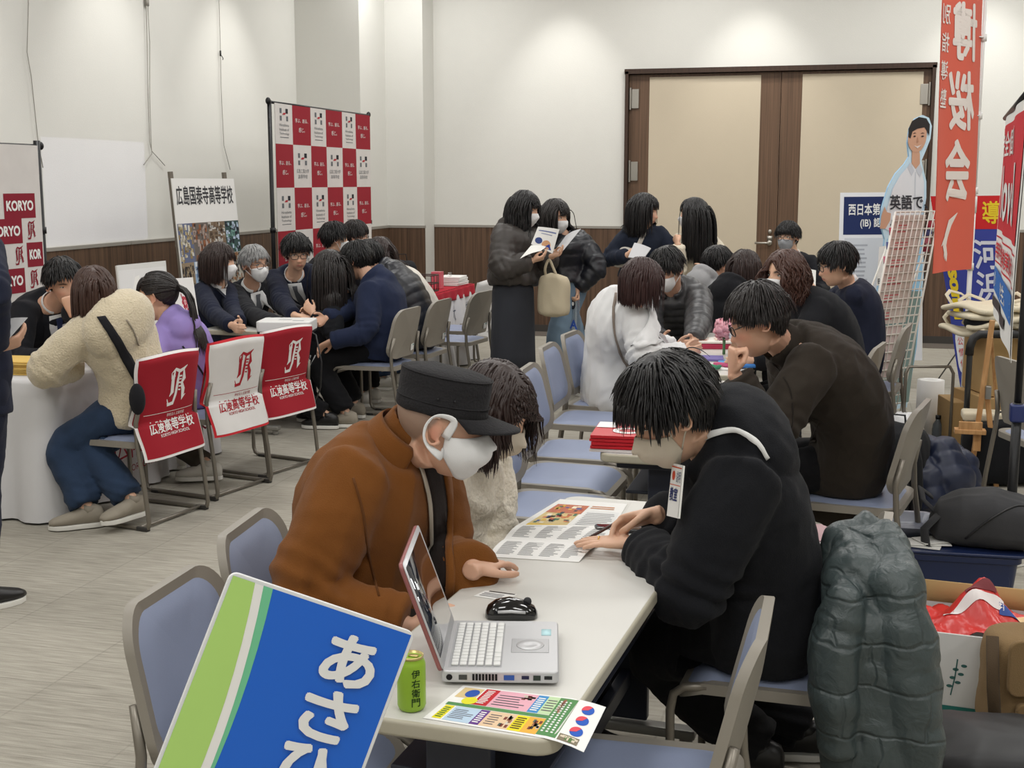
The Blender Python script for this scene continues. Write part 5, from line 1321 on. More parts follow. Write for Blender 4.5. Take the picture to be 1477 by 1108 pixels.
def on_cloth(pr, key, rows, name, m, lift=.004, thick=.003, div=4, sub=14):
    """a strap, opening or flap lying on a garment; rows = [((px,py),(px,py))...] photo pixels where it runs, dropped onto the cloth"""
    tr = tree_of(pr[key], pr['off']); out = []
    if len(rows) > 2: rows = list(zip(curve([np.array(r[0], float) for r in rows], 5), curve([np.array(r[1], float) for r in rows], 5)))
    n = len(rows) - 1
    for i in range(sub + 1):
        s = i / sub * n; j = min(int(s), n - 1); q = s - j; row = []
        for k in range(div + 1):
            t = k / div
            a = np.array(rows[j][0]) * (1 - t) + np.array(rows[j][1]) * t; b = np.array(rows[j + 1][0]) * (1 - t) + np.array(rows[j + 1][1]) * t; px = a * (1 - q) + b * q
            d = Vector(unit(V3(at(px[0], px[1], 1.0)) - CAMP)); h = tr.ray_cast(Vector(CAMP), d, 30)
            if h[0] is None:
                L = np.linalg.norm(pr['f'].neck - CAMP); h = tr.find_nearest(Vector(CAMP) + d * L)
            nn = h[1] if h[1].dot(d) < 0 else -h[1]
            row.append(V3(h[0] + nn * lift))
        out.append(row)
    g = G(); A = np.array(out); k = div + 1
    g.add(A.reshape(-1, 3), [(j * k + i, j * k + i + 1, (j + 1) * k + i + 1, (j + 1) * k + i) for j in range(sub) for i in range(div)])
    return part(name, g, m, pr['root'], solid=thick)


def quad_fn(c):
    """bilinear map u,v in 0..1 on corners [bl, br, tr, tl], h along the normal"""
    c = [V3(x) for x in c]; n = unit(np.cross(c[1] - c[0], c[3] - c[0]))
    return lambda u, v, h: (c[0] * (1 - u) + c[1] * u) * (1 - v) + (c[3] * (1 - u) + c[2] * u) * v + n * h


def sheet_thing(name, label, cat, fn, draw, thick, backm, group=None, step=.06, dims=None, w=1, h=1, partname=None, lift=.0006):
    """flat thing: a thin board or sheet of real thickness carrying its print"""
    s = Sheet(fn, step, lift); slab(s.g, fn, 0, 0, w, h, thick, backm, step); draw(s)
    o = part(name, s.g, None, None, smooth=False); tag(o, label, cat, group)
    return o


def slab_thing(name, label, cat, c, ang, L, w, h, m, group=None, bevel=.003, cover=None, tilt=0):
    """book, envelope or paper lying flat: page block with a cover"""
    t = thing(name, label, cat, c, R_(ang), group); g = G(); g.box((0, 0, h / 2), (L - .004, w - .004, max(h - .002, .0006))); part('pages' if cover else 'body', g, PAPER if cover else m, t, world=False, smooth=False)
    if cover:
        g = G(); g.box((0, 0, h - .0005), (L, w, .0016)); g.box((0, 0, .0008), (L, w, .0016)); g.box((-L / 2, 0, h / 2), (.0016, w, h)); part('cover', g, m, t, world=False, smooth=False)
    return t


# ------------------------------------------------------------------ near table: laptop, mouse, can, leaflet, booklet, flyer, phone, pencil
SILV = mat('silver_plastic', (196, 196, 198), rough=.35, metal=.25); KEY = mat('key_white', (222, 222, 220), rough=.5)
lc = [onz(636, 988, .702), onz(806, 990, .702), onz(784, 903, .702), onz(634, 898, .702)]   # near-left, near-right, far-right, far-left
hx = unit(lc[1] - lc[0]); hy = unit(V3((-hx[1], hx[0], 0))); LO = V3(lc[0]) + V3((0, 0, .004)); LD, LW = .225, .285
lap = thing('laptop', 'silver laptop, lid open away from the man in the hoodie, beside the black mouse', 'laptop', tuple(LO))
Lf = lambda u, v, h: LO + hx * u + hy * v + V3((0, 0, h))
g = G(); g.prism(rrect(LD, LW, .012, 4, LD / 2, LW / 2), 0, .024, Lf); base = part('base', g, SILV, lap, bevel=.004)
sh = Sheet(lambda u, v, h: Lf(u, v, .0242 + h), .3, .0004); sh.rect(.012, .02, .115, LW - .02, flat((170, 170, 172)), 0); part('keyboard_tray', sh.g, None, lap, smooth=False)
g = G()
for r in range(6):
    n = (15, 14, 14, 13, 12, 8)[r]; x = .018 + r * .0162; W0 = LW - .048
    ws = [1] * n
    if r == 5: ws = [1, 1, 1, 1.2, 4.2, 1.2, 1, 1]
    if r == 4: ws[0] = ws[-1] = 1.8
    tot = sum(ws); yy = LW - .024
    for w_ in ws:
        dy = W0 * w_ / tot; g.box(Lf(x + .0065, yy - dy / 2, .0265), (.0132, dy - .0028, .004), np.stack([hx, hy, (0, 0, 1)], 1)); yy -= dy
o = part('keys', g, KEY, lap, bevel=.001, smooth=False); o['kind'] = 'stuff'
g = G(); g.box(Lf(.168, LW * .48, .0245), (.075, .075, .002), np.stack([hx, hy, (0, 0, 1)], 1)); tp = part('touchpad', g, mat('touchpad', (182, 182, 184), rough=.3, metal=.3), lap, bevel=.003)
g = G(); a = np.arange(24) * 2 * math.pi / 24; g.loft([[Lf(.168 + r_ * math.cos(x), LW * .48 + r_ * math.sin(x), h_) for x in a] for r_, h_ in ((.028, .0255), (.027, .0268), (.010, .0268), (.008, .0258))]); part('wheel_pad', g, SILV, tp)
g = G(); g.box(Lf(.20, LW * .75, .0246), (.02, .035, .001), np.stack([hx, hy, (0, 0, 1)], 1)); part('palm_sticker', g, flat((190, 226, 232)), lap)
sd = Sheet(lambda u, v, h: Lf(u, -.0004 - h, v), .3, .0006)
sd.disc(.016, .012, .006, flat((20, 20, 22)), 1); sd.rect(.034, .007, .050, .017, flat((70, 72, 70)), 1)
for i in range(8): sd.rect(.060 + i * .0062, .006, .0642 + i * .0062, .019, flat((18, 18, 20)), 1)
sd.rect(.120, .007, .140, .017, flat((58, 92, 168)), 1); sd.rect(.154, .009, .168, .016, flat((40, 40, 70)), 1); sd.rect(.176, .007, .190, .017, flat((52, 62, 56)), 1); sd.rect(.197, .009, .212, .016, flat((40, 42, 44)), 1)
part('ports', sd.g, None, lap, smooth=False)
# lid
top_near = V3(at(578, 818, 2.285)); up = top_near - Lf(.004, 0, .022); up = up - hy * np.dot(up, hy); LH = np.linalg.norm(up); up = unit(up); ln = unit(np.cross(hy, up)); S0 = Lf(.004, 0, .022)
if np.dot(ln, hx) < 0: ln = -ln
Sf = lambda u, v, h: S0 + hy * u + up * v + ln * h
g = G(); g.prism(rrect(LW, LH, .012, 4, LW / 2, LH / 2), -.009, 0, Sf); part('lid', g, mat('lid_red', (150, 92, 92), rough=.35, metal=.2), lap, bevel=.003)
g = G(); g.prism(rrect(LW - .002, LH - .002, .011, 4, LW / 2, LH / 2), 0, .0012, Sf); part('bezel', g, SILV, lap)
g = G(); g.prism(rrect(LW - .03, LH - .035, .003, 2, LW / 2, LH / 2 + .004), .0012, .0018, Sf); part('screen', g, mat('screen_glass', (38, 42, 52), rough=.06, spec=.9, coat=1), lap)
g = G()
for v in (.06, LW - .06): g.tube([Lf(-.002, v - .02, .016), Lf(-.002, v + .02, .016)], .008, 10)
part('hinge', g, SILV, lap)
# mouse
mc = onz(738, 889, .70); mt = thing('computer_mouse', 'glossy black mouse on the table behind the laptop', 'mouse', tuple(mc), YAW)
g = G(); rings = []
for x, w, h in ((-.058, .012, .012), (-.052, .026, .024), (-.035, .034, .036), (-.005, .036, .042), (.03, .034, .034), (.05, .028, .022), (.057, .012, .010)):
    a = np.linspace(0, math.pi, 11); rings.append([(x, w * math.cos(q) * (1 + .15 * math.sin(q) * 0), .002 + h * math.sin(q) ** .8) for q in a])
g.loft(rings); part('shell', g, mat('gloss_black', (16, 16, 18), rough=.12, coat=.6), mt, world=False)
g = G(); g.tube([(.035, -.004, .034), (.035, .004, .034)], .009, 12); part('scroll_wheel', g, mat('rubber', (40, 40, 42), rough=.7), mt, world=False)
g = G(); g.tube([(-.03, -.036, .022), (0, -.0385, .024), (.03, -.034, .020)], .0035, 6); part('side_button', g, SILV, mt, world=False)
# card
cf = quad_fn([onz(683, 860, .7005), onz(728, 867, .7005), onz(746, 858, .7005), onz(700, 852, .7005)])
def d(s): s.rect(0, 0, 1, 1, WHITE, 1); s.rect(.15, .88, .95, 1, flat((70, 64, 60)), 2); s.lines(.1, .15, .9, .75, 3, GREYINK, 2)
sheet_thing('name_card', 'small white card lying on the table above the mouse', 'card', cf, d, .0004, PAPER, step=1)
# can of tea
cc = onz(594, 1022, .70); can = thing('tea_can', 'small green can of tea standing at the table corner behind the blue sign', 'can', tuple(cc)); cz = lambda r, z: V3(cc) + V3((0, 0, z)) + np.stack([np.cos(np.arange(28) * 2 * math.pi / 28) * r, np.sin(np.arange(28) * 2 * math.pi / 28) * r, np.zeros(28)], 1)
g = G(); g.loft([cz(r, z) for r, z in ((.019, 0), (.0235, .003), (.0262, .010), (.0262, .086), (.0245, .092), (.0215, .098), (.0225, .100), (.0225, .103), (.0205, .103), (.020, .099))]); part('can_body', g, mat('tea_green', (142, 180, 46), rough=.4), can)
g = G(); g.loft([cz(r, z) for r, z in ((.0215, .0975), (.0228, .0995), (.0228, .1035), (.0205, .1035), (.0198, .0985), (.004, .0985))]); g.box(V3(cc) + V3((.003, .004, .1005)), (.018, .011, .001)); part('can_lid', g, mat('can_gold', (196, 178, 120), rough=.3, metal=.8), can)
va = math.atan2(-cc[1], -cc[0])
sh = Sheet(lambda u, v, h: V3(cc) + V3((math.cos(va + u / .0264) * (.0264 + h), math.sin(va + u / .0264) * (.0264 + h), v)), .004, .0003); sh.vtext('伊右衛門', .000, .012, .016, .084, flat((30, 58, 22)), 1, bold=.01); part('can_print', sh.g, None, can)
# colourful leaflet
LFC = [onz(610, 1036, .7008), onz(842, 1074, .7008), onz(874, 1013, .7008), onz(668, 989, .7008)]
lf0 = quad_fn(LFC)
lfn = lambda u, v, h: lf0(u, v, h) + V3((0, 0, -.018 * max(0, u - .72) ** 2 * 10 * (1 - .3 * v)))
def d(s):
    F = flat; s.rect(0, 0, 1, 1, WHITE, 1)
    R = lambda x0, y0, x1, y1, c, l=2: s.rect(x0, y0, x1, y1, F(c), l)
    R(.03, .66, .17, .95, (214, 190, 140)); R(.18, .52, .28, .97, (190, 40, 48)); R(.28, .52, .55, .97, (226, 170, 184)); R(.55, .52, .62, .97, (70, 140, 196)); R(.62, .52, .76, .97, (190, 214, 170))
    R(.03, .43, .76, .51, (86, 138, 84)); R(.70, .05, .82, .97, (86, 138, 84)); R(.04, .05, .10, .42, (226, 214, 40)); R(.11, .04, .28, .42, (182, 204, 224)); R(.28, .04, .34, .42, (100, 60, 134)); R(.34, .04, .52, .42, (222, 192, 158)); R(.52, .04, .60, .42, (228, 214, 40)); R(.60, .04, .70, .42, (226, 172, 70))
    s.disc(.12, .80, .045, F((44, 84, 170)), 3, ry=.11); s.disc(.15, .60, .05, F((226, 220, 50)), 3, ry=.10)
    for x0, x1, y0, y1, n, sd_ in ((.30, .53, .56, .88, 5, 1), (.125, .265, .1, .36, 6, 2), (.36, .44, .08, .36, 5, 3), (.63, .70, .58, .9, 5, 4)): s.lines(x0, y0, x1, y1, n, F((96, 90, 96)), 3, .35, .4, sd_)
    rs = random.Random(3)
    for bx in ((.45, .80, .54, .95), (.70, .56, .75, .92), (.45, .07, .51, .36), (.63, .08, .69, .36)):
        for i in range(10):
            x = bx[0] + (bx[2] - bx[0]) * rs.random() * .8; y = bx[1] + (bx[3] - bx[1]) * rs.random() * .8; c = rs.choice([(60, 56, 54), (150, 104, 80), (208, 196, 180), (120, 60, 50), (90, 100, 90)]); R(x, y, x + (bx[2] - bx[0]) * .3, y + (bx[3] - bx[1]) * .25, c, 3)
    for i, y in enumerate((.80, .55, .30)):
        s.disc(.91, y, .040, F((44, 92, 186)), 3, ry=.10); s.disc(.91, y, .040, F((222, 80, 92)), 4, 60, 200, ry=.10)
    R(.83, .04, .95, .18, (130, 120, 100), 3)
    for i in range(12): R(.83 + rs.random() * .1, .05 + rs.random() * .1, .85 + rs.random() * .1, .10 + rs.random() * .07, rs.choice([(214, 200, 180), (196, 90, 90), (90, 120, 70)]), 4)
    for i in range(3): s.lines(.715 + i * .03, .12, .73 + i * .03, .9, 14, WHITE, 3, .55, .1, i)
    s.lines(.20, .56, .26, .94, 9, WHITE, 3, .5, .2, 5); s.lines(.29, .08, .33, .38, 6, WHITE, 3, .5, .1, 6); s.lines(.05, .08, .09, .38, 6, F((60, 110, 50)), 3, .5, .1, 7); s.lines(.53, .08, .59, .38, 6, F((90, 70, 20)), 3, .5, .1, 8); s.lines(.56, .56, .61, .92, 7, WHITE, 3, .5, .1, 9)
sheet_thing('leaflet', 'colourful printed leaflet with pie charts hanging over the near end of the table', 'leaflet', lfn, d, .0004, PAPER, step=.08, lift=.00025)
# open booklet
bk = thing('booklet', 'open booklet of close white print under the hand with the pencil', 'booklet', tuple(onz(785, 782, .70)))
for nm, C, sd_ in (('page', [onz(704, 803, .7015), onz(835, 811, .7015), onz(862, 786, .706), onz(727, 778, .706)], 1), ('page', [onz(727, 778, .706), onz(862, 786, .706), onz(905, 758, .7015), onz(748, 757, .7015)], 2)):
    q = quad_fn(C); fnb = (lambda q: lambda u, v, h: q(u, v, h) + V3((0, 0, .006 * math.sin(math.pi * v))))(q); s = Sheet(fnb, .12, .0003); slab(s.g, fnb, 0, 0, 1, 1, .0012, PAPER, .12); s.rect(0, 0, 1, 1, WHITE, 1)
    for k in range(4): s.lines(.06 + k * .235, .12, .25 + k * .235, .86, 13, flat((128, 128, 130)), 2, .42, .5, sd_ * 7 + k)
    part(nm, s.g, None, bk)
# flyer in clear sleeve
q = quad_fn([onz(742, 760, .7012), onz(880, 768, .7012), onz(905, 727, .7012), onz(808, 720, .7012)])
def d(s):
    F = flat; s.rect(0, 0, 1, 1, WHITE, 1); s.rect(.08, .08, .50, .82, F((214, 190, 130)), 2); s.rect(.08, .52, .52, .82, F((190, 104, 70)), 3); s.rect(.08, .06, .52, .14, F((226, 190, 60)), 3); s.rect(.56, .06, .97, .66, F((226, 226, 224)), 2); s.lines(.58, .1, .95, .6, 9, GREYINK, 3, .4, .3, 4); s.lines(.56, .72, .95, .84, 2, F((190, 120, 60)), 3)
    rs = random.Random(8)
    for i in range(40):
        x = .09 + rs.random() * .38; y = .15 + rs.random() * .6; s.rect(x, y, x + .03 + rs.random() * .04, y + .03 + rs.random() * .05, F(rs.choice([(226, 186, 60), (176, 70, 50), (70, 90, 150), (236, 226, 200), (60, 110, 80), (210, 120, 60), (40, 40, 60)])), 4)
fly = thing('flyer', 'colour flyer in a clear plastic sleeve at the far end of the near table', 'flyer', tuple(onz(830, 740, .70)))
s = Sheet(q, .2, .0003); slab(s.g, q, 0, 0, 1, 1, .0004, PAPER, .2); d(s); part('print', s.g, None, fly)
q2 = quad_fn([onz(736, 763, .7034), onz(884, 771, .7034), onz(911, 725, .7034), onz(805, 717, .7034)])
def clear_mat(name='clear_film', k=.10, tint=(1, 1, 1, 1)):
    if name in MATS: return MATS[name]
    m = bpy.data.materials.new(name); m.use_nodes = True; nt = m.node_tree; nt.nodes.clear(); a = nt.nodes.new('ShaderNodeBsdfTransparent'); a.inputs[0].default_value = tint; b = nt.nodes.new('ShaderNodeBsdfGlossy'); b.inputs['Roughness'].default_value = .12; x = nt.nodes.new('ShaderNodeMixShader'); x.inputs[0].default_value = k
    o = nt.nodes.new('ShaderNodeOutputMaterial'); nt.links.new(a.outputs[0], x.inputs[1]); nt.links.new(b.outputs[0], x.inputs[2]); nt.links.new(x.outputs[0], o.inputs[0]); MATS[name] = m; return m
g = G(); g.grid(lambda u, v: q2(u, v, .0006 * math.sin(9 * u + 7 * v)), 12, 8); part('clear_sleeve', g, clear_mat(), fly)
# phone
pc = onz(893, 765, .70); ph = thing('phone', 'black phone lying between the hands of the man in the hoodie', 'phone', tuple(pc), R_(12))
g = G(); g.prism(rrect(.135, .066, .009, 5), .0, .0085, lambda u, v, h: (u, v, h)); part('case', g, BLKP, ph, world=False, bevel=.003); g = G(); g.prism(rrect(.128, .060, .007, 5), .0085, .009, lambda u, v, h: (u, v, h)); part('glass', g, mat('gloss_black'  , (16, 16, 18)), ph, world=False)
# pencil held in the hand
a = V3(onz(832, 786, .712)); Q_ = V3(onz(880, 759, .765)); b = a + unit(Q_ - a) * .165
pen = thing('pencil', 'dark brown pencil held over the booklet', 'pencil', tuple(a)); g = G(); tdir = unit(b - a); g.tube([a + tdir * .018, a + tdir * .022, b], [.003, .0042, .0042], 8); part('barrel', g, mat('pencil_brown', (62, 34, 30), rough=.35), pen)
g = G(); g.tube([a, a + tdir * .019], [.0006, .0032], 8); part('tip', g, mat('brass', (190, 170, 120), rough=.3, metal=.8), pen)
# ------------------------------------------------------------------ blue sign board in front
TL, TR = V3(at(333, 823, 1.90)), V3(at(600, 913, 1.96)); ux = unit(TR - TL); BWd = np.linalg.norm(TR - TL); dn = V3(at(275, 1108, 1.84)) - TL; dn = unit(dn - ux * np.dot(dn, ux)); ln_ = (TL[2] - .012) / -dn[2]; nrm = unit(np.cross(ux, -dn))
BO = TL + dn * ln_
bf = lambda u, v, h: BO + ux * u * BWd + (-dn) * v + nrm * h
BL = ln_
bd = thing('sign_board', 'tilted blue and lime sign board with white kana lettering in the foreground', 'sign', tuple(BO))
g = G(); g.prism([(u / BWd, v) for u, v in rrect(BWd, BL, .014, 5, BWd / 2, BL / 2)], -.008, 0, bf); part('board', g, mat('foam_white', (225, 226, 226), rough=.6), bd, bevel=.002)
s = Sheet(bf, .08, .0004); BLU = mat('sign_blue', (20, 98, 204), rough=.4); LIM = mat('sign_lime', (176, 216, 116), rough=.45, var=.06, vscale=5); TEAL = mat('sign_teal', (112, 196, 150), rough=.45)
n = 24; e = .006 / BWd; top = BL - .006; bot = .02
rows = [bot + (top - bot) * i / n for i in range(n + 1)]
def band(f0, f1, m, layer):
    for i in range(n):
        v0, v1 = rows[i], rows[i + 1]; a0, a1, b0, b1 = max(e, f0(v0)), max(e, f0(v1)), max(e, f1(v0)), max(e, f1(v1)); s.poly([(a0, v0), (b0, v0), (b1, v1), (a1, v1)], m, layer)
tt_ = lambda v: (BL - v) / .33
lime = lambda v: max(.02, .13 + .20 * tt_(v) - .12 * tt_(v) ** 2); whit = lambda v: lime(v) + .045; teal = lambda v: whit(v) + max(.004, .05 - .035 * tt_(v))
band(lambda v: e, lambda v: 1 - e, BLU, 1); band(lambda v: e, teal, TEAL, 2); band(lambda v: e, whit, WHITE, 3); band(lambda v: e, lime, LIM, 4)
part('print', s.g, None, bd, smooth=False)
s = Sheet(bf, .08, .0008); LW_ = mat('letter_white', (232, 232, 230), rough=.5)
ch = .102
for i, c in enumerate('あさひ工房'[:3]):
    y1 = BL - .034 - i * .0905; x0 = .585 - i * .012; s.text(c, x0, y1 - .083, x0 + .285, y1, LW_, 6, bold=.04)
part('lettering', s.g, None, bd, smooth=False)
# ------------------------------------------------------------------ left wall: banners, boards, tables
def onx(px, py, X): return ray_to(px, py, 0, X)


def yz(X, lift=1):
    """sheet facing +x on the plane x = X: u runs along y (nearer the camera first), v is height"""
    return lambda u, v, h: np.array((X + h, u, v))


def wavy(X, amp, k): return lambda u, v, h: np.array((X + h + amp * math.sin(u * k) * min(1, .4 + .3 * abs(v - 2)), u, v))


def pole(g, x, y, z0, z1, r=.016, joint=None):
    g.tube([(x, y, z0), (x, y, z1)], r, 10)
    if joint: g.tube([(x, y, joint - .02), (x, y, joint + .02)], r * 1.4, 10)


# maroon and white check school banner at the left edge
KX = -4.69; ktop = onx(50, 210, KX); KY1 = ktop.y; KY0 = KY1 - 1.75
kb = thing('banner', 'white and maroon check banner reading KORYO on black pole at the left edge', 'banner', (KX, KY1 - .8, 0))
g = G()
for y in (KY0 - .03, KY1 + .035): g = G(); pole(g, KX - .01, y, .03, ktop.z + .03, .02, 1.36); part('pole', g, BLKM, kb)
g = G(); g.tube([(KX - .01, KY0 - .06, ktop.z - .005), (KX - .01, KY1 + .07, ktop.z - .005)], .014, 8); g.ell((KX - .01, KY1 + .07, ktop.z), (.02, .02, .025)); part('top_bar', g, BLKM, kb)
g = G()
for y in (KY0, KY1 + .035): g = G(); g.box((KX, y, .015), (.42, .06, .03)); part('foot', g, BLKM, kb, bevel=.006)
fn = wavy(KX + .015, .006, 5); MAR = flat((136, 28, 46)); s = Sheet(fn, .035, .0012); slab(s.g, fn, KY0, .08, KY1, ktop.z, .002, cloth('banner_white', (214, 210, 206), bump=.05), .1); s.rect(KY0, .08, KY1, ktop.z, cloth('banner_white', (214, 210, 206)), 1)
def ky(px, py): p = onx(px, py, KX); return p.y, p.z
sqw = ky(46, 290)[0] - ky(1, 290)[0]; sq = sqw / 2; zt = ky(25, 279)[1]; hz = (ky(25, 279)[1] - ky(25, 315)[1]); yR = ky(46, 290)[0]
for r in range(9):
    z1 = zt - r * hz; z0 = z1 - hz; sh = (0, -1, 2, -1, 2, -1, 2, 0, 1)[r]
    if r == 0: segs = [(yR - sqw, yR, 'K')]; 
    elif r % 2: segs = [(yR - sq * 3, yR - sq * .95, 'K'), (yR - sq * .95, yR + .03, 'E')]
    else: segs = [(yR - sqw * .88, yR - sq * .72, 'E'), (yR - sq * .72, yR + .05, 'K')]
    segs += [(y - sqw, y, 'K') for y in (segs[0][0] - sq * .9, segs[0][0] - sq * 3.9)]
    for a, b, k in segs:
        a, b = max(a, KY0 + .02), min(b, KY1 - .01)
        if b - a < .05: continue
        if k == 'K':
            s.rect(a, z0, b, z1, MAR, 2)
            t = 'KORYO' if b - a > sqw * .8 else ('RYO' if r % 2 else 'KOR'); s.text(t, a + .02, z0 + hz * .30, b - .02, z0 + hz * .72, WHITE, 3, bold=.05)
        else: emblem(lambda pts, w: s.stroke(pts, w, MAR, 3), (a + b) / 2 , (z0 + z1) / 2, hz * .36)
part('cloth', s.g, None, kb, smooth=False)

# crimson and white checked backdrop
BX = -4.62; tl, tr = onx(393, 147, BX), onx(531, 168, BX); by0, by1 = tl.y, tr.y; bz1 = (tl.z + tr.z) / 2
bkd = thing('checked_backdrop', 'tall crimson and white checked backdrop on black poles behind the seated men', 'banner', (BX, (by0 + by1) / 2, 0))
g = G()
for y in (by0 - .03, by1 + .03): g = G(); pole(g, BX - .015, y, .03, bz1 + .02, .018, 1.25); part('pole', g, BLKM, bkd)
g = G(); g.tube([(BX - .015, by0 - .07, bz1 + .005), (BX - .015, by1 + .07, bz1 + .005)], .012, 8)
for y in (by0 - .05, by1 + .05): g.ell((BX - .015, y, bz1 + .012), (.022, .022, .03))
part('top_bar', g, BLKM, bkd)
g = G()
for y in (by0, by1): g = G(); g.box((BX, y, .015), (.45, .06, .03)); part('foot', g, BLKM, bkd, bevel=.006)
cw = (by1 - by0) / 6; rh = (onx(394, 207, BX).z - onx(394, 271, BX).z); r0 = bz1 - (bz1 - onx(394, 207, BX).z)
fn = lambda u, v, h: np.array((BX + .012 + h + .007 * math.sin((u - by0) / cw * math.pi + .6 * v) * (.3 + .4 * min(1, max(0, (v - 1.6) / .5))), u, v))
CRD = flat((150, 32, 46), .8); s = Sheet(fn, .03, .0014); slab(s.g, fn, by0, .15, by1, bz1, .002, cloth('banner_white'  , (214, 210, 206)), .03)
DKI, RDI, GRI = flat((34, 36, 44)), flat((176, 34, 50)), flat((104, 108, 112))
for r in range(6):
    z1 = r0 - (r - 1) * rh if r else bz1; z0 = max(r0 - r * rh, .15)
    for c in range(6):
        a, b = by0 + c * cw, by0 + (c + 1) * cw; m = (a + b) / 2; red = (r + c) % 2; s.rect(a, z0, b, z1, CRD if red else cloth('banner_white', (214, 210, 206)), 1)
        zt_ = z0 + rh * .98
        if red:
            s.text('学ぶ、創る、', m - cw * .34, z0 + rh * .52, m + cw * .34, z0 + rh * .62, WHITE, 2); s.text('感じ。', m - cw * .16, z0 + rh * .30, m + cw * .16, z0 + rh * .41, WHITE, 2)
        else:
            q = z0 + rh * .70; k = cw * .11
            s.rect(m - k * 2.2, q, m - k * 1.2, q + rh * .11, GRI, 2); s.rect(m + k * .9, q, m + k * 2.2, q + rh * .11, DKI, 2); s.rect(m - k * 2.2, q - rh * .17, m - k * 1.2, q - rh * .06, GRI, 2); s.rect(m + k * 1.2, q - rh * .17, m + k * 2.2, q - rh * .06, GRI, 2); s.poly([(m - k, q - rh * .035), (m + k * .4, q - rh * .035), (m + k * 1.1, q + rh * .012), (m - k * .3, q + rh * .012)], RDI, 3)
            if r % 2 == 0:
                for i, t in enumerate(('Hiroshima', 'Institute of', 'Technology')): s.text(t, m - cw * .28, z0 + rh * (.40 - i * .10), m + cw * .28, z0 + rh * (.465 - i * .10), GRI, 2)
                s.rect(m - cw * .26, z0 + rh * .145, m + cw * .26, z0 + rh * .16, GRI, 2)
            else: s.text('広島工業大学', m - cw * .34, z0 + rh * .34, m + cw * .34, z0 + rh * .44, GRI, 2); s.text('高等学校', m - cw * .26, z0 + rh * .21, m + cw * .26, z0 + rh * .31, GRI, 2)
part('cloth', s.g, None, bkd, smooth=False)

# photo collage poster on a board stand
CX = -4.86; ct, cr, cb = onx(247, 258, CX), onx(337, 257, CX), onx(258, 400, CX)
col = thing('photo_poster', 'school poster with nine character headline over a photo collage leaning by the wall', 'poster', (CX, (ct.y + cr.y) / 2, 0))
cw_ = cr.y - ct.y; chh = 1.30; z1 = (ct.z + cr.z) / 2; lean = .06
fn = lambda u, v, h: np.array((CX + h + (z1 - v) * lean, ct.y + u + (z1 - v) * .03, v))
s = Sheet(fn, .3, .0008); slab(s.g, fn, 0, z1 - chh, cw_, z1, .006, PAPER, .3); s.rect(0, z1 - chh, cw_, z1, WHITE, 1)
s.text('広島国泰寺高等学校', cw_ * .04, z1 - .20, cw_ * .95, z1 - .055, flat((62, 62, 66)), 2, bold=.018)
rs = random.Random(5)
cells = [(.01, .32, .23, .60, (104, 112, 140), [(196, 180, 140), (150, 130, 96), (220, 214, 200)]), (.23, .32, .48, .60, (112, 104, 98), [(150, 96, 66), (180, 160, 150), (90, 80, 76)]), (.48, .32, .76, .50, (130, 112, 92), [(90, 74, 60), (210, 206, 200), (120, 96, 78)]), (.76, .32, 1, .56, (60, 84, 82), [(190, 206, 226), (40, 40, 50), (120, 160, 150)]),
         (.01, .60, .20, .86, (150, 132, 108), [(90, 80, 70), (180, 160, 130), (70, 66, 66)]), (.20, .60, .46, .80, (150, 176, 206), [(60, 70, 90), (226, 230, 234), (100, 130, 170)]), (.46, .50, .74, .80, (160, 160, 160), [(90, 90, 92), (206, 206, 206), (60, 60, 62)]), (.74, .56, 1, .80, (176, 172, 160), [(50, 48, 50), (206, 200, 190), (150, 110, 80)]),
         (.01, .86, .22, 1, (96, 60, 52), [(170, 120, 96), (60, 40, 40), (140, 40, 40)]), (.22, .80, .5, 1, (160, 90, 76), [(206, 160, 140), (110, 40, 44), (226, 210, 200)]), (.5, .80, 1, 1, (110, 70, 70), [(170, 40, 46), (60, 44, 44), (190, 150, 130)])]
V_ = lambda t: z1 - (t - .0) * 1.05
for x0, a, x1, b, c, pal in cells:
    s.rect(cw_ * x0, V_(b), cw_ * x1, V_(a), flat(c), 2)
    for i in range(60):
        w_, h_ = cw_ * (x1 - x0) * (.05 + .12 * rs.random()), (b - a) * (.05 + .14 * rs.random()); x = cw_ * x0 + rs.random() * (cw_ * (x1 - x0) - w_); y = V_(b) + rs.random() * ((b - a) * 1.05 - h_)
        s.rect(x, y, x + w_, y + h_, flat(rs.choice(pal)), 3)
part('print', s.g, None, col, smooth=False)
g = G()
for u in (.03, cw_ * .88): g.bar(fn(u, z1 + .05, -.02), fn(u, .02, -.02), .05, .02, (1, 0, 0))
g.bar(fn(.03, z1 - .5, -.035), fn(cw_ * .88, z1 - .5, -.035), .03, .02); part('stand', g, mat('board_stand', (108, 100, 90), rough=.5), col, bevel=.003)

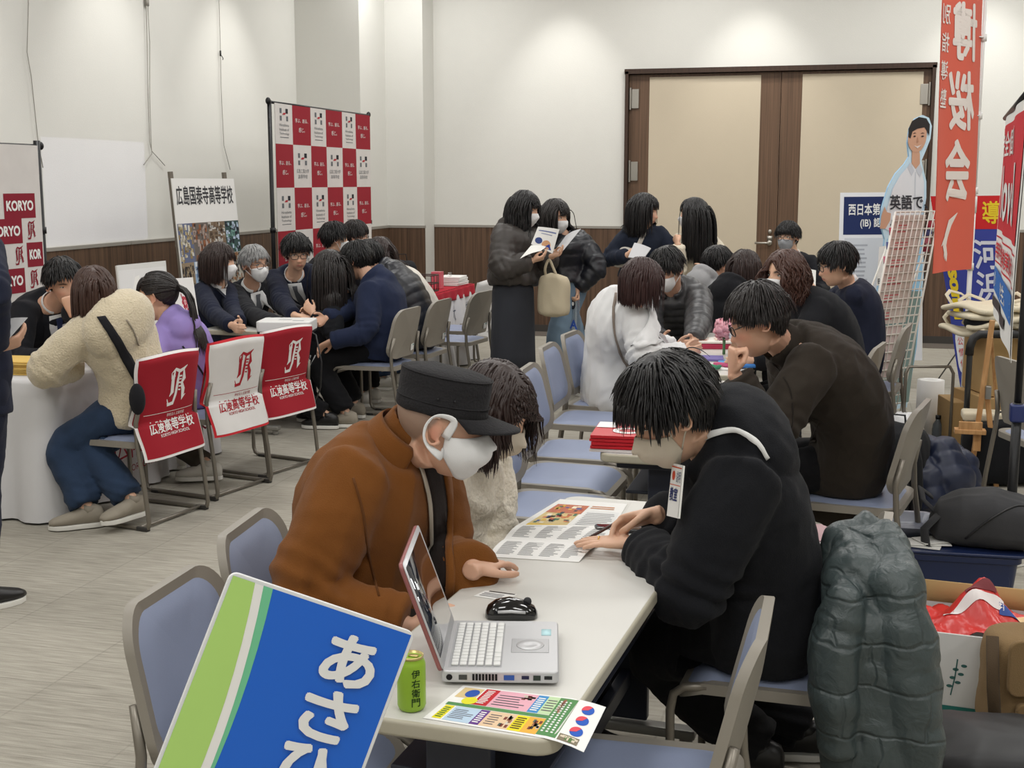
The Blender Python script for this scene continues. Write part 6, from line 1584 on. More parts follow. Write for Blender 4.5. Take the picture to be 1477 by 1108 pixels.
# white board and floral sign leaning by the first booth
def lean_board(name, label, cat, c4, thick, draw, frame=None):
    q = quad_fn(c4); s = Sheet(q, .4, .0008); slab(s.g, q, 0, 0, 1, 1, thick, PAPER, .5); draw(s); o = part(name, s.g, None, None, smooth=False); tag(o, label, cat); return o
d_ = 7.75
def d(s): s.rect(0, 0, 1, 1, flat((214, 214, 210)), 1); s.rect(.03, .03, .97, .97, flat((222, 222, 220)), 2)
bt = [at(196, 640, 7.55), at(262, 640, 7.75), at(239, 376, 7.9), at(168, 383, 7.75)]
lean_board('white_board', 'blank white board leaning behind the woman in the fleece and the girl in purple', 'board', bt, .02, d)
def d(s):
    s.rect(0, 0, 1, 1, WHITE, 1); s.rect(0, .02, 1, .20, flat((176, 44, 54)), 2); c = flat((190, 70, 84))
    for k, (x, y, r) in enumerate(((.45, .78, .14), (.6, .66, .16), (.42, .60, .13), (.62, .48, .15), (.5, .40, .12), (.72, .36, .10))):
        for j in range(6):
            a = j * math.pi / 3 + k; s.disc(x + math.cos(a) * r * .7, y + math.sin(a) * r * .30, r * .36, c, 2, ry=r * .15)
        s.disc(x, y, r * .3, flat((220, 150, 150)), 3, ry=r * .12)
    s.stroke([(.3, .86), (.45, .7), (.62, .56), (.52, .42), (.7, .28)], .03, flat((160, 40, 60)), 3)
bt = [at(272, 560, 7.60), at(302, 560, 7.66), at(278, 400, 7.75), at(248, 402, 7.70)]
lean_board('floral_sign', 'white upright sign with a red floral motif behind the girl in purple', 'sign', bt, .012, d)

# cloth covered table of the first booth, envelopes on it
CLOTHW = cloth('table_cloth', (208, 207, 208), bump=.08, var=.02, vscale=3)
def cloth_table(label, x0, x1, y0, y1, h, m, extra=None, over=None):
    t = thing('cloth_table', label, 'table', ((x0 + x1) / 2, (y0 + y1) / 2, 0)); g = G(); n = 120; per = []; L = 2 * (x1 - x0 + y1 - y0); r = .03
    for i in range(n):
        s_ = i / n * L; 
        if s_ < x1 - x0: p, nn = (x0 + s_, y0), (0, -1)
        elif s_ < x1 - x0 + y1 - y0: p, nn = (x1, y0 + s_ - (x1 - x0)), (1, 0)
        elif s_ < 2 * (x1 - x0) + y1 - y0: p, nn = (x1 - (s_ - (x1 - x0) - (y1 - y0)), y1), (0, 1)
        else: p, nn = (x0, y1 - (s_ - 2 * (x1 - x0) - (y1 - y0))), (-1, 0)
        per.append((p, nn, s_))
    cx, cy = (x0 + x1) / 2, (y0 + y1) / 2
    def ring(z):
        k = (h - z) / h; out = []
        for (px, py), (nx, ny), s_ in per:
            a = .012 + k * (.045 + .035 * math.sin(s_ * 15) + .02 * math.sin(s_ * 34 + 1)) ; cor = 1 + .06 * k
            out.append((cx + (px - cx) * cor + nx * a, cy + (py - cy) * (1 + .03 * k) + ny * a, z))
        return out
    rings = [[(cx + (px - cx) * f_, cy + (py - cy) * f_, h) for (px, py), _, _ in per] for f_ in (.02, .5, .97)] + [[(px, py, h - .004) for (px, py), _, _ in per]] + [ring(z) for z in (h - .02, h - .08, h - .2, h - .35, h - .5, .12, .012)]
    g.loft(rings, False); part('table_cloth', g, m, t)
    if extra: extra(t)
    g = G(); g.box((cx, cy, h - .02), (x1 - x0 - .02, y1 - y0 - .02, .03)); part('tabletop', g, T_EDGE, t)
    for sx in (-1, 1):
        for sy in (-1, 1): g = G(); g.tube([(cx + sx * (x1 - x0) * .4, cy + sy * (y1 - y0) * .42, 0), (cx + sx * (x1 - x0) * .4, cy + sy * (y1 - y0) * .42, h - .03)], .015, 8); part('leg', g, CH_TUBE, t)
    return t
KH = .70
def kx(t):
    s = Sheet(lambda u, v, h: np.array((-3.60 + h + .03 * (KH - v), u, v)), .1, .0006); s.text('広陵高等学校', 5.62, .22, 6.6, .36, MAR, 2); s.text('KORYO HIGH SCHOOL', 5.75, .15, 6.3, .185, MAR, 2); s.rect(5.6, .50, 6.7, .506, MAR, 2); part('cloth_print', s.g, None, t)
cloth_table('table under a white floor length cloth at the left edge', -4.22, -3.74, 5.28, 6.95, KH, CLOTHW, kx)
ENV = mat('manila', (226, 190, 104), rough=.8, var=.04); e0 = onz(38, 540, KH)
for i in range(9):
    rs = random.Random(i); slab_thing('envelope', 'stack of yellow envelopes on the white cloth, topmost sheets in view' if i > 6 else 'yellow envelope within the stack on the white cloth table', 'envelope', (e0.x - .04 + rs.uniform(-.008, .008), e0.y + .06 + rs.uniform(-.008, .008), KH + .001 + i * .0075), 8 + rs.uniform(-4, 4), .30, .23, .0070, ENV, 'yellow envelopes stacked on the white cloth')

# projector table
TX0, TX1, TY0, TY1 = -4.05, -3.52, 7.44, 8.62
table('black edged table under the projector at the second booth', (-3.785, 8.03), 90, L=1.22, w=.54, h=.70, group=None)
pz = onz(414, 464, .78); prj = thing('projector', 'flat white data projector on the second booth table', 'projector', (pz.x, pz.y, .70), R_(12)); prj.location.z = .715
OFF[prj.name] = tuple(prj.location); g = G(); g.prism(rrect(.34, .26, .03, 5), .012, .078, lambda u, v, h: (u, v, h)); part('housing', g, mat('projector_white', (226, 226, 224), rough=.4), prj, world=False, bevel=.008)
g = G(); g.prism(rrect(.335, .255, .03, 5), .0, .014, lambda u, v, h: (u, v, h)); part('underside', g, BLKP, prj, world=False); g = G(); g.tube([(-.17, .06, .045), (-.185, .06, .045)], .026, 16); part('lens', g, mat('gloss_black'  , (16, 16, 18)), prj, world=False)
s = Sheet(lambda u, v, h: np.array((u, v, .0785 + h)), .3); s.rect(-.05, -.03, .03, .03, flat((196, 196, 196)), 1); s.rect(.05, -.08, .12, -.04, flat((180, 182, 184)), 1); part('button_panel', s.g, None, prj, world=False)
for i, (px, py, L_, W_, an, lab, m_) in enumerate(((350, 468, .30, .21, 20, 'white handout beside the projector at its left', WHITE), (462, 455, .24, .17, 70, 'booklet with a sketch under the hands by the projector', WHITE), (392, 484, .12, .07, 10, 'dark card wallet in front of the projector', flat((44, 46, 52))))):
    p_ = onz(px, py, .70); slab_thing('handout', lab, 'paper', (p_.x, p_.y, .7008), an, L_, W_, .006 if i else .002, m_)
p_ = onz(340, 462, .70); g = G(); g.box((p_.x, p_.y, .708), (.10, .07, .014)); o = part('small_box', g, mat('white_box', (225, 225, 222)), None, bevel=.003); tag(o, 'small white box lying by the masked woman at the projector table', 'box')
g = G(); c0 = V3((pz.x + .15, pz.y - .05, .74)); g.tube([c0, c0 + (.10, -.08, -.02), c0 + (.16, -.14, -.18), c0 + (.14, -.12, -.34), c0 + (.08, -.04, -.42), c0 + (.0, .06, -.48)], .005, 6); g.tube([c0, c0 + (.06, -.10, -.03), c0 + (.09, -.16, -.22), c0 + (.02, -.14, -.4), c0 + (-.1, -.06, -.46)], .004, 6); o = part('projector_cable', g, BLKP, None); tag(o, 'black cables dropping from the projector over the table edge', 'cable')
# unseen spot added overhead throws the plain lilac field, standing in for the projector
pl = bpy.data.lights.new('lilac_field_spot', 'SPOT'); pl.energy = 9; pl.spot_size = R_(170); pl.spot_blend = 0; pl.shadow_soft_size = .004; pl.use_nodes = True
po = bpy.data.objects.new('lilac_field_spot', pl); COL.objects.link(po)
c1, c2, c3 = wl(62, 197), wl(210, 194), wl(216, 350); src = Vector((-4.35, (c1.y + c2.y) / 2, 3.15)); po.location = src; po.rotation_euler = Vector((-1, 0, 0)).to_track_quat('-Z', 'Y').to_euler(); Dw = src.x - XL
nt = pl.node_tree; em = nt.nodes['Emission']; em.inputs[0].default_value = (.66, .66, 1, 1); tc = nt.nodes.new('ShaderNodeTexCoord'); sp = nt.nodes.new('ShaderNodeSeparateXYZ'); nt.links.new(tc.outputs['Normal'], sp.inputs[0])
M_ = lambda op, a, b: (lambda n: (setattr(n, 'operation', op), [nt.links.new(x, n.inputs[i]) if hasattr(x, 'is_output') else setattr(n.inputs[i], 'default_value', x) for i, x in enumerate((a, b))], n.outputs[0])[-1])(nt.nodes.new('ShaderNodeMath'))
hw = abs(c2.y - c1.y) / 2 / Dw; rx = M_('ABSOLUTE', M_('DIVIDE', sp.outputs[0], sp.outputs[2]), 0.0); ry = M_('DIVIDE', sp.outputs[1], M_('ABSOLUTE', sp.outputs[2], 0.0))
top_, bot_ = (c1.z - src.z) / Dw, (1.18 - src.z) / Dw
fall = M_('DIVIDE', 1.0, M_('POWER', M_('ABSOLUTE', sp.outputs[2], 0.0), 3.0))     # even field, as a projector gives
nt.links.new(M_('MULTIPLY', M_('MULTIPLY', M_('LESS_THAN', rx, hw), M_('MULTIPLY', M_('LESS_THAN', ry, top_), M_('GREATER_THAN', ry, bot_))), fall), em.inputs[1])

# red cloth table at the third booth
def rx_(t):
    s = Sheet(lambda u, v, h: np.array((-3.385 + h + .035 * (.70 - v), u, v)), .1, .0006); s.text('広島工業大学高等学校', 10.35, .42, 11.35, .56, flat((96, 100, 112)), 2); s.rect(10.62, .60, 10.70, .66, flat((70, 74, 86)), 2); part('cloth_print', s.g, None, t)
    g = G(); n = 40
    g.grid(lambda u, v: (-3.985 + .595 * u, 10.17 + 1.26 * v, .706), 4, 8); g.grid(lambda u, v: (-3.375 + .012 * math.sin(v * 40) * (u), 10.17 + 1.26 * v, .706 - .10 * u), 4, 40); g.grid(lambda u, v: (-3.985 + .61 * u, 10.155 - .004 * v, .706 - .10 * v), 12, 3); part('runner', g, cloth('runner_red', (172, 34, 50), bump=.05), t, solid=.003)
cloth_table('table with white skirt and crimson top cloth beyond the grey chairs', -3.98, -3.40, 10.2, 11.4, .70, CLOTHW, rx_)
def boxthing(name, label, cat, c, sz, m, ang=0, group=None, bevel=.003):
    g = G(); A = R_(ang); g.box((c[0], c[1], c[2] + sz[2] / 2), sz, [[math.cos(A), -math.sin(A), 0], [math.sin(A), math.cos(A), 0], [0, 0, 1]]); o = part(name, g, m, None, bevel=bevel); tag(o, label, cat, group); return o
p_ = onz(631, 416, .71); boxthing('acrylic_box', 'glowing pink acrylic block standing on the crimson cloth', 'box', (p_.x, p_.y, .71), (.09, .09, .15), mat('pink_acrylic', (236, 120, 134), rough=.2, trans=.25))
for i in range(5):
    p_ = onz(660 + (i % 2), 411, .71); slab_thing('pamphlet', 'white pamphlet in the low stack on the crimson cloth', 'pamphlet', (p_.x - .05, p_.y, .712 + i * .016), 86 + i * 2, .30, .21, .015, WHITE, 'white pamphlets stacked on the crimson cloth')
p_ = onz(612, 420, .71); rk = thing('wire_basket', 'dark wire basket on the crimson cloth beside the pink block', 'basket', (p_.x, p_.y, .71)); g = G()
for z in (.005, .07, .14): g.tube([(p_.x + a, p_.y + b, .71 + z) for a, b in rrect(.22, .16, .02, 3)], .005, 6, close=True)
for a, b in rrect(.22, .16, .02, 1): g.tube([(p_.x + a, p_.y + b, .715), (p_.x + a, p_.y + b, .85)], .004, 6)
part('frame', g, mat('dark_brown_wire', (60, 44, 36), rough=.5), rk)
p_ = onz(649, 412, .71); g = G(); g.box((p_.x, p_.y, .77), (.006, .10, .12)); g.box((p_.x + .02, p_.y, .713), (.05, .10, .005)); o = part('acrylic_stand', g, clear_mat('acrylic', .25), None); tag(o, 'clear acrylic card stand on the crimson cloth', 'stand')


def soft_bag(name, label, cat, c, sz, m, ang=0, seed=0, squash=.75, amp=.02, freq=9, handles=None, vox=.014, group=None, parent=None):
    """sagging cloth bag: rounded box pushed about and remeshed"""
    t = thing(name, label, cat, tuple(c), R_(ang), group) if parent is None else parent; g = G(); n = 28; a = np.arange(n) * 2 * math.pi / n; e = .55; rings = []
    for k in np.linspace(0, 1, 14):
        s_ = (1 - abs(2 * k - 1) ** 9) ** .5 * (1 - (1 - squash) * k); s_ = max(s_, .25)
        rings.append(np.stack([np.sign(np.cos(a)) * np.abs(np.cos(a)) ** e * sz[0] / 2 * s_, np.sign(np.sin(a)) * np.abs(np.sin(a)) ** e * sz[1] / 2 * s_, np.full(n, k * sz[2])], 1))
    g.loft(rings); o = link('bag_body', g.mesh('bag_body'), m, t); remesh(o, vox, 4); fold(o, amp, freq, seed)
    P_ = coords(o.data); P_[:, 2] = np.maximum(P_[:, 2], 0.002); setco(o.data, P_)
    for hp, r_ in (handles or []):
        h = G(); h.tube(hp, r_, 8, flatten=.35); part('handle', h, m, t, world=False)
    return t


soft_bag('black_bag', 'black bag slumped on the near end of the crimson cloth', 'bag', (-3.72, 10.32, .712), (.34, .30, .26), cloth('bag_black', (24, 25, 28)), 20, 4, handles=[([(-.08, .05, .2), (-.06, .05, .32), (.06, .05, .32), (.08, .05, .2)], .012)])
# ------------------------------------------------------------------ right side: standee, rack, flags, boxes, bags
def frame_plane(o, ang, lean):
    """upright plane through o: U along angle ang on the floor, Vv up and leaning back by lean, N towards the viewer"""
    a = R_(ang); U = V3((math.cos(a), math.sin(a), 0)); N0 = V3((math.sin(a), -math.cos(a), 0)); Vv = unit(V3((0, 0, 1)) - N0 * lean); return V3(o), U, Vv, unit(np.cross(U, Vv))


# life size standee of a man in a white shirt
so = onz(1236, 598, 0); SO, SU, SV, SN = frame_plane(so, 48, .10)
def suv(px, py):
    p = V3(on_plane(px, py, SO, SN)) - SO; return float(np.dot(p, SU)), float(np.dot(p, SV))
sfn = lambda u, v, h: SO + SU * u + SV * v + SN * h
outl = [(1236, 592), (1248, 520), (1262, 440), (1272, 380), (1276, 345), (1270, 322), (1272, 300), (1281, 270), (1292, 250), (1305, 236), (1311, 226), (1309, 205), (1312, 185), (1320, 171), (1331, 166), (1340, 170), (1344, 182), (1342, 200), (1335, 218), (1329, 232), (1332, 245), (1336, 262), (1336, 285), (1332, 310), (1332, 400), (1322, 500), (1306, 600)]
O2 = [suv(*q) for q in outl]
st = thing('standee', 'tall cutout standee of a man in a white shirt behind the wire rack', 'standee', tuple(SO))
g = G(); g.prism(O2[::-1], -.012, 0, sfn); part('board', g, mat('board_edge', (150, 190, 220), rough=.6), st, smooth=False)
s = Sheet(sfn, .1, .0012); PL = lambda pts, m, l: s.poly([suv(*q) for q in pts][::-1], m, l)
SKY = flat((156, 202, 232)); SEA = flat((128, 150, 146)); WHS = flat((226, 228, 234)); SKN = flat((206, 160, 134)); SHD = flat((200, 204, 214))
PL(outl, flat((200, 226, 242)), 1)
PL([(1242, 560), (1252, 500), (1266, 430), (1275, 380), (1279, 345), (1300, 330), (1330, 330), (1330, 400), (1322, 500), (1308, 580)], SKY, 2); PL([(1256, 540), (1270, 450), (1276, 420), (1328, 420), (1320, 500), (1310, 580), (1256, 580)], SEA, 3)
PL([(1276, 322), (1279, 300), (1287, 272), (1297, 254), (1309, 240), (1316, 232), (1324, 234), (1328, 244), (1332, 262), (1332, 285), (1328, 310), (1328, 345), (1316, 352), (1292, 352), (1285, 335), (1276, 330)], WHS, 4)
PL([(1315, 210), (1323, 212), (1326, 222), (1326, 236), (1320, 244), (1314, 236)], SKN, 5)                                  # neck
s.poly([suv(1322 + 13.5 * math.cos(t) + (2.0 * math.sin(t)), 197 - 23 * math.sin(t)) for t in np.linspace(0, 2 * math.pi, 26)[:-1]], SKN, 6)   # face
PL([(1309, 198), (1309, 186), (1314, 175), (1324, 169), (1335, 171), (1340, 180), (1339, 196), (1336, 190), (1332, 184), (1322, 186), (1315, 190), (1312, 200)], flat((44, 40, 40)), 7)
for a, b in ((1315.5, 1320), (1326.5, 1332)): PL([(a, 197), ((a + b) / 2, 195.6), (b, 196.6), ((a + b) / 2, 198.2)], flat((50, 40, 38)), 8); PL([(a - .5, 193.2), ((a + b) / 2, 191.4), (b + .5, 192.4), ((a + b) / 2, 192.8)], flat((60, 46, 42)), 8)
PL([(1322, 197), (1324, 205), (1320.5, 206)], flat((186, 138, 112)), 8); PL([(1316.5, 210), (1321, 211.5), (1328, 209), (1322, 214)], flat((224, 214, 210)), 8)
PL([(1312, 234), (1318, 246), (1314, 254), (1308, 242)], SHD, 5); PL([(1326, 236), (1320, 246), (1326, 256), (1330, 246)], SHD, 5); PL([(1319, 248), (1320.2, 248), (1318, 345), (1316.5, 345)], SHD, 5)
PL([(1268, 330), (1270, 312), (1275, 298), (1278, 306), (1284, 308), (1283, 318), (1276, 330)], SKN, 6)     # hand
def ST(t, a, b, m, l=9, bold=0): (u0, v0), (u1, v1) = suv(*a), suv(*b); s.text(t, u0, v0, u1, v1, m, l, bold)
ST('英語で、', (1282, 303), (1336, 281), flat((50, 50, 56)), bold=.02); ST('世界', (1283, 342), (1312, 316), flat((50, 50, 56)), bold=.02)
PL([(1263, 412), (1267, 356), (1296, 352), (1296, 412)], flat((238, 238, 236)), 6); ST('ECCジュニア', (1265, 410), (1296, 399), flat((52, 52, 54)), bold=.02); PL([(1270, 396), (1274, 380), (1292, 380), (1294, 396)], flat((60, 92, 76)), 7)
part('print', s.g, None, st, smooth=False)
g = G(); b0 = sfn(.42, 1.0, -.014); b1 = sfn(.42, .0, -.014) - SN * .42; b1[2] = 0.005; g.bar(b0, b1, .12, .006, SN); part('strut', g, mat('kraft', (170, 140, 100), rough=.8), st)

# white wire rack with brochures
ro = onz(1222, 652, 0); RO, RU, RV, RN = frame_plane(ro, 50, .12)
def ruv(px, py): p = V3(on_plane(px, py, RO, RN)) - RO; return float(np.dot(p, RU)), float(np.dot(p, RV))
rfn = lambda u, v, h: RO + RU * u + RV * v + RN * h
tl_, tr_ = ruv(1291, 306), ruv(1354, 305); RWd = max(.36, tr_[0] - tl_[0]); RH = (tl_[1] + tr_[1]) / 2
off_ = tl_[0]; sk = off_ / RH
rk = thing('wire_rack', 'leaning white wire grid rack of brochures in front of the standee', 'rack', tuple(RO)); g = G(); WIREW = mat('white_wire', (226, 224, 216), rough=.4)
R2 = lambda u, v, h: rfn(u + sk * v, v, h)
nv = int(RH / .055); nu = 9
for i in range(nv + 1): v = .03 + i * (RH - .03) / nv; g.tube([R2(0, v, 0), R2(RWd, v, 0)], .0042 if i % 2 else .0055, 6)
for j in range(nu + 1): u = RWd * j / nu; g.tube([R2(u, 0, .004), R2(u, RH, .004)], .0034 if 0 < j < nu else .0065, 6)
part('grid', g, WIREW, rk); g = G()
for u in (.02, RWd - .02): a = R2(u, RH * .9, -.01); b = R2(u, 0, 0) - RN * .30; b[2] = .006; g.tube([a, b], .006, 8)
part('back_leg', g, WIREW, rk)
PINKP = flat((218, 202, 200)); rs = random.Random(4)
for k, (v0, v1, u0, u1, m_) in enumerate(((RH * .52, RH - .02, .02, .74, flat((214, 206, 200))), (RH * .29, RH * .51, .0, .70, flat((216, 200, 198))), (RH * .30, RH * .48, .72, .86, flat((180, 200, 216))), (.05, RH * .26, .16, .84, flat((212, 202, 198))))):
    sb = Sheet(lambda u, v, h: R2(u * RWd, v, -.006 + h), .4, .0008); fnk = lambda u, v, h: R2(u * RWd, v, -.006 + h); slab(sb.g, fnk, u0, v0, u1, v1, .012, PAPER, .5); sb.rect(u0, v0, u1, v1, m_, 1)
    for r_ in range(int((v1 - v0) / .11)):
        y = v0 + .11 * r_; sb.rect(u0, y + .098, u1, y + .108, flat((196, 188, 182)), 2)
        if k in (0, 1, 3) and rs.random() < .75: sb.lines(u0 + .1, y + .02, u0 + .1 + (u1 - u0) * .5, y + .08, 3, flat((206, 120, 124)), 3, .4, .5, r_ + k)
    o = part('brochure_sheet', sb.g, None, None, smooth=False); tag(o, ['tall pale brochure sheet filling the upper half of the wire rack', 'pink brochure sheet in the middle of the wire rack', 'narrow blue brochure beside the pink sheet on the wire rack', 'pale brochure sheet low on the wire rack'][k], 'brochure')
for i in range(7):
    u, v = ((RWd * .90, RH - .08 - i * .052) if i < 4 else (RWd * .06, RH - .12 - (i - 4) * .09)); c = [(190, 70, 90), (90, 96, 150), (206, 120, 140), (150, 60, 80)][i % 4]
    g = G(); g.box(R2(u, v, -.012), (.055, .008, .048), np.stack([RU, RN, RV], 1)); o = part('keyring_card', g, flat(c)); tag(o, 'small bright card hung along the edge of the wire rack', 'card', 'bright cards hung on the wire rack')

# white poster board with navy heading
pp = [at(1205, 520, 10.35), at(1330, 520, 10.05), at(1330, 277, 10.2), at(1212, 278, 10.5)]; q = quad_fn(pp); pb = thing('poster_board', 'white poster board with navy heading behind the man in the navy suit', 'poster', tuple(V3(pp[0]) * (1, 1, 0))); s = Sheet(q, .3, .0012); slab(s.g, q, 0, 0, 1, 1, .02, PAPER, .5)
s.rect(0, 0, 1, 1, flat((232, 233, 236)), 1); s.rect(.05, .75, .97, .975, flat((32, 46, 92)), 2); s.text('西日本第1号の国際', .11, .865, .95, .935, WHITE, 3, bold=.02); s.text('(IB) 認定 一条校', .26, .785, .92, .85, WHITE, 3, bold=.02); s.rect(.07, .30, .95, .73, flat((208, 212, 218)), 2); s.lines(.10, .34, .36, .70, 14, flat((170, 174, 182)), 3, .4, .2, 1); s.disc(.72, .55, .19, flat((238, 238, 238)), 3, ry=.15); s.poly([(.55, .42), (.62, .52), (.74, .50), (.92, .56), (.92, .40), (.7, .36)], flat((66, 68, 76)), 4); s.rect(.07, .275, .95, .295, flat((70, 90, 150)), 3); s.lines(.16, .04, .9, .24, 6, flat((176, 110, 110)), 3, .35, .4, 3)
part('print', s.g, None, pb, smooth=False); g = G()
for u in (.15, .85): a = q(u, .1, -.03); g.bar(a, (a[0], a[1], 0), .03, .02)
g.bar(q(.5, .9, -.03), q(.5, .1, -.03) * (1, 1, 0) + V3((.05, .4, 0)), .03, .02); part('stand', g, mat('board_stand', (108, 100, 90)), pb)

# orange nobori flag, seen from its back
fd = 7.9; fp0 = V3(at(1408, 200, fd)); FU = V3((math.cos(R_(62)), math.sin(R_(62)), 0)); fz0, fz1 = at(1410, 388, fd).z, 2.86
def fpx(px, py): # plane through the pole
    n = V3((FU[1], -FU[0], 0)); p = V3(on_plane(px, py, fp0, n)) - fp0; return float(np.dot(p, FU)), p[2] + fp0[2]
FWd = abs(fpx(1349, 250)[0]); fl = thing('nobori_flag', 'tall orange banner flag with white brush lettering seen from the back, on white pole', 'flag', (fp0[0], fp0[1], 0))
ffn = lambda u, v, h: fp0 * (1, 1, 0) + FU * (-FWd + u) + V3((FU[1], -FU[0], 0)) * (h + .016 * math.sin(u * 11 + v * 1.5)) + V3((0, 0, v))
ORG = mat('flag_orange', (220, 100, 80), rough=.75, var=.06, vscale=3); FW = flat((236, 226, 220)); s = Sheet(ffn, .022, .0015); slab(s.g, ffn, 0, fz0, FWd, fz1, .0016, ORG, .05); s.rect(0, fz0, FWd, fz1, ORG, 1)
zz = lambda y: at(1380, y, fd).z
s.vtext('個別指導塾', .012, zz(166), FWd * .22, zz(-28), FW, 3, bold=.015, mirror=True, gap=.30)
for ch_, y0, y1, sl in (('博', 92, 10, -.12), ('桜', 190, 106, -.15), ('会', 290, 202, -.1)): s.text(ch_, FWd * .28, zz(y0), FWd * .80, zz(y1), FW, 3, bold=.03, mirror=True, slant=sl)
yv = lambda y: zz(y); s.stroke([(FWd * .62, yv(306)), (FWd * .48, yv(320)), (FWd * .40, yv(338)), (FWd * .36, yv(352)), (FWd * .42, yv(366)), (FWd * .44, yv(374))], [.004, .05, .05, .06, .04, .004], FW, 3); s.stroke([(FWd * .42, yv(334)), (FWd * .30, yv(348)), (FWd * .24, yv(352))], [.03, .02, .003], FW, 3); s.stroke([(FWd * .38, yv(352)), (FWd * .36, yv(366)), (FWd * .40, yv(373))], [.03, .012, .003], FW, 3)
part('cloth', s.g, None, fl, smooth=False)
PW = mat('pole_white', (228, 228, 226), rough=.35); g = G(); px_ = fp0 + FU * .02; g.tube([(px_[0], px_[1], .05), (px_[0], px_[1], 1.55)], .015, 10); g.tube([(px_[0], px_[1], 1.5), (px_[0], px_[1], 3.0)], .012, 10); g.tube([(px_[0], px_[1], 1.46), (px_[0], px_[1], 1.56)], .019, 10); part('pole', g, PW, fl)
for y in (54, 167, 275, 385): g = G(); z = at(1408, y, fd).z; g.tube([(px_[0], px_[1], z - .022), (px_[0], px_[1], z + .022)], .021, 10); g.bar(px_ * (1, 1, 0) + (0, 0, z), px_ * (1, 1, 0) - FU * .07 + (0, 0, z),   .022, .006); part('loop', g, PW, fl)
g = G(); a_ = np.arange(24) * math.pi / 12; g.loft([[(px_[0] + r_ * math.cos(t), px_[1] + r_ * math.sin(t), z) for t in a_] for r_, z in ((.17, 0), (.18, .03), (.16, .07), (.04, .085))]); part('base', g, PW, fl)

# blue prep school banner behind
bq = [at(1389, 578, 9.25), at(1446, 578, 9.05), at(1447, 282, 9.1), at(1343, 283, 9.4)]; q = quad_fn(bq); qq = lambda u, v, h: q(u, v, h + .01 * math.sin(v * 9)); bb = thing('blue_banner', 'blue and red banner with big white characters behind the orange flag', 'banner', tuple(V3(bq[0]) * (1, 1, 0))); s = Sheet(qq, .04, .0022); slab(s.g, qq, 0, 0, 1, 1, .002, flat((62, 74, 160)), .12)
s.rect(0, 0, 1, 1, flat((62, 72, 158)), 1); s.rect(0, .84, 1, 1, flat((206, 40, 44)), 2); YEL = flat((236, 206, 50)); s.text('指', .12, .865, .36, .975, YEL, 3, bold=.02); s.text('導', .72, .865, .97, .975, YEL, 3, bold=.02); WC = flat((222, 224, 236))
for i, c in enumerate('河浜塾'): s.text(c, .55, .645 - i * .155, .98, .79 - i * .155, WC, 3, bold=.02)
s.text('Personal', .08, .40, .30, .81, YEL, 3, bold=.02, rot=-90)
rr_ = rrect(.93, .20, .05, 5, .515, .24); s.poly(rr_, flat((232, 232, 234)), 3)
for i, t in enumerate(('公立高校入試に', '情熱の少人数', '個別指導')): s.text(t, .10, .275 - i * .055, .92 - .2 * (i == 2), .315 - i * .055, flat((206, 60, 66)), 4)
part('cloth', s.g, None, bb, smooth=False); g = G(); g.tube([q(-.02, .98, -.02), q(.5, .4, -.08), q(1.02, .02, -.02)], .006, 6); g.tube([q(1.02, .98, -.02), q(.5, .4, -.08), q(-.02, .02, -.02)], .006, 6); g.tube([q(.5, .4, -.08), V3(onz(1353, 548, 0.0)) + (0, 0, .004)], .006, 6); g.tube([q(-.02, .02, -.02), q(-.02, .02, -.02) * (1, 1, 0)], .006, 6); g.tube([q(1.02, .02, -.02), q(1.02, .02, -.02) * (1, 1, 0)], .006, 6); part('stand', g, BLKM, bb)

# red and white banner on a black pole, running out of frame to the right
nl, nr = V3(at(1450, 174, 6.0)), V3(at(1482, 150, 4.25)); nb_ = at(1440, 447, 6.05).z; NU = unit((nr - nl) * (1, 1, 0)); NW = float(np.linalg.norm((nr - nl)[:2])); NZ1 = nl[2]; NH = NZ1 - nb_
nfn = lambda u, v, h: nl * (1, 1, 0) + NU * u + V3((NU[1], -NU[0], 0)) * (h + .005 * math.sin(u * 7 + v * 5)) + V3((0, 0, NZ1 - NH + v * NH))
nb = thing('red_banner', 'red and white banner on a black pole at the right edge', 'banner', tuple(nl * (1, 1, 0))); s = Sheet(nfn, .04, .0030); slab(s.g, nfn, 0, 0, NW, 1, .002, WHITE, .1); NR = flat((204, 28, 44))
s.rect(0, 0, NW, 1, WHITE, 1); s.rect(.06, .44, NW - .06, .955, NR, 2); s.text('完全個別', NW * .16, .80, NW * .70, .92, WHITE, 3, bold=.015); s.text('Novel', NW * .12, .50, NW * .84, .76, WHITE, 3, bold=.03); s.rect(.06, .40, NW - .06, .408, NR, 2); s.rect(.06, .272, NW - .06, .28, NR, 2); s.text('無料体験実施中', .1, .295, NW - .1, .385, NR, 3, bold=.02)
BLB = flat((44, 110, 190)); s.poly([(x, y) for x, y in rrect(NW - .12, .12, .03, 4, NW / 2, .19)], BLB, 2); s.text('小学生中学生高校生', .14, .15, NW - .14, .23, WHITE, 3, bold=.02); s.lines(.1, .05, NW - .1, .11, 1, flat((70, 60, 62)), 3, .8, .3, 2)
part('cloth', s.g, None, nb, smooth=False); pb0 = onz(1450, 866, 0); g = G(); tpz = V3((pb0.x, pb0.y, 0)); g.tube([tpz + (0, 0, .02), tpz + (0, 0, .80)], .019, 10); g.tube([tpz + (0, 0, .72), tpz + (-.0, 0, 1.45)], .014, 10); g.tube([tpz + (0, 0, 1.4), tpz + (0, 0, NZ1 + .02)], .012, 10); part('pole', g, BLKM, nb)
g = G(); g.tube([nl + (0, 0, .012) - NU * .03, nl * (1, 1, 0) + NU * (NW + .05) + (0, 0, NZ1 + .012)], .011, 8); part('top_bar', g, BLKM, nb); g = G(); g.box(tpz + (0, 0, .76), (.055, .055, .07)); part('clamp', g, mat('clamp_blue', (36, 48, 100), rough=.4), nb, bevel=.008)
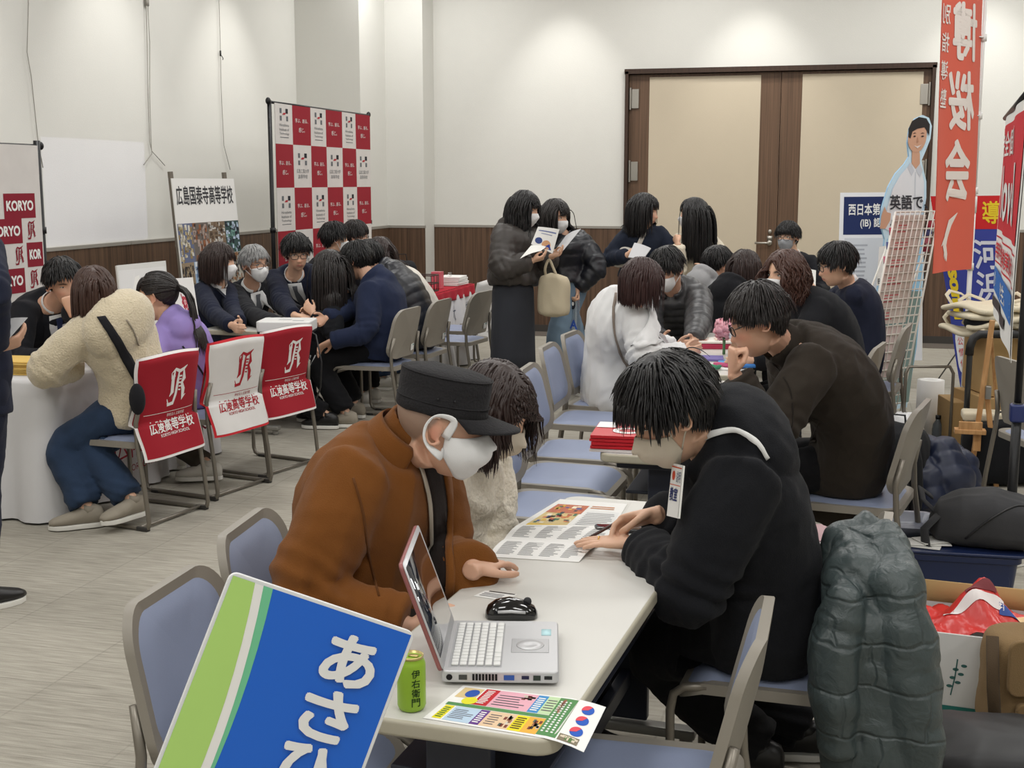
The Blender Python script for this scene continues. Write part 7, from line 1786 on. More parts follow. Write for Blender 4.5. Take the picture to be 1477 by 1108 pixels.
g = G()
for a in (20, 140, 260): g.tube([tpz + (0, 0, .30), tpz + (math.cos(R_(a)) * .34, math.sin(R_(a)) * .34, .012)], .010, 8)
g.tube([tpz + (0, 0, .24), tpz + (0, 0, .34)], .026, 10); part('tripod', g, BLKM, nb)

# wooden display easel
eL, eR, eT = V3(onz(1398, 702, 0)), V3(onz(1437, 702, 0)), V3(at(1431, 470, 6.75)); es = thing('easel', 'pale wooden display easel standing before the cardboard boxes', 'easel', tuple((eL + eR) / 2)); PINE = wood('pine', (176, 128, 80), (206, 160, 110), (8, 8, 1), 6); g = G(); g.bar(eL, eT + (0, 0, .03), .028, .018, (0, 1, 0)); part('leg', g, PINE, es, bevel=.003)
m_ = eL + (eT - eL) * .64; g = G(); g.bar(eR, V3(at(1424, 572, 6.78)), .028, .018, (0, 1, 0)); part('leg', g, PINE, es, bevel=.003); g = G(); bk_ = eT + (.15, .55, 0); bk_[2] = 0; g.bar(bk_, eT - (0, 0, .06), .024, .016, (1, 0, 0)); part('leg', g, PINE, es, bevel=.003)
g = G(); lg = V3(at(1399, 622, 6.72)); g.box(lg, (.16, .07, .025)); g.box(lg + (.0, -.02, .03), (.12, .018, .05)); g.box(lg + (.04, .02, -.05), (.04, .03, .12)); part('ledge', g, PINE, es, bevel=.003); g = G(); g.box(V3(at(1425, 566, 6.74)), (.03, .05, .07)); part('bracket', g, mat('steel'   , (168, 164, 156)), es, bevel=.003)

# cardboard boxes, hand truck, tote bags
CARD = mat('cardboard', (178, 146, 98), rough=.85, var=.05, vscale=4); TAPE = mat('brown_tape', (150, 112, 66), rough=.4)
def carton(label, c, sz, ang, open_=False, m=CARD, name='cardboard_box', tape=True):
    t = thing(name, label, 'box', c, R_(ang)); g = G(); x, y, z = sz
    if not open_: g.box((0, 0, z / 2), sz)
    else:
        w = .006
        for cx, cy, a, b in ((x / 2, 0, w, y), (-x / 2, 0, w, y), (0, y / 2, x, w), (0, -y / 2, x, w)): g.box((cx, cy, z / 2), (a, b, z))
        g.box((0, 0, .004), (x, y, .008))
    part('carton', g, m, t, world=False, bevel=.004)
    if tape: g = G(); g.box((0, 0, z), (.05, y + .002, .002)); g.box((0, -y / 2, z - .04), (.05, .002, .08)); part('tape', g, TAPE, t, world=False)
    return t
b1_ = V3(at(1430, 640, 7.6)); bx = V3(onz(1432, 655, 0)); BXC = (.97, 7.92, 0)
carton('lower cardboard box behind the wooden easel', BXC, (.52, .42, .42), 20); carton('upper cardboard box stacked behind the wooden easel, under the tote bags', (BXC[0] + .01, BXC[1] + .02, .425), (.46, .40, .34), 17)
carton('small cardboard box poking out left of the hand truck', (.70, 7.98, 0), (.20, .30, .36), 12)
ht = thing('hand_truck', 'black framed hand truck standing in front of the cardboard boxes', 'hand truck', (.92, 7.58, 0), R_(15)); g = G(); p_ = [(-.24, 0, .06), (-.24, 0, .725), (-.23, 0, .775), (-.19, 0, .80), (.19, 0, .80), (.23, 0, .775), (.24, 0, .725), (.24, 0, .06)]; g.tube(p_, .017, 10); part('frame', g, mat('truck_frame', (70, 72, 74), rough=.35, metal=.5), ht, world=False)
g = G(); g.tube([(-.243, 0, .685), (-.24, 0, .735), (-.225, 0, .78), (-.19, 0, .802), (.19, 0, .802), (.225, 0, .78), (.24, 0, .735), (.243, 0, .685)], .024, 10); part('grip', g, BLKP, ht, world=False); g = G(); g.box((0, .0, .03), (.5, .10, .02)); part('deck', g, BLKP, ht, world=False)
for sx in (-.2, .2): g = G(); g.tube([(sx - .015, -.03, .05), (sx + .015, -.03, .05)], .05, 16); part('wheel', g, mat('rubber'  , (40, 40, 42)), ht, world=False)
CANV = mat('canvas', (214, 204, 180), rough=.95, bump=.3, bscale=240, var=.06); rs = random.Random(9)
for i in range(11):
    zb = .772 + (i // 3) * .045; x = BXC[0] + rs.uniform(-.20, .18); y = BXC[1] + rs.uniform(-.14, .05); t = thing('tote_bag', 'cream canvas tote bag in the heap on top of the cardboard boxes', 'bag', (x, y, zb), R_(rs.uniform(-60, 60)), 'cream tote bags heaped on the boxes'); g = G()
    g.grid(lambda u, v: ((u - .5) * .38, (v - .5) * .32, .012 + .02 * math.sin(u * 7 + i) * math.sin(v * 6 + i * 2) + .01), 14, 12); o = part('bag_body', g, CANV, t, world=False, solid=.03, sub=1)
    g = G(); k = rs.uniform(.06, .12); g.tube([(-.10, .14, .03), (-.09, .19, .06 + k * .3), (-.02, .22, .06 + k * .6), (.06, .20, .06 + k * .3), (.09, .14, .03)], .014, 6, flatten=.25); part('handle', g, CANV, t, world=False)
for i in range(2):
    t = thing('tote_strap', 'cream tote handle hanging down beside the black banner pole' if i else 'dark folded pouch stuffed among the tote bags', 'strap' if i else 'pouch', (BXC[0] + (.22 if i else -.24), BXC[1] - .22, .70 if i else .80)); g = G()
    if i: g.tube([(-.03, 0, .12), (-.02, -.03, .02), (.0, -.03, -.16), (.03, -.03, -.2), (.06, -.03, -.1), (.05, .0, .12)], .016, 6, flatten=.25); part('strap', g, CANV, t)
    else: g.ell((t.location.x, t.location.y, .85), (.07, .05, .05)); part('pouch', g, cloth('bag_black'  , (24, 25, 28)), t)
chair('grey chair at the right edge between the wooden easel and the black pole', (1.02, 6.55, 0), 20)
# black carrier bags on the floor
BAGB = cloth('bag_black'  , (24, 25, 28)); soft_bag('black_bag', 'big black shopping bag on the floor behind the wooden easel', 'bag', (.90, 7.34, 0), (.50, .26, .36), BAGB, 12, 6, .95, .012, 8, handles=[([(-.12, -.1, .33), (-.10, -.12, .42), (.08, -.12, .42), (.12, -.1, .33)], .010)])
g = G(); q0 = V3((.76, 7.36, .37)); g.box(q0, (.22, .16, .05)); o = part('folded_cloth', g, CANV, None, bevel=.015, seg=3); tag(o, 'folded cream cloth lying on the black shopping bag', 'cloth')
# white paper roll, cart frame, plastic bag, bottle
rb = onz(1338, 640, 0); rt = at(1340, 548, at(1338, 640, 1).length and (-.2546 * rb.x + .967 * rb.y)); g = G(); a_ = np.arange(32) * math.pi / 16; Hh = rt.z; g.loft([[(rb.x + r_ * math.cos(t), rb.y + r_ * math.sin(t), z) for t in a_] for r_, z in ((.083, .004), (.083, Hh), (.035, Hh), (.03, Hh - .02))]); o = part('paper_roll', g, mat('roll_white', (234, 234, 232), rough=.7), None); tag(o, 'fat white paper roll standing on end beyond the backpack', 'roll')
f0, f1 = V3(onz(1300, 668, 0)), V3(onz(1368, 668, 0)); cf = thing('cart_frame', 'bent grey tube frame of a low cart before the white paper roll', 'cart', tuple((f0 + f1) / 2)); zc = at(1330, 529, -.2546 * f0[0] + .967 * f0[1]).z; g = G(); g.tube([f0, f0 + (0, 0, zc - .04), f0 + (f1 - f0) * .06 + (0, 0, zc), f0 + (f1 - f0) * .92 + (0, 0, zc), f1 + (0, 0, zc - .04), f1], .010, 8); part('handle', g, CH_TUBE, cf); g = G(); g.box((f0 + f1) / 2 + (0, .2, .06), (.36, .5, .03)); part('deck', g, BLKP, cf)
soft_bag('plastic_bag', 'crumpled white plastic bag at the foot of the wire rack', 'bag', tuple(onz(1300, 676, 0) + Vector((0, .1, 0))), (.26, .2, .30), mat('film_white', (236, 236, 238), rough=.35, spec=.6), 10, 9, .6, .03, 16)
bo = onz(1350, 655, 0); bt_ = thing('bottle', 'clear drink bottle standing by the grey cart frame', 'bottle', (bo.x, bo.y - .02, 0)); g = G(); g.loft([[(bo.x + r_ * math.cos(t), bo.y - .02 + r_ * math.sin(t), z) for t in a_] for r_, z in ((.03, .0), (.034, .01), (.034, .16), (.028, .19), (.014, .215), (.014, .225))]); part('bottle_body', g, mat('smoke_plastic', (96, 104, 110), rough=.1, alpha=.75), bt_); g = G(); g.tube([(bo.x, bo.y - .02, .222), (bo.x, bo.y - .02, .245)], .016, 12); part('cap', g, BLKP, bt_)
# black backpack and navy down jacket on the floor
bp = soft_bag('backpack', 'black backpack standing on the floor right of the grey chair', 'backpack', (.26, 6.30, 0), (.36, .28, .50), cloth('pack_black', (30, 31, 34)), -20, 11, .80, .010, 9, handles=[([(-.05, .0, .47), (-.04, .0, .54), (.04, .0, .54), (.05, .0, .47)], .012), ([(.12, -.12, .45), (.16, -.17, .36), (.17, -.16, .2), (.15, -.12, .06)], .026)])
g = G(); g.prism(rrect(.24, .22, .05, 5, 0, .16), -.18, -.115, lambda u, v, h: (u, h, v)); part('front_pocket', g, cloth('pack_black', (30, 31, 34)), bp, world=False, bevel=.02, seg=4); g = G(); g.box((.0, -.19, .20), (.055, .006, .035)); part('zip_tag', g, flat((40, 96, 190)), bp, world=False)
NAVP = mat('navy_nylon', (28, 36, 60), rough=.45, spec=.5, var=.15, vscale=14)
def puffy(name, label, cat, tubes, m, pitch=.07, puff=.012, seed=0, vox=.011, flat_=1.0, amp=.012):
    """quilted garment: fat limp tubes [(points, radii, flatten, up)] merged, then quilted along their length"""
    p0 = V3(tubes[0][0][0]) * (1, 1, 0); t = thing(name, label, cat, tuple(p0)); g = G()
    for pts, rr, fl_, up in tubes: g.tube(pts, rr, 18, flatten=fl_, up=up)
    o = link('quilted_shell', g.mesh('quilted_shell', OFF[t.name]), m, t, True, OFF[t.name]); remesh(o, vox, 4)
    def ex(P, N):
        Pw = P + np.array(OFF[t.name]); best = np.full(len(P), 9.0); s_ = np.zeros(len(P))
        for pts, rr, fl_, up in tubes:
            acc = 0
            for i in range(len(pts) - 1):
                a, b = V3(pts[i]), V3(pts[i + 1]); ab = b - a; L = np.linalg.norm(ab); q = np.clip((Pw - a) @ ab / L ** 2, 0, 1); d = np.linalg.norm(Pw - a - q[:, None] * ab, axis=1); k = d < best; best[k] = d[k]; s_[k] = acc + q[k] * L; acc += L
        w = wob(Pw, 9, seed + 2)
        return puff * (np.abs(np.sin((s_ + .018 * w) / pitch * math.pi)) ** .45 - .65)
    fold(o, amp, 11, seed, ex); return t, o
puffy('down_jacket', 'navy down jacket heaped over the black backpack', 'jacket', [([V3(at(1325, 640, 6.1)), V3(at(1360, 650, 6.05)), V3(at(1375, 690, 5.95)), V3(at(1385, 735, 5.9))], [.06, .10, .11, .07], .8, (0, 0, 1)), ([V3(at(1318, 660, 6.0)), V3(at(1335, 690, 5.92)), V3(at(1345, 735, 5.86))], [.06, .09, .07], .8, (0, 0, 1)), ([V3(at(1362, 640, 6.2)), V3(at(1392, 670, 6.1)), V3(at(1397, 725, 6.0))], [.05, .07, .06], .8, (0, 0, 1))], NAVP, .085, .009, 5)

# navy storage tub, tray, grey backpack on it
t0, t1 = onz(1300, 886, 0), onz(1432, 893, 0); tub = thing('storage_tub', 'navy plastic tub on the floor under the dark grey backpack', 'tub', (t0.x + .20, t0.y + .17, 0), R_(3)); TUB = mat('navy_plastic', (30, 42, 78), rough=.3, spec=.5); g = G(); PLq = lambda k, z: [(u * k, v * k, z) for u, v in rrect(.42, .32, .04, 5)]; g.loft([PLq(.90, .005), PLq(1.0, .22), PLq(1.06, .222), PLq(1.06, .245), PLq(1.02, .25), PLq(.98, .24), PLq(.88, .02)], True); part('tub_body', g, TUB, tub, world=False, bevel=.003)
g = G()
for u in (-.13, 0, .13): g.prism(rrect(.10, .15, .03, 4, u, .11), -.160, -.150, lambda a, b, h: (a, h * (.9 + .1 * b / .22), b))
part('ribs', g, TUB, tub, world=False, bevel=.006)
g = G(); g.prism(rrect(.47, .36, .03, 4), .250, .262, lambda a, b, h: (a, b, h)); part('lid', g, TUB, tub, world=False, bevel=.004)
tr = thing('tray', 'grey plastic tray holding papers on the navy tub', 'tray', (t0.x + .02, t0.y + .26, .262), R_(5)); g = G(); T2 = lambda k, z: [(u * k, v * k, z) for u, v in rrect(.20, .26, .03, 5)]; g.loft([T2(.85, .002), T2(1, .045), T2(1.06, .047), T2(1.06, .05), T2(.96, .047), T2(.80, .012), T2(.4, .008)], True); part('tray_body', g, mat('tray_grey', (128, 132, 146), rough=.3, spec=.6), tr, world=False)
for i in range(3): slab_thing('paper_sheet', 'crumpled white paper lying on the rim of the navy tub', 'paper', (t0.x + .06 + .03 * i, t0.y + .06 + .02 * i, .264 + .006 * i), 20 * i - 10, .16, .10, .005, PAPER, 'white papers on the navy tub')
GRPK = cloth('pack_grey', (58, 58, 60), bump=.15); gp = thing('backpack', 'dark grey rounded backpack lying flat on the navy tub', 'backpack', (t0.x + .33, t0.y + .17, .262), R_(-4)); g = G(); rings = []
for x, w, h0, h1 in ((-.23, .05, .03, .09), (-.20, .12, .01, .15), (-.12, .155, .0, .19), (.0, .165, .0, .205), (.12, .155, .0, .18), (.19, .12, .005, .13), (.225, .05, .02, .07)):
    a = np.arange(24) * math.pi / 12; rings.append(np.stack([np.full(24, x), np.sign(np.cos(a)) * np.abs(np.cos(a)) ** .6 * w, (h0 + h1) / 2 + np.sign(np.sin(a)) * np.abs(np.sin(a)) ** .7 * (h1 - h0) / 2], 1))
g.loft(rings); o = link('bag_body', g.mesh('bag_body'), GRPK, gp); remesh(o, .008, 4); fold(o, .006, 12, 3); trg = tree_of(o, (0, 0, 0))
g = G(); pth = []
for i in range(14):
    s_ = i / 13; h = trg.ray_cast(Vector((-.10 + .26 * s_, -.6, .05 + .13 * math.sin(s_ * 2.2))), Vector((0, 1, 0))); 
    if h[0] is not None: pth.append(h[0] + h[1] * .002)
g.tube(pth, .004, 6); part('piping', g, BLKP, gp, world=False); g = G(); g.tube([(-.06, -.10, .175), (-.03, -.12, .185), (.02, -.12, .18), (.04, -.10, .17)], .006, 6); part('zip_pull', g, BLKP, gp, world=False); g = G(); g.tube([(-.19, -.06, .10), (-.26, -.04, .16), (-.27, .02, .19), (-.23, .07, .15)], .018, 8, flatten=.35); g.tube([(-.20, -.10, .12), (-.25, -.14, .07), (-.24, -.15, .0), (-.19, -.13, -.03)], .022, 8, flatten=.35); part('strap', g, GRPK, gp, world=False)
# white carton with a red wrapped thing
w0, w1 = onz(1349, 1030, 0), onz(1422, 1036, 0); WX = (w0.x + .16, w0.y + .17, 0); wb = carton('open white carton with a green foot band and printed sprig beside the green coat', WX, (.42, .32, .26), -6, True, mat('carton_white', (222, 222, 220), rough=.7), 'white_carton', False); s = Sheet(lambda u, v, h: np.array((u, -.1635 - h, v)), .3, .0006); GRN = flat((60, 104, 100)); s.rect(-.21, .0, .21, .025, flat((46, 120, 112)), 1)
s.stroke([(-.10, .06), (-.09, .12), (-.085, .18)], .004, GRN, 1)
for i in range(6): s.disc(-.105 + .02 * (i % 2) + .004 * i, .09 + i * .014, .009, GRN, 1, ry=.005)
s.rect(-.01, .045, .055, .115, flat((120, 130, 130)), 1); s.rect(-.007, .048, .052, .112, flat((222, 222, 220)), 2); s.disc(.022, .093, .013, GRN, 3); s.lines(0, .052, .045, .074, 3, GRN, 3, .4, .2, 1); s.text('A', .10, .10, .145, .16, flat((40, 60, 80)), 1); part('print', s.g, None, wb, world=False, smooth=False)
g = G(); g.box((0, .155, .27), (.42, .006, .14), [[1, 0, 0], [0, .94, -.34], [0, .34, .94]]); g.box((.22, 0, .27), (.006, .32, .10), [[.9, 0, .4], [0, 1, 0], [-.4, 0, .9]]); part('flap', g, CARD, wb, world=False)
REDB = mat('red_film', (206, 52, 48), rough=.3, spec=.6); rd = thing('red_bag', 'shiny red printed plastic bag bunched on the white carton', 'bag', (WX[0] - .02, WX[1] + .0, .24)); g = G(); 
def rfnq(u, v): x, y = (u - .5) * .36, (v - .5) * .26; pk = .13 * math.exp(-((x + .0) / .08) ** 2 - (y / .09) ** 2); return (rd.location.x + x, rd.location.y + y, .262 + pk + .02 * math.sin(u * 17 + v * 5) * math.sin(v * 13 + u * 6) - .04 * abs(v - .5))
g.grid(rfnq, 26, 20); o = part('film', g, REDB, rd, solid=.002); s = Sheet(lambda u, v, h: V3(rfnq(u, v)) + V3((0, -h * .5, h)), .03, .004); s.rect(.16, .30, .66, .40, flat((232, 224, 222)), 1); s.rect(.34, .42, .60, .52, flat((120, 56, 60)), 1); s.rect(.62, .26, .80, .36, flat((60, 84, 150)), 1); s.rect(.70, .36, .92, .44, flat((226, 196, 150)), 1); part('print', s.g, None, rd)
for i in range(2): slab_thing('paper_sheet', 'white sheet sticking out of the white carton at its right', 'paper', (WX[0] + .17 + .02 * i, WX[1] + .04, .25 + .012 * i), 30 + 12 * i, .22, .14, .006, PAPER, 'white sheets in the white carton')
# tan bag, black bag at lower right
TAN = cloth('tan_canvas', (132, 108, 76), bump=.3); tb = soft_bag('shoulder_bag', 'tan canvas shoulder bag with flap at the right edge on the floor', 'bag', tuple(onz(1494, 1060, 0)), (.34, .24, .34), TAN, 15, 21, .92, .008, 9); g = G(); g.prism(rrect(.30, .17, .03, 4, 0, .26), -.135, -.118, lambda a, b, h: (a, h, b)); part('flap', g, TAN, tb, world=False, bevel=.006); g = G(); g.prism(rrect(.24, .13, .02, 4, 0, .09), -.14, -.118, lambda a, b, h: (a, h, b)); part('pocket', g, TAN, tb, world=False, bevel=.006); g = G(); g.tube([(-.17, -.05, .33), (-.19, -.13, .2), (-.18, -.15, .05)], .018, 8, flatten=.3); part('strap', g, cloth('tan_dark', (74, 60, 44)), tb, world=False)
bc = onz(1420, 1150, 0); soft_bag('black_bag', 'wide black nylon bag on the floor in the bottom right corner', 'bag', (bc.x, bc.y - .02, 0), (.50, .36, .20), mat('nylon_black', (22, 22, 25), rough=.5), 10, 31, .9, .012, 7)
# loose white wire stand and film at the right edge
wq = onz(1470, 832, 0); g = G(); g.tube([wq + Vector((-.08, .0, .006)), wq + Vector((0, .05, .10)), wq + Vector((.1, .1, .2))], .005, 6); g.tube([wq + Vector((-.06, .06, .006)), wq + Vector((0.05, .0, .06)), wq + Vector((.15, .0, .09))], .005, 6); o = part('wire_stand', g, WIREW, None); tag(o, 'bent white wire stand on the floor at the right edge', 'stand')
g = G(); wq = onz(1468, 770, 0); g.grid(lambda u, v: (wq.x + (u - .5) * .22, wq.y + .12 + (v - .5) * .16, .012 + .02 * math.sin(u * 9) * math.sin(v * 7) ** 2 + .02), 10, 8); o = part('plastic_film', g, mat('film_white'  , (236, 236, 238)), None, solid=.004); tag(o, 'scrap of white film on the floor beside the black pole', 'film')
# green down coat over the back of the hoodie man's chair
GCOAT = mat('green_nylon', (62, 72, 73), rough=.40, spec=.5, var=.12, vscale=10)
nt = GCOAT.node_tree; N_ = nt.nodes; tc = N_.new('ShaderNodeTexCoord'); sx = N_.new('ShaderNodeSeparateXYZ'); nt.links.new(tc.outputs['Object'], sx.inputs[0]); ad = N_.new('ShaderNodeMath'); nt.links.new(sx.outputs[0], ad.inputs[0]); nt.links.new(sx.outputs[1], ad.inputs[1])
cm = N_.new('ShaderNodeCombineXYZ'); nt.links.new(ad.outputs[0], cm.inputs[0]); nt.links.new(sx.outputs[2], cm.inputs[1]); w_ = N_.new('ShaderNodeTexNoise'); w_.inputs['Scale'].default_value = 7; nt.links.new(tc.outputs['Object'], w_.inputs['Vector']); mx = N_.new('ShaderNodeMix'); mx.data_type = 'VECTOR'; mx.inputs['Factor'].default_value = .06; nt.links.new(cm.outputs[0], mx.inputs['A']); nt.links.new(w_.outputs['Color'], mx.inputs['B'])
bt_ = N_.new('ShaderNodeTexBrick'); bt_.inputs['Scale'].default_value = 1; bt_.inputs['Brick Width'].default_value = .21; bt_.inputs['Row Height'].default_value = .10; bt_.inputs['Mortar Size'].default_value = .007; bt_.inputs['Mortar Smooth'].default_value = 1; nt.links.new(mx.outputs['Result'], bt_.inputs['Vector'])
wr = N_.new('ShaderNodeTexNoise'); wr.inputs['Scale'].default_value = 26; wr.inputs['Detail'].default_value = 4; wr.inputs['Distortion'].default_value = .8; nt.links.new(tc.outputs['Object'], wr.inputs['Vector'])
b1 = N_.new('ShaderNodeBump'); b1.invert = True; b1.inputs['Strength'].default_value = .5; b1.inputs['Distance'].default_value = .008; nt.links.new(bt_.outputs['Fac'], b1.inputs['Height']); b2 = N_.new('ShaderNodeBump'); b2.inputs['Strength'].default_value = .55; b2.inputs['Distance'].default_value = .012; nt.links.new(wr.outputs[0], b2.inputs['Height']); nt.links.new(b1.outputs[0], b2.inputs['Normal']); nt.links.new(b2.outputs[0], N_['Principled BSDF'].inputs['Normal'])
cx0 = .12
AA = lambda px, py, d: tuple(at(px, py, d))
gc, go = puffy('down_coat', 'dark green quilted down coat draped over the chair back of the man in the hoodie', 'coat', [
    ([AA(1245, 768, 3.05), AA(1246, 820, 2.90), AA(1243, 900, 2.84), AA(1247, 980, 2.83), AA(1256, 1060, 2.82), AA(1262, 1130, 2.80)], [.050, .085, .105, .112, .118, .110], .52, (0, 1, 0)),
    ([AA(1268, 772, 3.00), AA(1290, 840, 2.84), AA(1304, 910, 2.80), AA(1312, 990, 2.79), AA(1318, 1070, 2.78), AA(1320, 1140, 2.78)], [.046, .058, .062, .062, .060, .054], .85, (0, 1, 0)),
    ([AA(1203, 812, 2.98), AA(1220, 862, 2.82), AA(1206, 930, 2.80), AA(1202, 1000, 2.80), AA(1208, 1080, 2.80)], [.032, .044, .052, .056, .046], .8, (0, 1, 0)),
    ([AA(1268, 785, 3.2), AA(1275, 860, 3.3), AA(1280, 960, 3.32), AA(1285, 1060, 3.3)], [.10, .16, .18, .16], .4, (1, 0, 0)),
    ([AA(1196, 826, 3.02), AA(1212, 785, 3.04), AA(1246, 765, 3.04), AA(1276, 788, 3.02)], [.026, .040, .046, .042], .8, (0, 1, 0))], GCOAT, .125, .0085, 8, .008, 1, .016)
# ------------------------------------------------------------------ things worn or carried
# black cadet cap
pr = P['cap']; f = pr['f']; CAPM = cloth('cap_cotton', (38, 37, 39), bump=.35, bscale=160, var=.15); NA = 40; a = np.arange(NA) * 2 * math.pi / NA
def el(z, rx, ry, y0=-.010, tilt=-.04): return [(math.sin(t) * rx, y0 + math.cos(t) * ry, z + (y0 + math.cos(t) * ry) * tilt) for t in a]
g = G(); prof = [(.026, .083, .104), (.030, .0865, .1075), (.052, .0865, .1075), (.0545, .085, .106), (.085, .0855, .107), (.110, .0850, .106), (.117, .0825, .103), (.120, .0775, .097), (.126, .055, .070), (.128, .02, .03)]
g.loft([f.hl(np.array(el(z, rx, ry))) for z, rx, ry in prof]); cap = part('cap', g, CAPM, pr['root']); fold(cap, .0022, 40, 3)
g = G(); g.tube([f.hl(p) for p in el(.0535, .0865, .1075)], .0016, 6, close=True); g.tube([f.hl(p) for p in el(.1145, .0845, .1053)], .0016, 6, close=True); part('cap_seam', g, CAPM, cap)
g = G()
def vis(u, v):
    t = R_(-66 + 132 * u); rx, ry = .0855, .1065; L_ = .078 * math.cos((u - .5) * 2.6) ** .7
    x, y = math.sin(t) * (rx + L_ * v * .35), -.010 + math.cos(t) * ry + L_ * v; return f.hl(np.array((x, y, .030 - .04 * y - .16 * L_ * v - .020 * v * (2 * u - 1) ** 2)))
g.grid(vis, 26, 8); part('visor', g, CAPM, cap, solid=.004)
g = G()
for x in (.035, .055): g.ell(f.hl((x * 0 + math.sin(R_(72 if x < .05 else 92)) * .0872, -.010 + math.cos(R_(72 if x < .05 else 92)) * .108, .068)), (.003, .003, .003), None, 8, 6)
part('eyelet', g, BLKP, cap)
# open front of the brown jacket: dark knit inside, pale zip edges
on_cloth(pr, 'top', [((606, 672), (632, 664)), ((620, 720), (642, 716)), ((622, 790), (645, 792)), ((618, 850), (644, 852))], 'dark_sweater', cloth('dark_knit', (36, 28, 26), var=.15), .004, .003)
on_cloth(pr, 'top', [((601, 670), (606, 672)), ((614, 722), (619, 722)), ((617, 790), (621, 790)), ((613, 860), (617, 860))], 'pale_lining', cloth('pale_lining', (170, 160, 146)), .007, .003, 2)
on_cloth(pr, 'top', [((632, 664), (640, 664)), ((641, 716), (650, 716)), ((644, 792), (653, 794)), ((645, 868), (655, 872))], 'jacket_edge', BROWN, .008, .006, 2)
on_cloth(pr, 'top', [((508, 690), (511, 689)), ((522, 740), (525, 740)), ((530, 800), (533, 800)), ((545, 860), (548, 860))], 'sleeve_seam', cloth('brown_seam', (94, 56, 24)), .001, .002, 1)
# turned down collar
T_, X_, N_ = f.frame(.97); cc = f.sp(.97); g = G(); aa = np.linspace(-2.3, 2.3, 21); g.loft([[cc + (X_ * math.sin(x) * rr - N_ * math.cos(x) * rr * .95) + T_ * h for rr, h in ((.088, .060), (.098, .058), (.116 + .012 * abs(math.sin(x / 2)), -.018 - .03 * abs(math.sin(x / 2))), (.110, -.020 - .03 * abs(math.sin(x / 2))))] for x in aa]); part('collar', g, BROWN, pr['root'], sub=1)
# hoodie: pocket seam, lanyard, placards before and behind
pr = P['hood']; f = pr['f']; TAPEW = cloth('white_tape', (226, 226, 224), bump=.05)
on_cloth(pr, 'top', [((1000, 636), (1004, 645)), ((1030, 622), (1033, 630)), ((1062, 617), (1064, 625)), ((1092, 634), (1089, 641)), ((1110, 660), (1105, 664))], 'lanyard', TAPEW, .006, .002, 2, 22)
pk = thing('placard', 'printed placard hanging on the back of the man in the hoodie, seen edge on', 'placard', tuple(at(1140, 720, 3.12))); c4 = [at(1160, 788, 2.98), at(1172, 782, 3.26), at(1122, 662, 3.24), at(1110, 668, 2.96)]; q = quad_fn(c4); s = Sheet(q, .3, .0008); slab(s.g, q, 0, 0, 1, 1, .006, PAPER, .5); s.rect(0, 0, 1, 1, WHITE, 1); s.rect(.04, .45, .96, .94, flat((226, 160, 50)), 2); s.rect(.3, .55, .8, .8, flat((160, 96, 50)), 3); s.rect(.1, .62, .28, .86, flat((240, 220, 140)), 3); s.lines(.06, .06, .94, .4, 4, flat((60, 66, 92)), 2, .5, .2, 1); part('board', s.g, None, pk, smooth=False)
pf = thing('placard', 'white placard with a red sun mark on the chest of the hoodie man', 'placard', tuple(at(972, 705, 2.98))); c4 = [at(962, 744, 2.96), at(978, 748, 2.84), at(985, 672, 2.86), at(970, 668, 2.98)]; q = quad_fn(c4); s = Sheet(q, .3, .0008); slab(s.g, q, 0, 0, 1, 1, .005, PAPER, .5); s.rect(0, 0, 1, 1, WHITE, 1); s.disc(.3, .78, .14, flat((206, 76, 46)), 2, ry=.09); s.rect(.02, .60, .98, .615, flat((206, 90, 60)), 2); s.rect(.02, .93, .98, .955, flat((206, 90, 60)), 2); s.text('教室', .1, .30, .8, .56, flat((50, 60, 110)), 2, bold=.03); s.text('説明', .55, .66, .95, .88, flat((80, 90, 120)), 2); part('board', s.g, None, pf, smooth=False)
g = G(); hw_ = f.Wr['L'] + f.hand['L'][0] * .098 - np.cross(f.hand['L'][0], f.hand['L'][1]) * .0098; rg = [hw_ + np.array((0, math.cos(t), math.sin(t))) * .0105 for t in np.arange(12) * math.pi / 6]; g.tube(rg, .0018, 6, close=True); part('ring', g, mat('gold', (220, 180, 100), rough=.25, metal=.9), pr['root'])
# seams of the brown jacket
pr = P['brown']
on_cloth(pr, 'top', [((1110, 520), (1112, 518)), ((1138, 560), (1140, 559)), ((1142, 610), (1144, 610)), ((1130, 650), (1132, 651))], 'sleeve_seam', cloth('seam_brown', (36, 31, 27)), .001, .002, 1)
on_cloth(pr, 'top', [((1118, 640), (1120, 641)), ((1160, 636), (1160, 640)), ((1178, 634), (1178, 638))], 'pocket_welt', DKBR, .003, .003, 1)
# strap and hood cord of the fleece woman, her shoulder bag
pr = P['fleece']; STRAP = cloth('strap_black', (34, 34, 38))
on_cloth(pr, 'top', [((140, 458), (152, 456)), ((160, 490), (173, 487)), ((180, 528), (194, 524)), ((196, 556), (208, 552))], 'bag_strap', STRAP, .008, .004, 3, 18)
on_cloth(pr, 'top', [((181, 462), (183, 461)), ((191, 478), (193, 478)), ((198, 498), (200, 498))], 'hood_cord', cloth('cord_grey', (150, 140, 126)), .005, .004, 1)
sb = at(198, 576, 5.85); g = G(); g.ell(tuple(sb), (.04, .03, .075)); o = part('shoulder_bag', g, STRAP, None); tag(o, 'small black shoulder bag at the hip of the woman in the cream fleece', 'bag')
pr = P['purple']; on_cloth(pr, 'top', [((262, 500), (264, 499)), ((285, 530), (287, 529)), ((300, 556), (302, 555))], 'thin_strap', STRAP, .006, .004, 1)
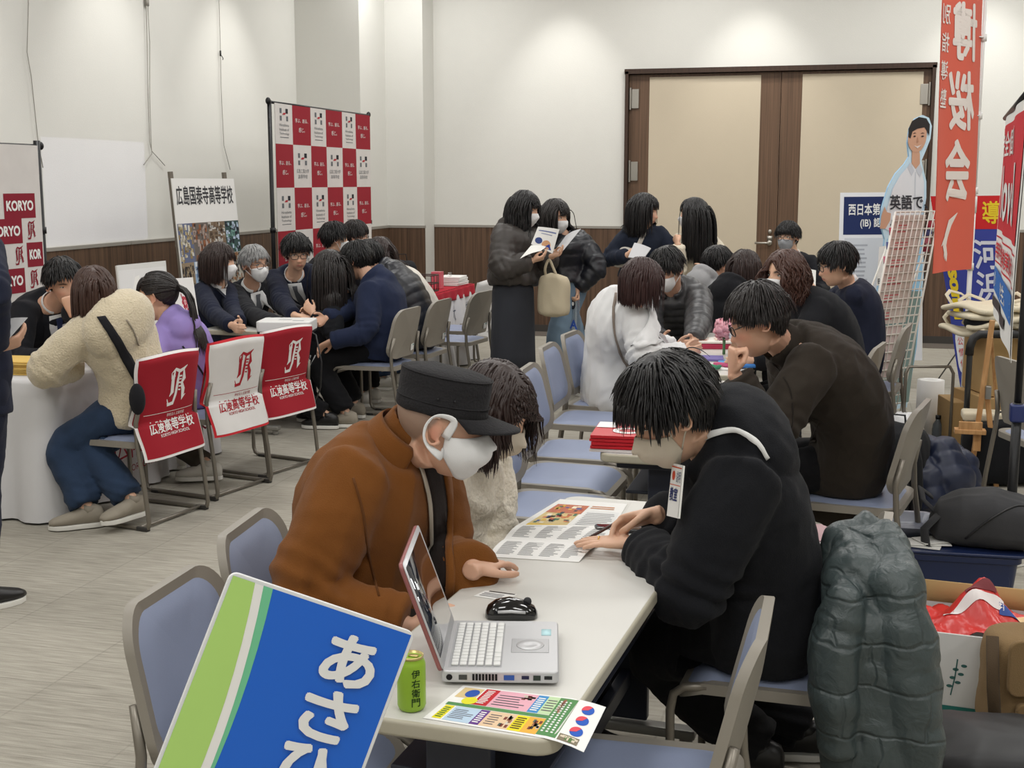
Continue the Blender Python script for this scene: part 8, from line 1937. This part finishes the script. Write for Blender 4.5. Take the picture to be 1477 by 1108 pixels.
# white shirt: cape flap, long thin bag strap
pr = P['wshirt']; on_cloth(pr, 'top', [((886, 424), (889, 424)), ((884, 470), (887, 470)), ((893, 510), (896, 509)), ((910, 540), (913, 539))], 'bag_strap', cloth('strap_taupe', (140, 128, 118)), .008, .005, 1)
on_cloth(pr, 'top', [((925, 432), (950, 440)), ((935, 455), (958, 470)), ((925, 480), (957, 492)), ((912, 500), (920, 502))], 'sailor_collar', WSH, .016, .003, 5)
# three stripes on the girl's track trousers
pr = P['girl']
for k in (0, 8): on_cloth(pr, 'bottom', [((446 + k, 512), (449 + k, 513)), ((436 + k, 535), (439 + k, 536)), ((430 + k, 560), (433 + k, 560))], 'stripe', flat((206, 206, 206)), .004, .002, 1)
# papers held up
def held(label, c4, m_, draw=None, name='paper_sheet', thick=.0016, cat='paper'):
    q = quad_fn(c4); fnp = lambda u, v, h: q(u, v, h + .010 * math.sin(u * 3.1)); s = Sheet(fnp, .2, .0008); slab(s.g, fnp, 0, 0, 1, 1, thick, m_, .2)
    if draw: draw(s)
    o = part(name, s.g, None, None, smooth=False); tag(o, label, cat); return o
GREYP = mat('paper_shade', (206, 206, 208), rough=.8)
def dbro(s): s.rect(0, 0, 1, 1, WHITE, 1); s.rect(.1, .78, .9, .84, flat((120, 130, 170)), 2); s.rect(.25, .66, .75, .70, flat((150, 156, 180)), 2); s.disc(.25, .3, .16, flat((60, 76, 130)), 2); s.disc(.62, .22, .2, flat((210, 160, 120)), 2); s.poly([(.5, .05), (.75, .3), (.9, .08)], flat((50, 70, 150)), 3)
held('white brochure with a blue drawing held up by the woman in the long coat', [at(766, 352, 9.16), at(797, 366, 9.16), at(807, 331, 9.20), at(776, 327, 9.20)], PAPER, dbro, 'brochure', .004, 'brochure')
held('open white handout held flat by the woman in the long coat', [at(750, 373, 9.02), at(780, 362, 9.10), at(797, 349, 9.22), at(766, 354, 9.16)], PAPER)
held('large grey paper held up by the woman in the black down jacket', [at(791, 374, 9.46), at(806, 369, 9.36), at(838, 330, 9.44), at(816, 340, 9.52)], GREYP)
held('grey papers held by the girl in the denim jacket', [at(906, 371, 9.74), at(926, 376, 9.70), at(939, 358, 9.78), at(915, 350, 9.82)], GREYP, None, 'paper_sheet', .01)
held('sheet of white paper in the hand of the man at the left edge', [at(-18, 498, 4.60), at(8, 494, 4.58), at(40, 458, 4.64), at(-2, 464, 4.66)], GREYP)
# tote bag on the arm, clear bag, white cross strap
TOTE = mat('tote_beige', (196, 184, 158), rough=.9, bump=.2, bscale=200, var=.05); tp_ = at(799, 458, 9.22); tt = soft_bag('tote_bag', 'beige tote bag hanging from the arm of the woman in the long coat', 'bag', tuple(tp_), (.26, .11, .32), TOTE, -20, 5, .88, .010, 9)
g = G(); L_ = lambda px, py, d: np.array(at(px, py, d)); g.tube(curve([L_(786, 402, 9.24), L_(787, 388, 9.2), L_(793, 375, 9.2), L_(800, 388, 9.2), L_(806, 402, 9.2)]), .011, 6, flatten=.3); part('handle', g, TOTE, tt)
cb = thing('clear_bag', 'clear plastic bag with printed patches in the hand of the woman in pale jeans', 'bag', tuple(at(828, 485, 9.62))); q = quad_fn([at(815, 484, 9.62), at(838, 488, 9.58), at(836, 432, 9.62), at(822, 428, 9.66)]); g = G(); g.grid(lambda u, v: q(u, v, .02 * math.sin(u * 3.14)), 8, 8); g.grid(lambda u, v: q(u, v, -.02 * math.sin(u * 3.14)), 8, 8); part('film', g, clear_mat('bag_film', .22), cb); s = Sheet(lambda u, v, h: q(u, v, .021 * math.sin(u * 3.14) + h), .3, .0008); s.disc(.42, .82, .22, flat((36, 40, 50)), 1, ry=.12); s.disc(.42, .84, .10, WHITE, 2, ry=.05); s.text('A', .3, .20, .8, .44, flat((50, 84, 170)), 2, bold=.05); part('print', s.g, None, cb)
pr = P['denim']; on_cloth(pr, 'top', [((930, 327), (936, 325)), ((924, 340), (930, 341)), ((918, 352), (924, 354))], 'cross_strap', cloth('strap_white', (216, 210, 200)), .008, .004, 2)
o = soft_bag('white_bag', 'small off white shoulder bag behind the papers of the girl in denim', 'bag', tuple(at(898, 386, 9.95)), (.20, .08, .16), cloth('strap_white', (216, 210, 200)), -20, 6, .9, .006)
# ------------------------------------------------------------------ books and papers on the middle tables
REDC = mat('red_cover', (196, 36, 48), rough=.35); rb0 = onz(893, 650, .70)
for i in range(5):
    t = slab_thing('book', 'red book in the neat stack at the near corner of the middle table' if i < 4 else 'topmost red and white book of the stack on the middle table', 'book', (rb0.x, rb0.y + .08, .7008 + i * .0125), 2 + (i % 3) * 1.5, .21, .26, .012, [flat((214, 206, 206)), REDC, REDC, REDC, REDC][i], 'red books stacked on the middle table')
s = Sheet(lambda u, v, h: np.array((u, v, .0125 + h)), .3); s.disc(.02, -.03, .055, WHITE, 1); s.rect(-.10, .02, -.03, .125, WHITE, 1); s.disc(.02, -.03, .030, REDC, 2); part('cover_print', s.g, None, t, world=False)
p_ = onz(1020, 575, .70); slab_thing('paper_sheet', 'white sheet under the resting hand of the man in the dark brown jacket', 'paper', (p_.x, p_.y, .7008), 80, .30, .21, .002, WHITE)
CLRS = [(236, 232, 224), (70, 40, 60), (120, 110, 170), (200, 206, 220), (60, 140, 110), (90, 150, 200), (226, 226, 222), (190, 60, 90)]
for k, (px, py, z, L_, W_, h, an, c, lab) in enumerate(((1020, 502, .70, .30, .22, .030, 12, 7, 'plum coloured book under the white workbook on the flower table'), (1024, 494, .731, .32, .24, .012, 10, 0, 'white workbook with red print on top of the pile on the flower table'), (1010, 520, .70, .24, .17, .012, 6, 2, 'violet booklet near the edge of the flower table'), (1070, 527, .70, .26, .18, .008, 4, 5, 'pale blue booklet at the right of the flower table'), (1020, 532, .70, .28, .18, .004, 2, 6, 'white sheet at the near edge of the flower table'))):
    p_ = onz(px, py, z); t = slab_thing('book', lab, 'book', (p_.x, p_.y + .05, z + .0008), an, L_, W_, h, flat(CLRS[c]))
    if k == 1:
        s = Sheet(lambda u, v, h: np.array((u, v, .0125 + h)), .3); s.lines(-.13, -.08, .0, .08, 6, flat((206, 120, 100)), 1, .4, .4, 1); s.rect(.02, -.06, .13, .07, flat((226, 200, 186)), 1); s.rect(.05, -.03, .10, .03, flat((90, 80, 80)), 2); part('cover_print', s.g, None, t, world=False)
rs = random.Random(6)
for k, (px, py, c, lab) in enumerate(((1018, 528, (70, 150, 110), 'green eraser block'), (1034, 530, (60, 130, 100), 'dark green marker'), (1042, 526, (200, 90, 130), 'pink marker'), (1076, 522, (220, 190, 50), 'yellow marker'), (1070, 525, (206, 50, 50), 'red marker'), (1082, 528, (60, 120, 190), 'blue marker'))):
    p_ = onz(px, py, .715); g = G(); d = V3((math.cos(k * 1.3), math.sin(k * 1.3), 0)); g.tube([V3(p_) - d * .055, V3(p_) + d * .03, V3(p_) + d * .055], [.011, .011, .006], 8); o = part('marker', g, flat(c), None); tag(o, lab + ' lying among the books on the flower table', 'marker')
p_ = onz(1052, 492, .70); fw = thing('flower', 'pink artificial carnation standing on the books of the far middle table', 'flower', (p_.x, p_.y + .12, .745)); g = G(); rs = random.Random(2); c0 = V3(at(1045, 474, 7.0))
for i in range(150):
    d = unit((rs.gauss(0, 1), rs.gauss(0, 1), rs.gauss(.2, 1))); b = c0 + d * .062 * rs.uniform(.55, 1); u = unit(np.cross(d, (rs.gauss(0, 1), .5, rs.gauss(0, 1)))); w = np.cross(d, u); g.add([b - u * .022, b + w * .014 + d * .008, b + u * .022, b + d * .012 - w * .012], [(0, 1, 2), (0, 2, 3)])
g.ell(c0, (.052, .052, .048)); part('petals', g, mat('petal_pink', (236, 176, 188), rough=.8, var=.15, vscale=40), fw, solid=.0015); g = G(); c1 = c0 + (.062, -.03, -.03)
for i in range(14): d = unit((rs.gauss(0, 1), rs.gauss(0, 1), rs.gauss(0, 1))); g.ell(c1 + d * .026, (.016, .016, .013), None, 6, 5)
part('small_flower', g, flat((226, 230, 234)), fw); g = G(); g.tube([c0 - (0, 0, .03), V3((c0[0], c0[1], .702))], .008, 8); part('stem', g, flat((90, 130, 90)), fw)
# far table before the doors with papers
table('table in front of the double doors', (-.35, 10.95), 2, L=1.2, w=.45)
held('white sheet standing in front of the man with the grey mask', [at(1157, 425, 10.6), at(1176, 428, 10.55), at(1177, 390, 10.7), at(1158, 388, 10.75)], PAPER)
# papers under the brown jacket man's chair
for i, (px, py, c) in enumerate(((1195, 790, (226, 224, 222)), (1210, 772, (214, 180, 184)))):
    p_ = onz(px, py, .0); slab_thing('paper_sheet', ['white papers on the floor beneath the chair of the man in dark brown', 'pink paper on the floor beneath the chair of the man in dark brown'][i], 'paper', (p_.x, p_.y, .006 * i + .001), 10, .42, .30, .006, flat(c))
